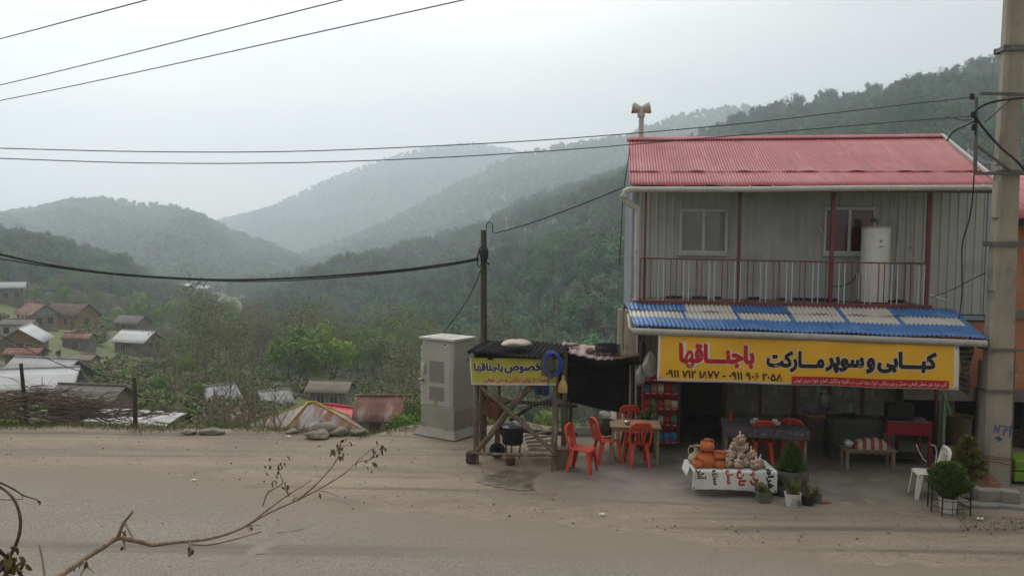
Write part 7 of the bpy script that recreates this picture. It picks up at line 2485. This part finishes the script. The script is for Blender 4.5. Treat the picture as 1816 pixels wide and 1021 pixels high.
# fence post and brush heap at the left
q = gp(236, 757)
mb = MB(); mb.tube([(q.x, q.y + .1, -.2), (q.x + .01, q.y + .1, .5), (q.x - .005, q.y + .1, 1.13)], [.055, .05, .045], 8)
tag(mb.build('fence_post', m_logd, smooth=60), 'weathered wooden post standing at the road edge by the brush heap', 'post')
q = gp(30, 752)
mb = MB(); mb.tube([(q.x + .0, q.y + .4, -.2), (q.x - .12, q.y + .4, 1.35)], [.05, .04], 8)
tag(mb.build('leaning_post', m_logd, smooth=60), 'short dark post leaning out of the brush heap', 'post')
mb = MB()
gg = random.Random(23)
for k in range(330):
    px = gg.triangular(-120, 300, 60)
    q = gp(px, 752)
    Hh = .95 * max(.12, 1 - max(0, (px - 60) / 240)) if px > 60 else .95
    z0 = gg.random() ** 1.2 * Hh * .8
    L = gg.uniform(.5, 1.6)
    a = gg.choice((0, PI)) + gg.gauss(0, .35)
    dz = gg.gauss(.02, .16)
    P0 = Vector((q.x, q.y + gg.uniform(.05, .95), z0))
    d = Vector((math.cos(a), math.sin(a) * .6, dz))
    bend = Vector((0, 0, gg.uniform(-.12, .14)))
    r = gg.choice((.006, .008, .010, .013, .018))
    mb.tube([P0, P0 + d * L * .5 + bend, P0 + d * L], [r, r * .8, r * .4], 5, cap=False, mi=gg.randrange(2))
    if gg.random() < .5:
        s0 = P0 + d * L * .5 + bend
        mb.tube([s0, s0 + d * L * .25 + Vector((gg.gauss(0, .1), gg.gauss(0, .1), gg.uniform(.05, .3)))], [r * .6, r * .25], 4, cap=False)
tag(mb.build('brush_heap', [m_twigd, m_log], smooth=60), 'long heap of dark cut branches along the road edge', 'brush', kind='stuff')
# light sheeting half buried under the branches
mb = MB()
a, b = yp(150, 752, 20.6), yp(300, 762, 20.6)
def shf(s, t): return (a.x + (b.x - a.x) * s, a.y + .2 + 2.0 * t, -.55 + .42 * t * (1 - .8 * s) + .04 * math.sin(s * 14) + .03 * math.sin(t * 9))
mb.grid(lambda s, t: (a.x + (b.x - a.x) * s, 20.2 + 1.6 * t, yp(150, 752, 20.2).z - .10 + .22 * math.sin(t * 2.2) * (1 - .55 * s) + .02 * math.sin(s * 31)), 30, 10)
tag(mb.build('tarpaulin', M('grey_sheeting', rgb('a3a4a3'), rgb('8f908f'), s=2, rough=.6, wear=(rgb('74736f'), 3, .55, .7)), solid=.006, smooth=180), 'pale sheet lying under the thin end of the brush heap', 'tarpaulin')

# ================================================================== the dead branch and bramble in front of the camera
m_dead = M('dead_branch_bark', rgb('94826f'), rgb('77685a'), s=40, rough=.9, stretch=(1, 1, 1), bump=.4, bs=160, wear=(rgb('5a4a3f'), 60, .6, .72))
m_dry = M('dry_leaves', rgb('75614f'), rgb('5c4c40'), s=60, rough=.95)
def z5(x, y, d): return yp(x / 2.594, 760 + y / 2.594, d)
br_ = thing('dead_branch', 'long bare dead branch with a few shrivelled leaves reaching over the road in the foreground', 'branch', z5(-900, 2300, 1.35), 0)
O_ = Vector(br_.location)
def twig(mb, pts, r0, r1, n=7, kn=True):
    P = smooth_path([z5(*p) - O_ for p in pts], 5)
    k = len(P)
    g = random.Random(int(pts[0][0]))
    rs = [(r0 + (r1 - r0) * i / (k - 1)) * (1 + (.28 if kn and i % 5 == 0 else 0) * g.random()) for i in range(k)]
    mb.tube(P, rs, n)
mb = MB()
twig(mb, [(-900, 2300, 1.35), (-650, 1700, 1.5), (-300, 1150, 1.8), (0, 850, 1.95), (270, 677, 2.1), (380, 600, 2.2), (470, 545, 2.25), (540, 502, 2.3), (590, 508, 2.33), (650, 520, 2.38), (700, 533, 2.42), (790, 522, 2.5), (870, 516, 2.55)], .0098, .0056)
twig(mb, [(870, 516, 2.55), (960, 505, 2.62), (1050, 480, 2.7), (1130, 446, 2.78), (1200, 405, 2.85), (1270, 370, 2.92), (1370, 325, 3.0), (1450, 285, 3.1), (1520, 245, 3.15), (1590, 200, 3.2), (1640, 155, 3.3), (1700, 141, 3.35)], .0054, .0022)
for p, a, b in (([(1140, 442, 2.78), (1230, 372, 2.82), (1330, 300, 2.88), (1430, 238, 2.95)], .0045, .002), ([(1375, 322, 3.0), (1440, 268, 3.0), (1510, 195, 3.05), (1550, 140, 3.1), (1578, 80, 3.12)], .0042, .0018),
                ([(880, 528, 2.55), (950, 533, 2.5), (1050, 515, 2.5), (1200, 473, 2.5)], .004, .0018), ([(545, 492, 2.3), (565, 440, 2.3), (580, 418, 2.3), (610, 382, 2.28)], .0055, .0032), ([(572, 428, 2.3), (592, 465, 2.28), (610, 500, 2.27)], .0035, .002),
                ([(1208, 355, 2.9), (1232, 295, 2.9), (1280, 265, 2.9), (1300, 240, 2.9), (1275, 180, 2.9)], .0028, .0014), ([(382, 600, 2.2), (392, 632, 2.18), (370, 672, 2.16)], .0045, .002), ([(390, 622, 2.18), (432, 660, 2.16)], .0035, .0015),
                ([(350, 625, 2.17), (340, 655, 2.16)], .003, .0015), ([(570, 516, 2.32), (575, 555, 2.3)], .004, .0018), ([(870, 522, 2.54), (882, 550, 2.52), (890, 576, 2.5)], .0045, .0015), ([(1140, 445, 2.78), (1145, 465, 2.76), (1165, 462, 2.75)], .0025, .0012),
                ([(1150, 446, 2.78), (1200, 443, 2.76)], .0022, .0012), ([(1460, 283, 3.1), (1510, 292, 3.1), (1555, 312, 3.1)], .0022, .0011), ([(1640, 150, 3.3), (1700, 100, 3.35), (1740, 75, 3.38)], .0022, .001), ([(1578, 80, 3.12), (1620, 70, 3.12)], .0016, .0009), ([(1640, 158, 3.3), (1632, 185, 3.3)], .002, .001), ([(1360, 322, 3.0), (1350, 305, 3.0)], .002, .001)):
    twig(mb, p, a, b)
mb.build('stem', m_dead, br_, smooth=60)
mb = MB()
gg = random.Random(17)
def dry_leaf(x, y, d, ln):
    p = z5(x, y, d) - O_
    a = Vector((gg.gauss(0, .6), gg.gauss(0, .4), -1)).normalized()
    s = a.cross(Vector((gg.gauss(0, 1), gg.gauss(0, 1), gg.gauss(0, 1)))).normalized()
    c = a.cross(s)
    mb.grid(lambda u, v: p + a * (ln * v) + s * ((u - .5) * ln * .5 * math.sin(PI * min(1, v * .9 + .1))) + c * (abs(u - .5) * ln * .4 + math.sin(v * 3) * ln * .18), 4, 5)
for x, y, d, n_, sp_, ln in ((1548, 98, 3.1, 9, 16, .035), (1570, 70, 3.1, 6, 22, .03), (1565, 135, 3.1, 3, 8, .03), (1735, 88, 3.38, 7, 18, .035), (1735, 140, 3.36, 7, 28, .035), (1280, 165, 2.9, 10, 22, .03), (1265, 240, 2.9, 4, 10, .025), (1310, 258, 2.9, 7, 22, .025), (1470, 80, 3.1, 2, 4, .02), (1478, 300, 3.1, 3, 8, .03), (1352, 315, 3.0, 2, 5, .025),
                         (388, 612, 2.18, 3, 10, .03), (572, 545, 2.3, 2, 4, .02), (568, 470, 2.3, 2, 4, .025), (880, 550, 2.52, 3, 6, .03), (1148, 452, 2.76, 2, 6, .02), (1625, 75, 3.12, 2, 4, .02), (1690, 145, 3.34, 2, 6, .02)):
    for k in range(n_): dry_leaf(x + gg.gauss(0, sp_), y + gg.gauss(0, sp_), d + gg.gauss(0, .02), ln * gg.uniform(.4, .85))
mb.build('dried_leaves', m_dry, br_, solid=.0008, smooth=180)

m_bram = M('bramble_stem', rgb('4c3b36'), rgb('3d302c'), s=40, rough=.8)
m_brl = M('bramble_leaf', rgb('5b5a32'), rgb('6b3a33'), s=12, rough=.7)
bm = thing('bramble', 'dark thin bramble shoots with reddish green leaves in the lower left corner', 'bramble', z5(-700, 2000, 1.5), 0)
O_ = Vector(bm.location)
mb = MB()
twig(mb, [(-700, 2000, 1.5), (-380, 1150, 1.8), (-60, 720, 2.0), (10, 640, 2.05), (60, 560, 2.08), (90, 480, 2.1), (92, 400, 2.12), (62, 322, 2.15), (0, 268, 2.2), (-80, 240, 2.25)], .006, .003)
for p, a, b in (([(-80, 235, 2.2), (0, 248, 2.2), (60, 276, 2.2), (110, 306, 2.2), (172, 326, 2.2)], .003, .0015), ([(-100, 470, 2.0), (0, 562, 2.05), (60, 620, 2.08), (105, 690, 2.1), (140, 800, 2.1)], .005, .004), ([(-60, 322, 2.2), (40, 326, 2.2), (105, 322, 2.2)], .0015, .001), ([(100, 305, 2.2), (106, 318, 2.2)], .001, .001)):
    twig(mb, p, a, b)
mb.build('stem', m_bram, bm, smooth=60)
mb = MB()
for x, y, n_, sp_, ln in ((20, 590, 4, 18, .045), (75, 585, 3, 14, .04), (25, 655, 5, 20, .04), (95, 618, 3, 12, .03), (178, 334, 2, 3, .016), (50, 560, 2, 8, .03)):
    for k in range(n_): dry_leaf(x + gg.gauss(0, sp_), y + gg.gauss(0, sp_), 2.07, ln * gg.uniform(.7, 1.2))
mb.build('leaves', m_brl, bm, solid=.0008, smooth=180)
mb = MB()
a, b = z5(180, 530, 2.0), z5(196, 604, 2.0)
mb.tube([a, (a + b) / 2, b, b + Vector((.005, 0, -.05)), Vector((b.x + .02, b.y - .3, 2.6))], [.002, .0024, .0028, .003, .004], 6)
tag(mb.build('dry_stalk', M('pale_stalk', rgb('a3917b'), rgb('927f6a'), s=30, rough=.9), smooth=60), 'thin pale dry stalk standing between the bramble and the dead branch', 'stalk')
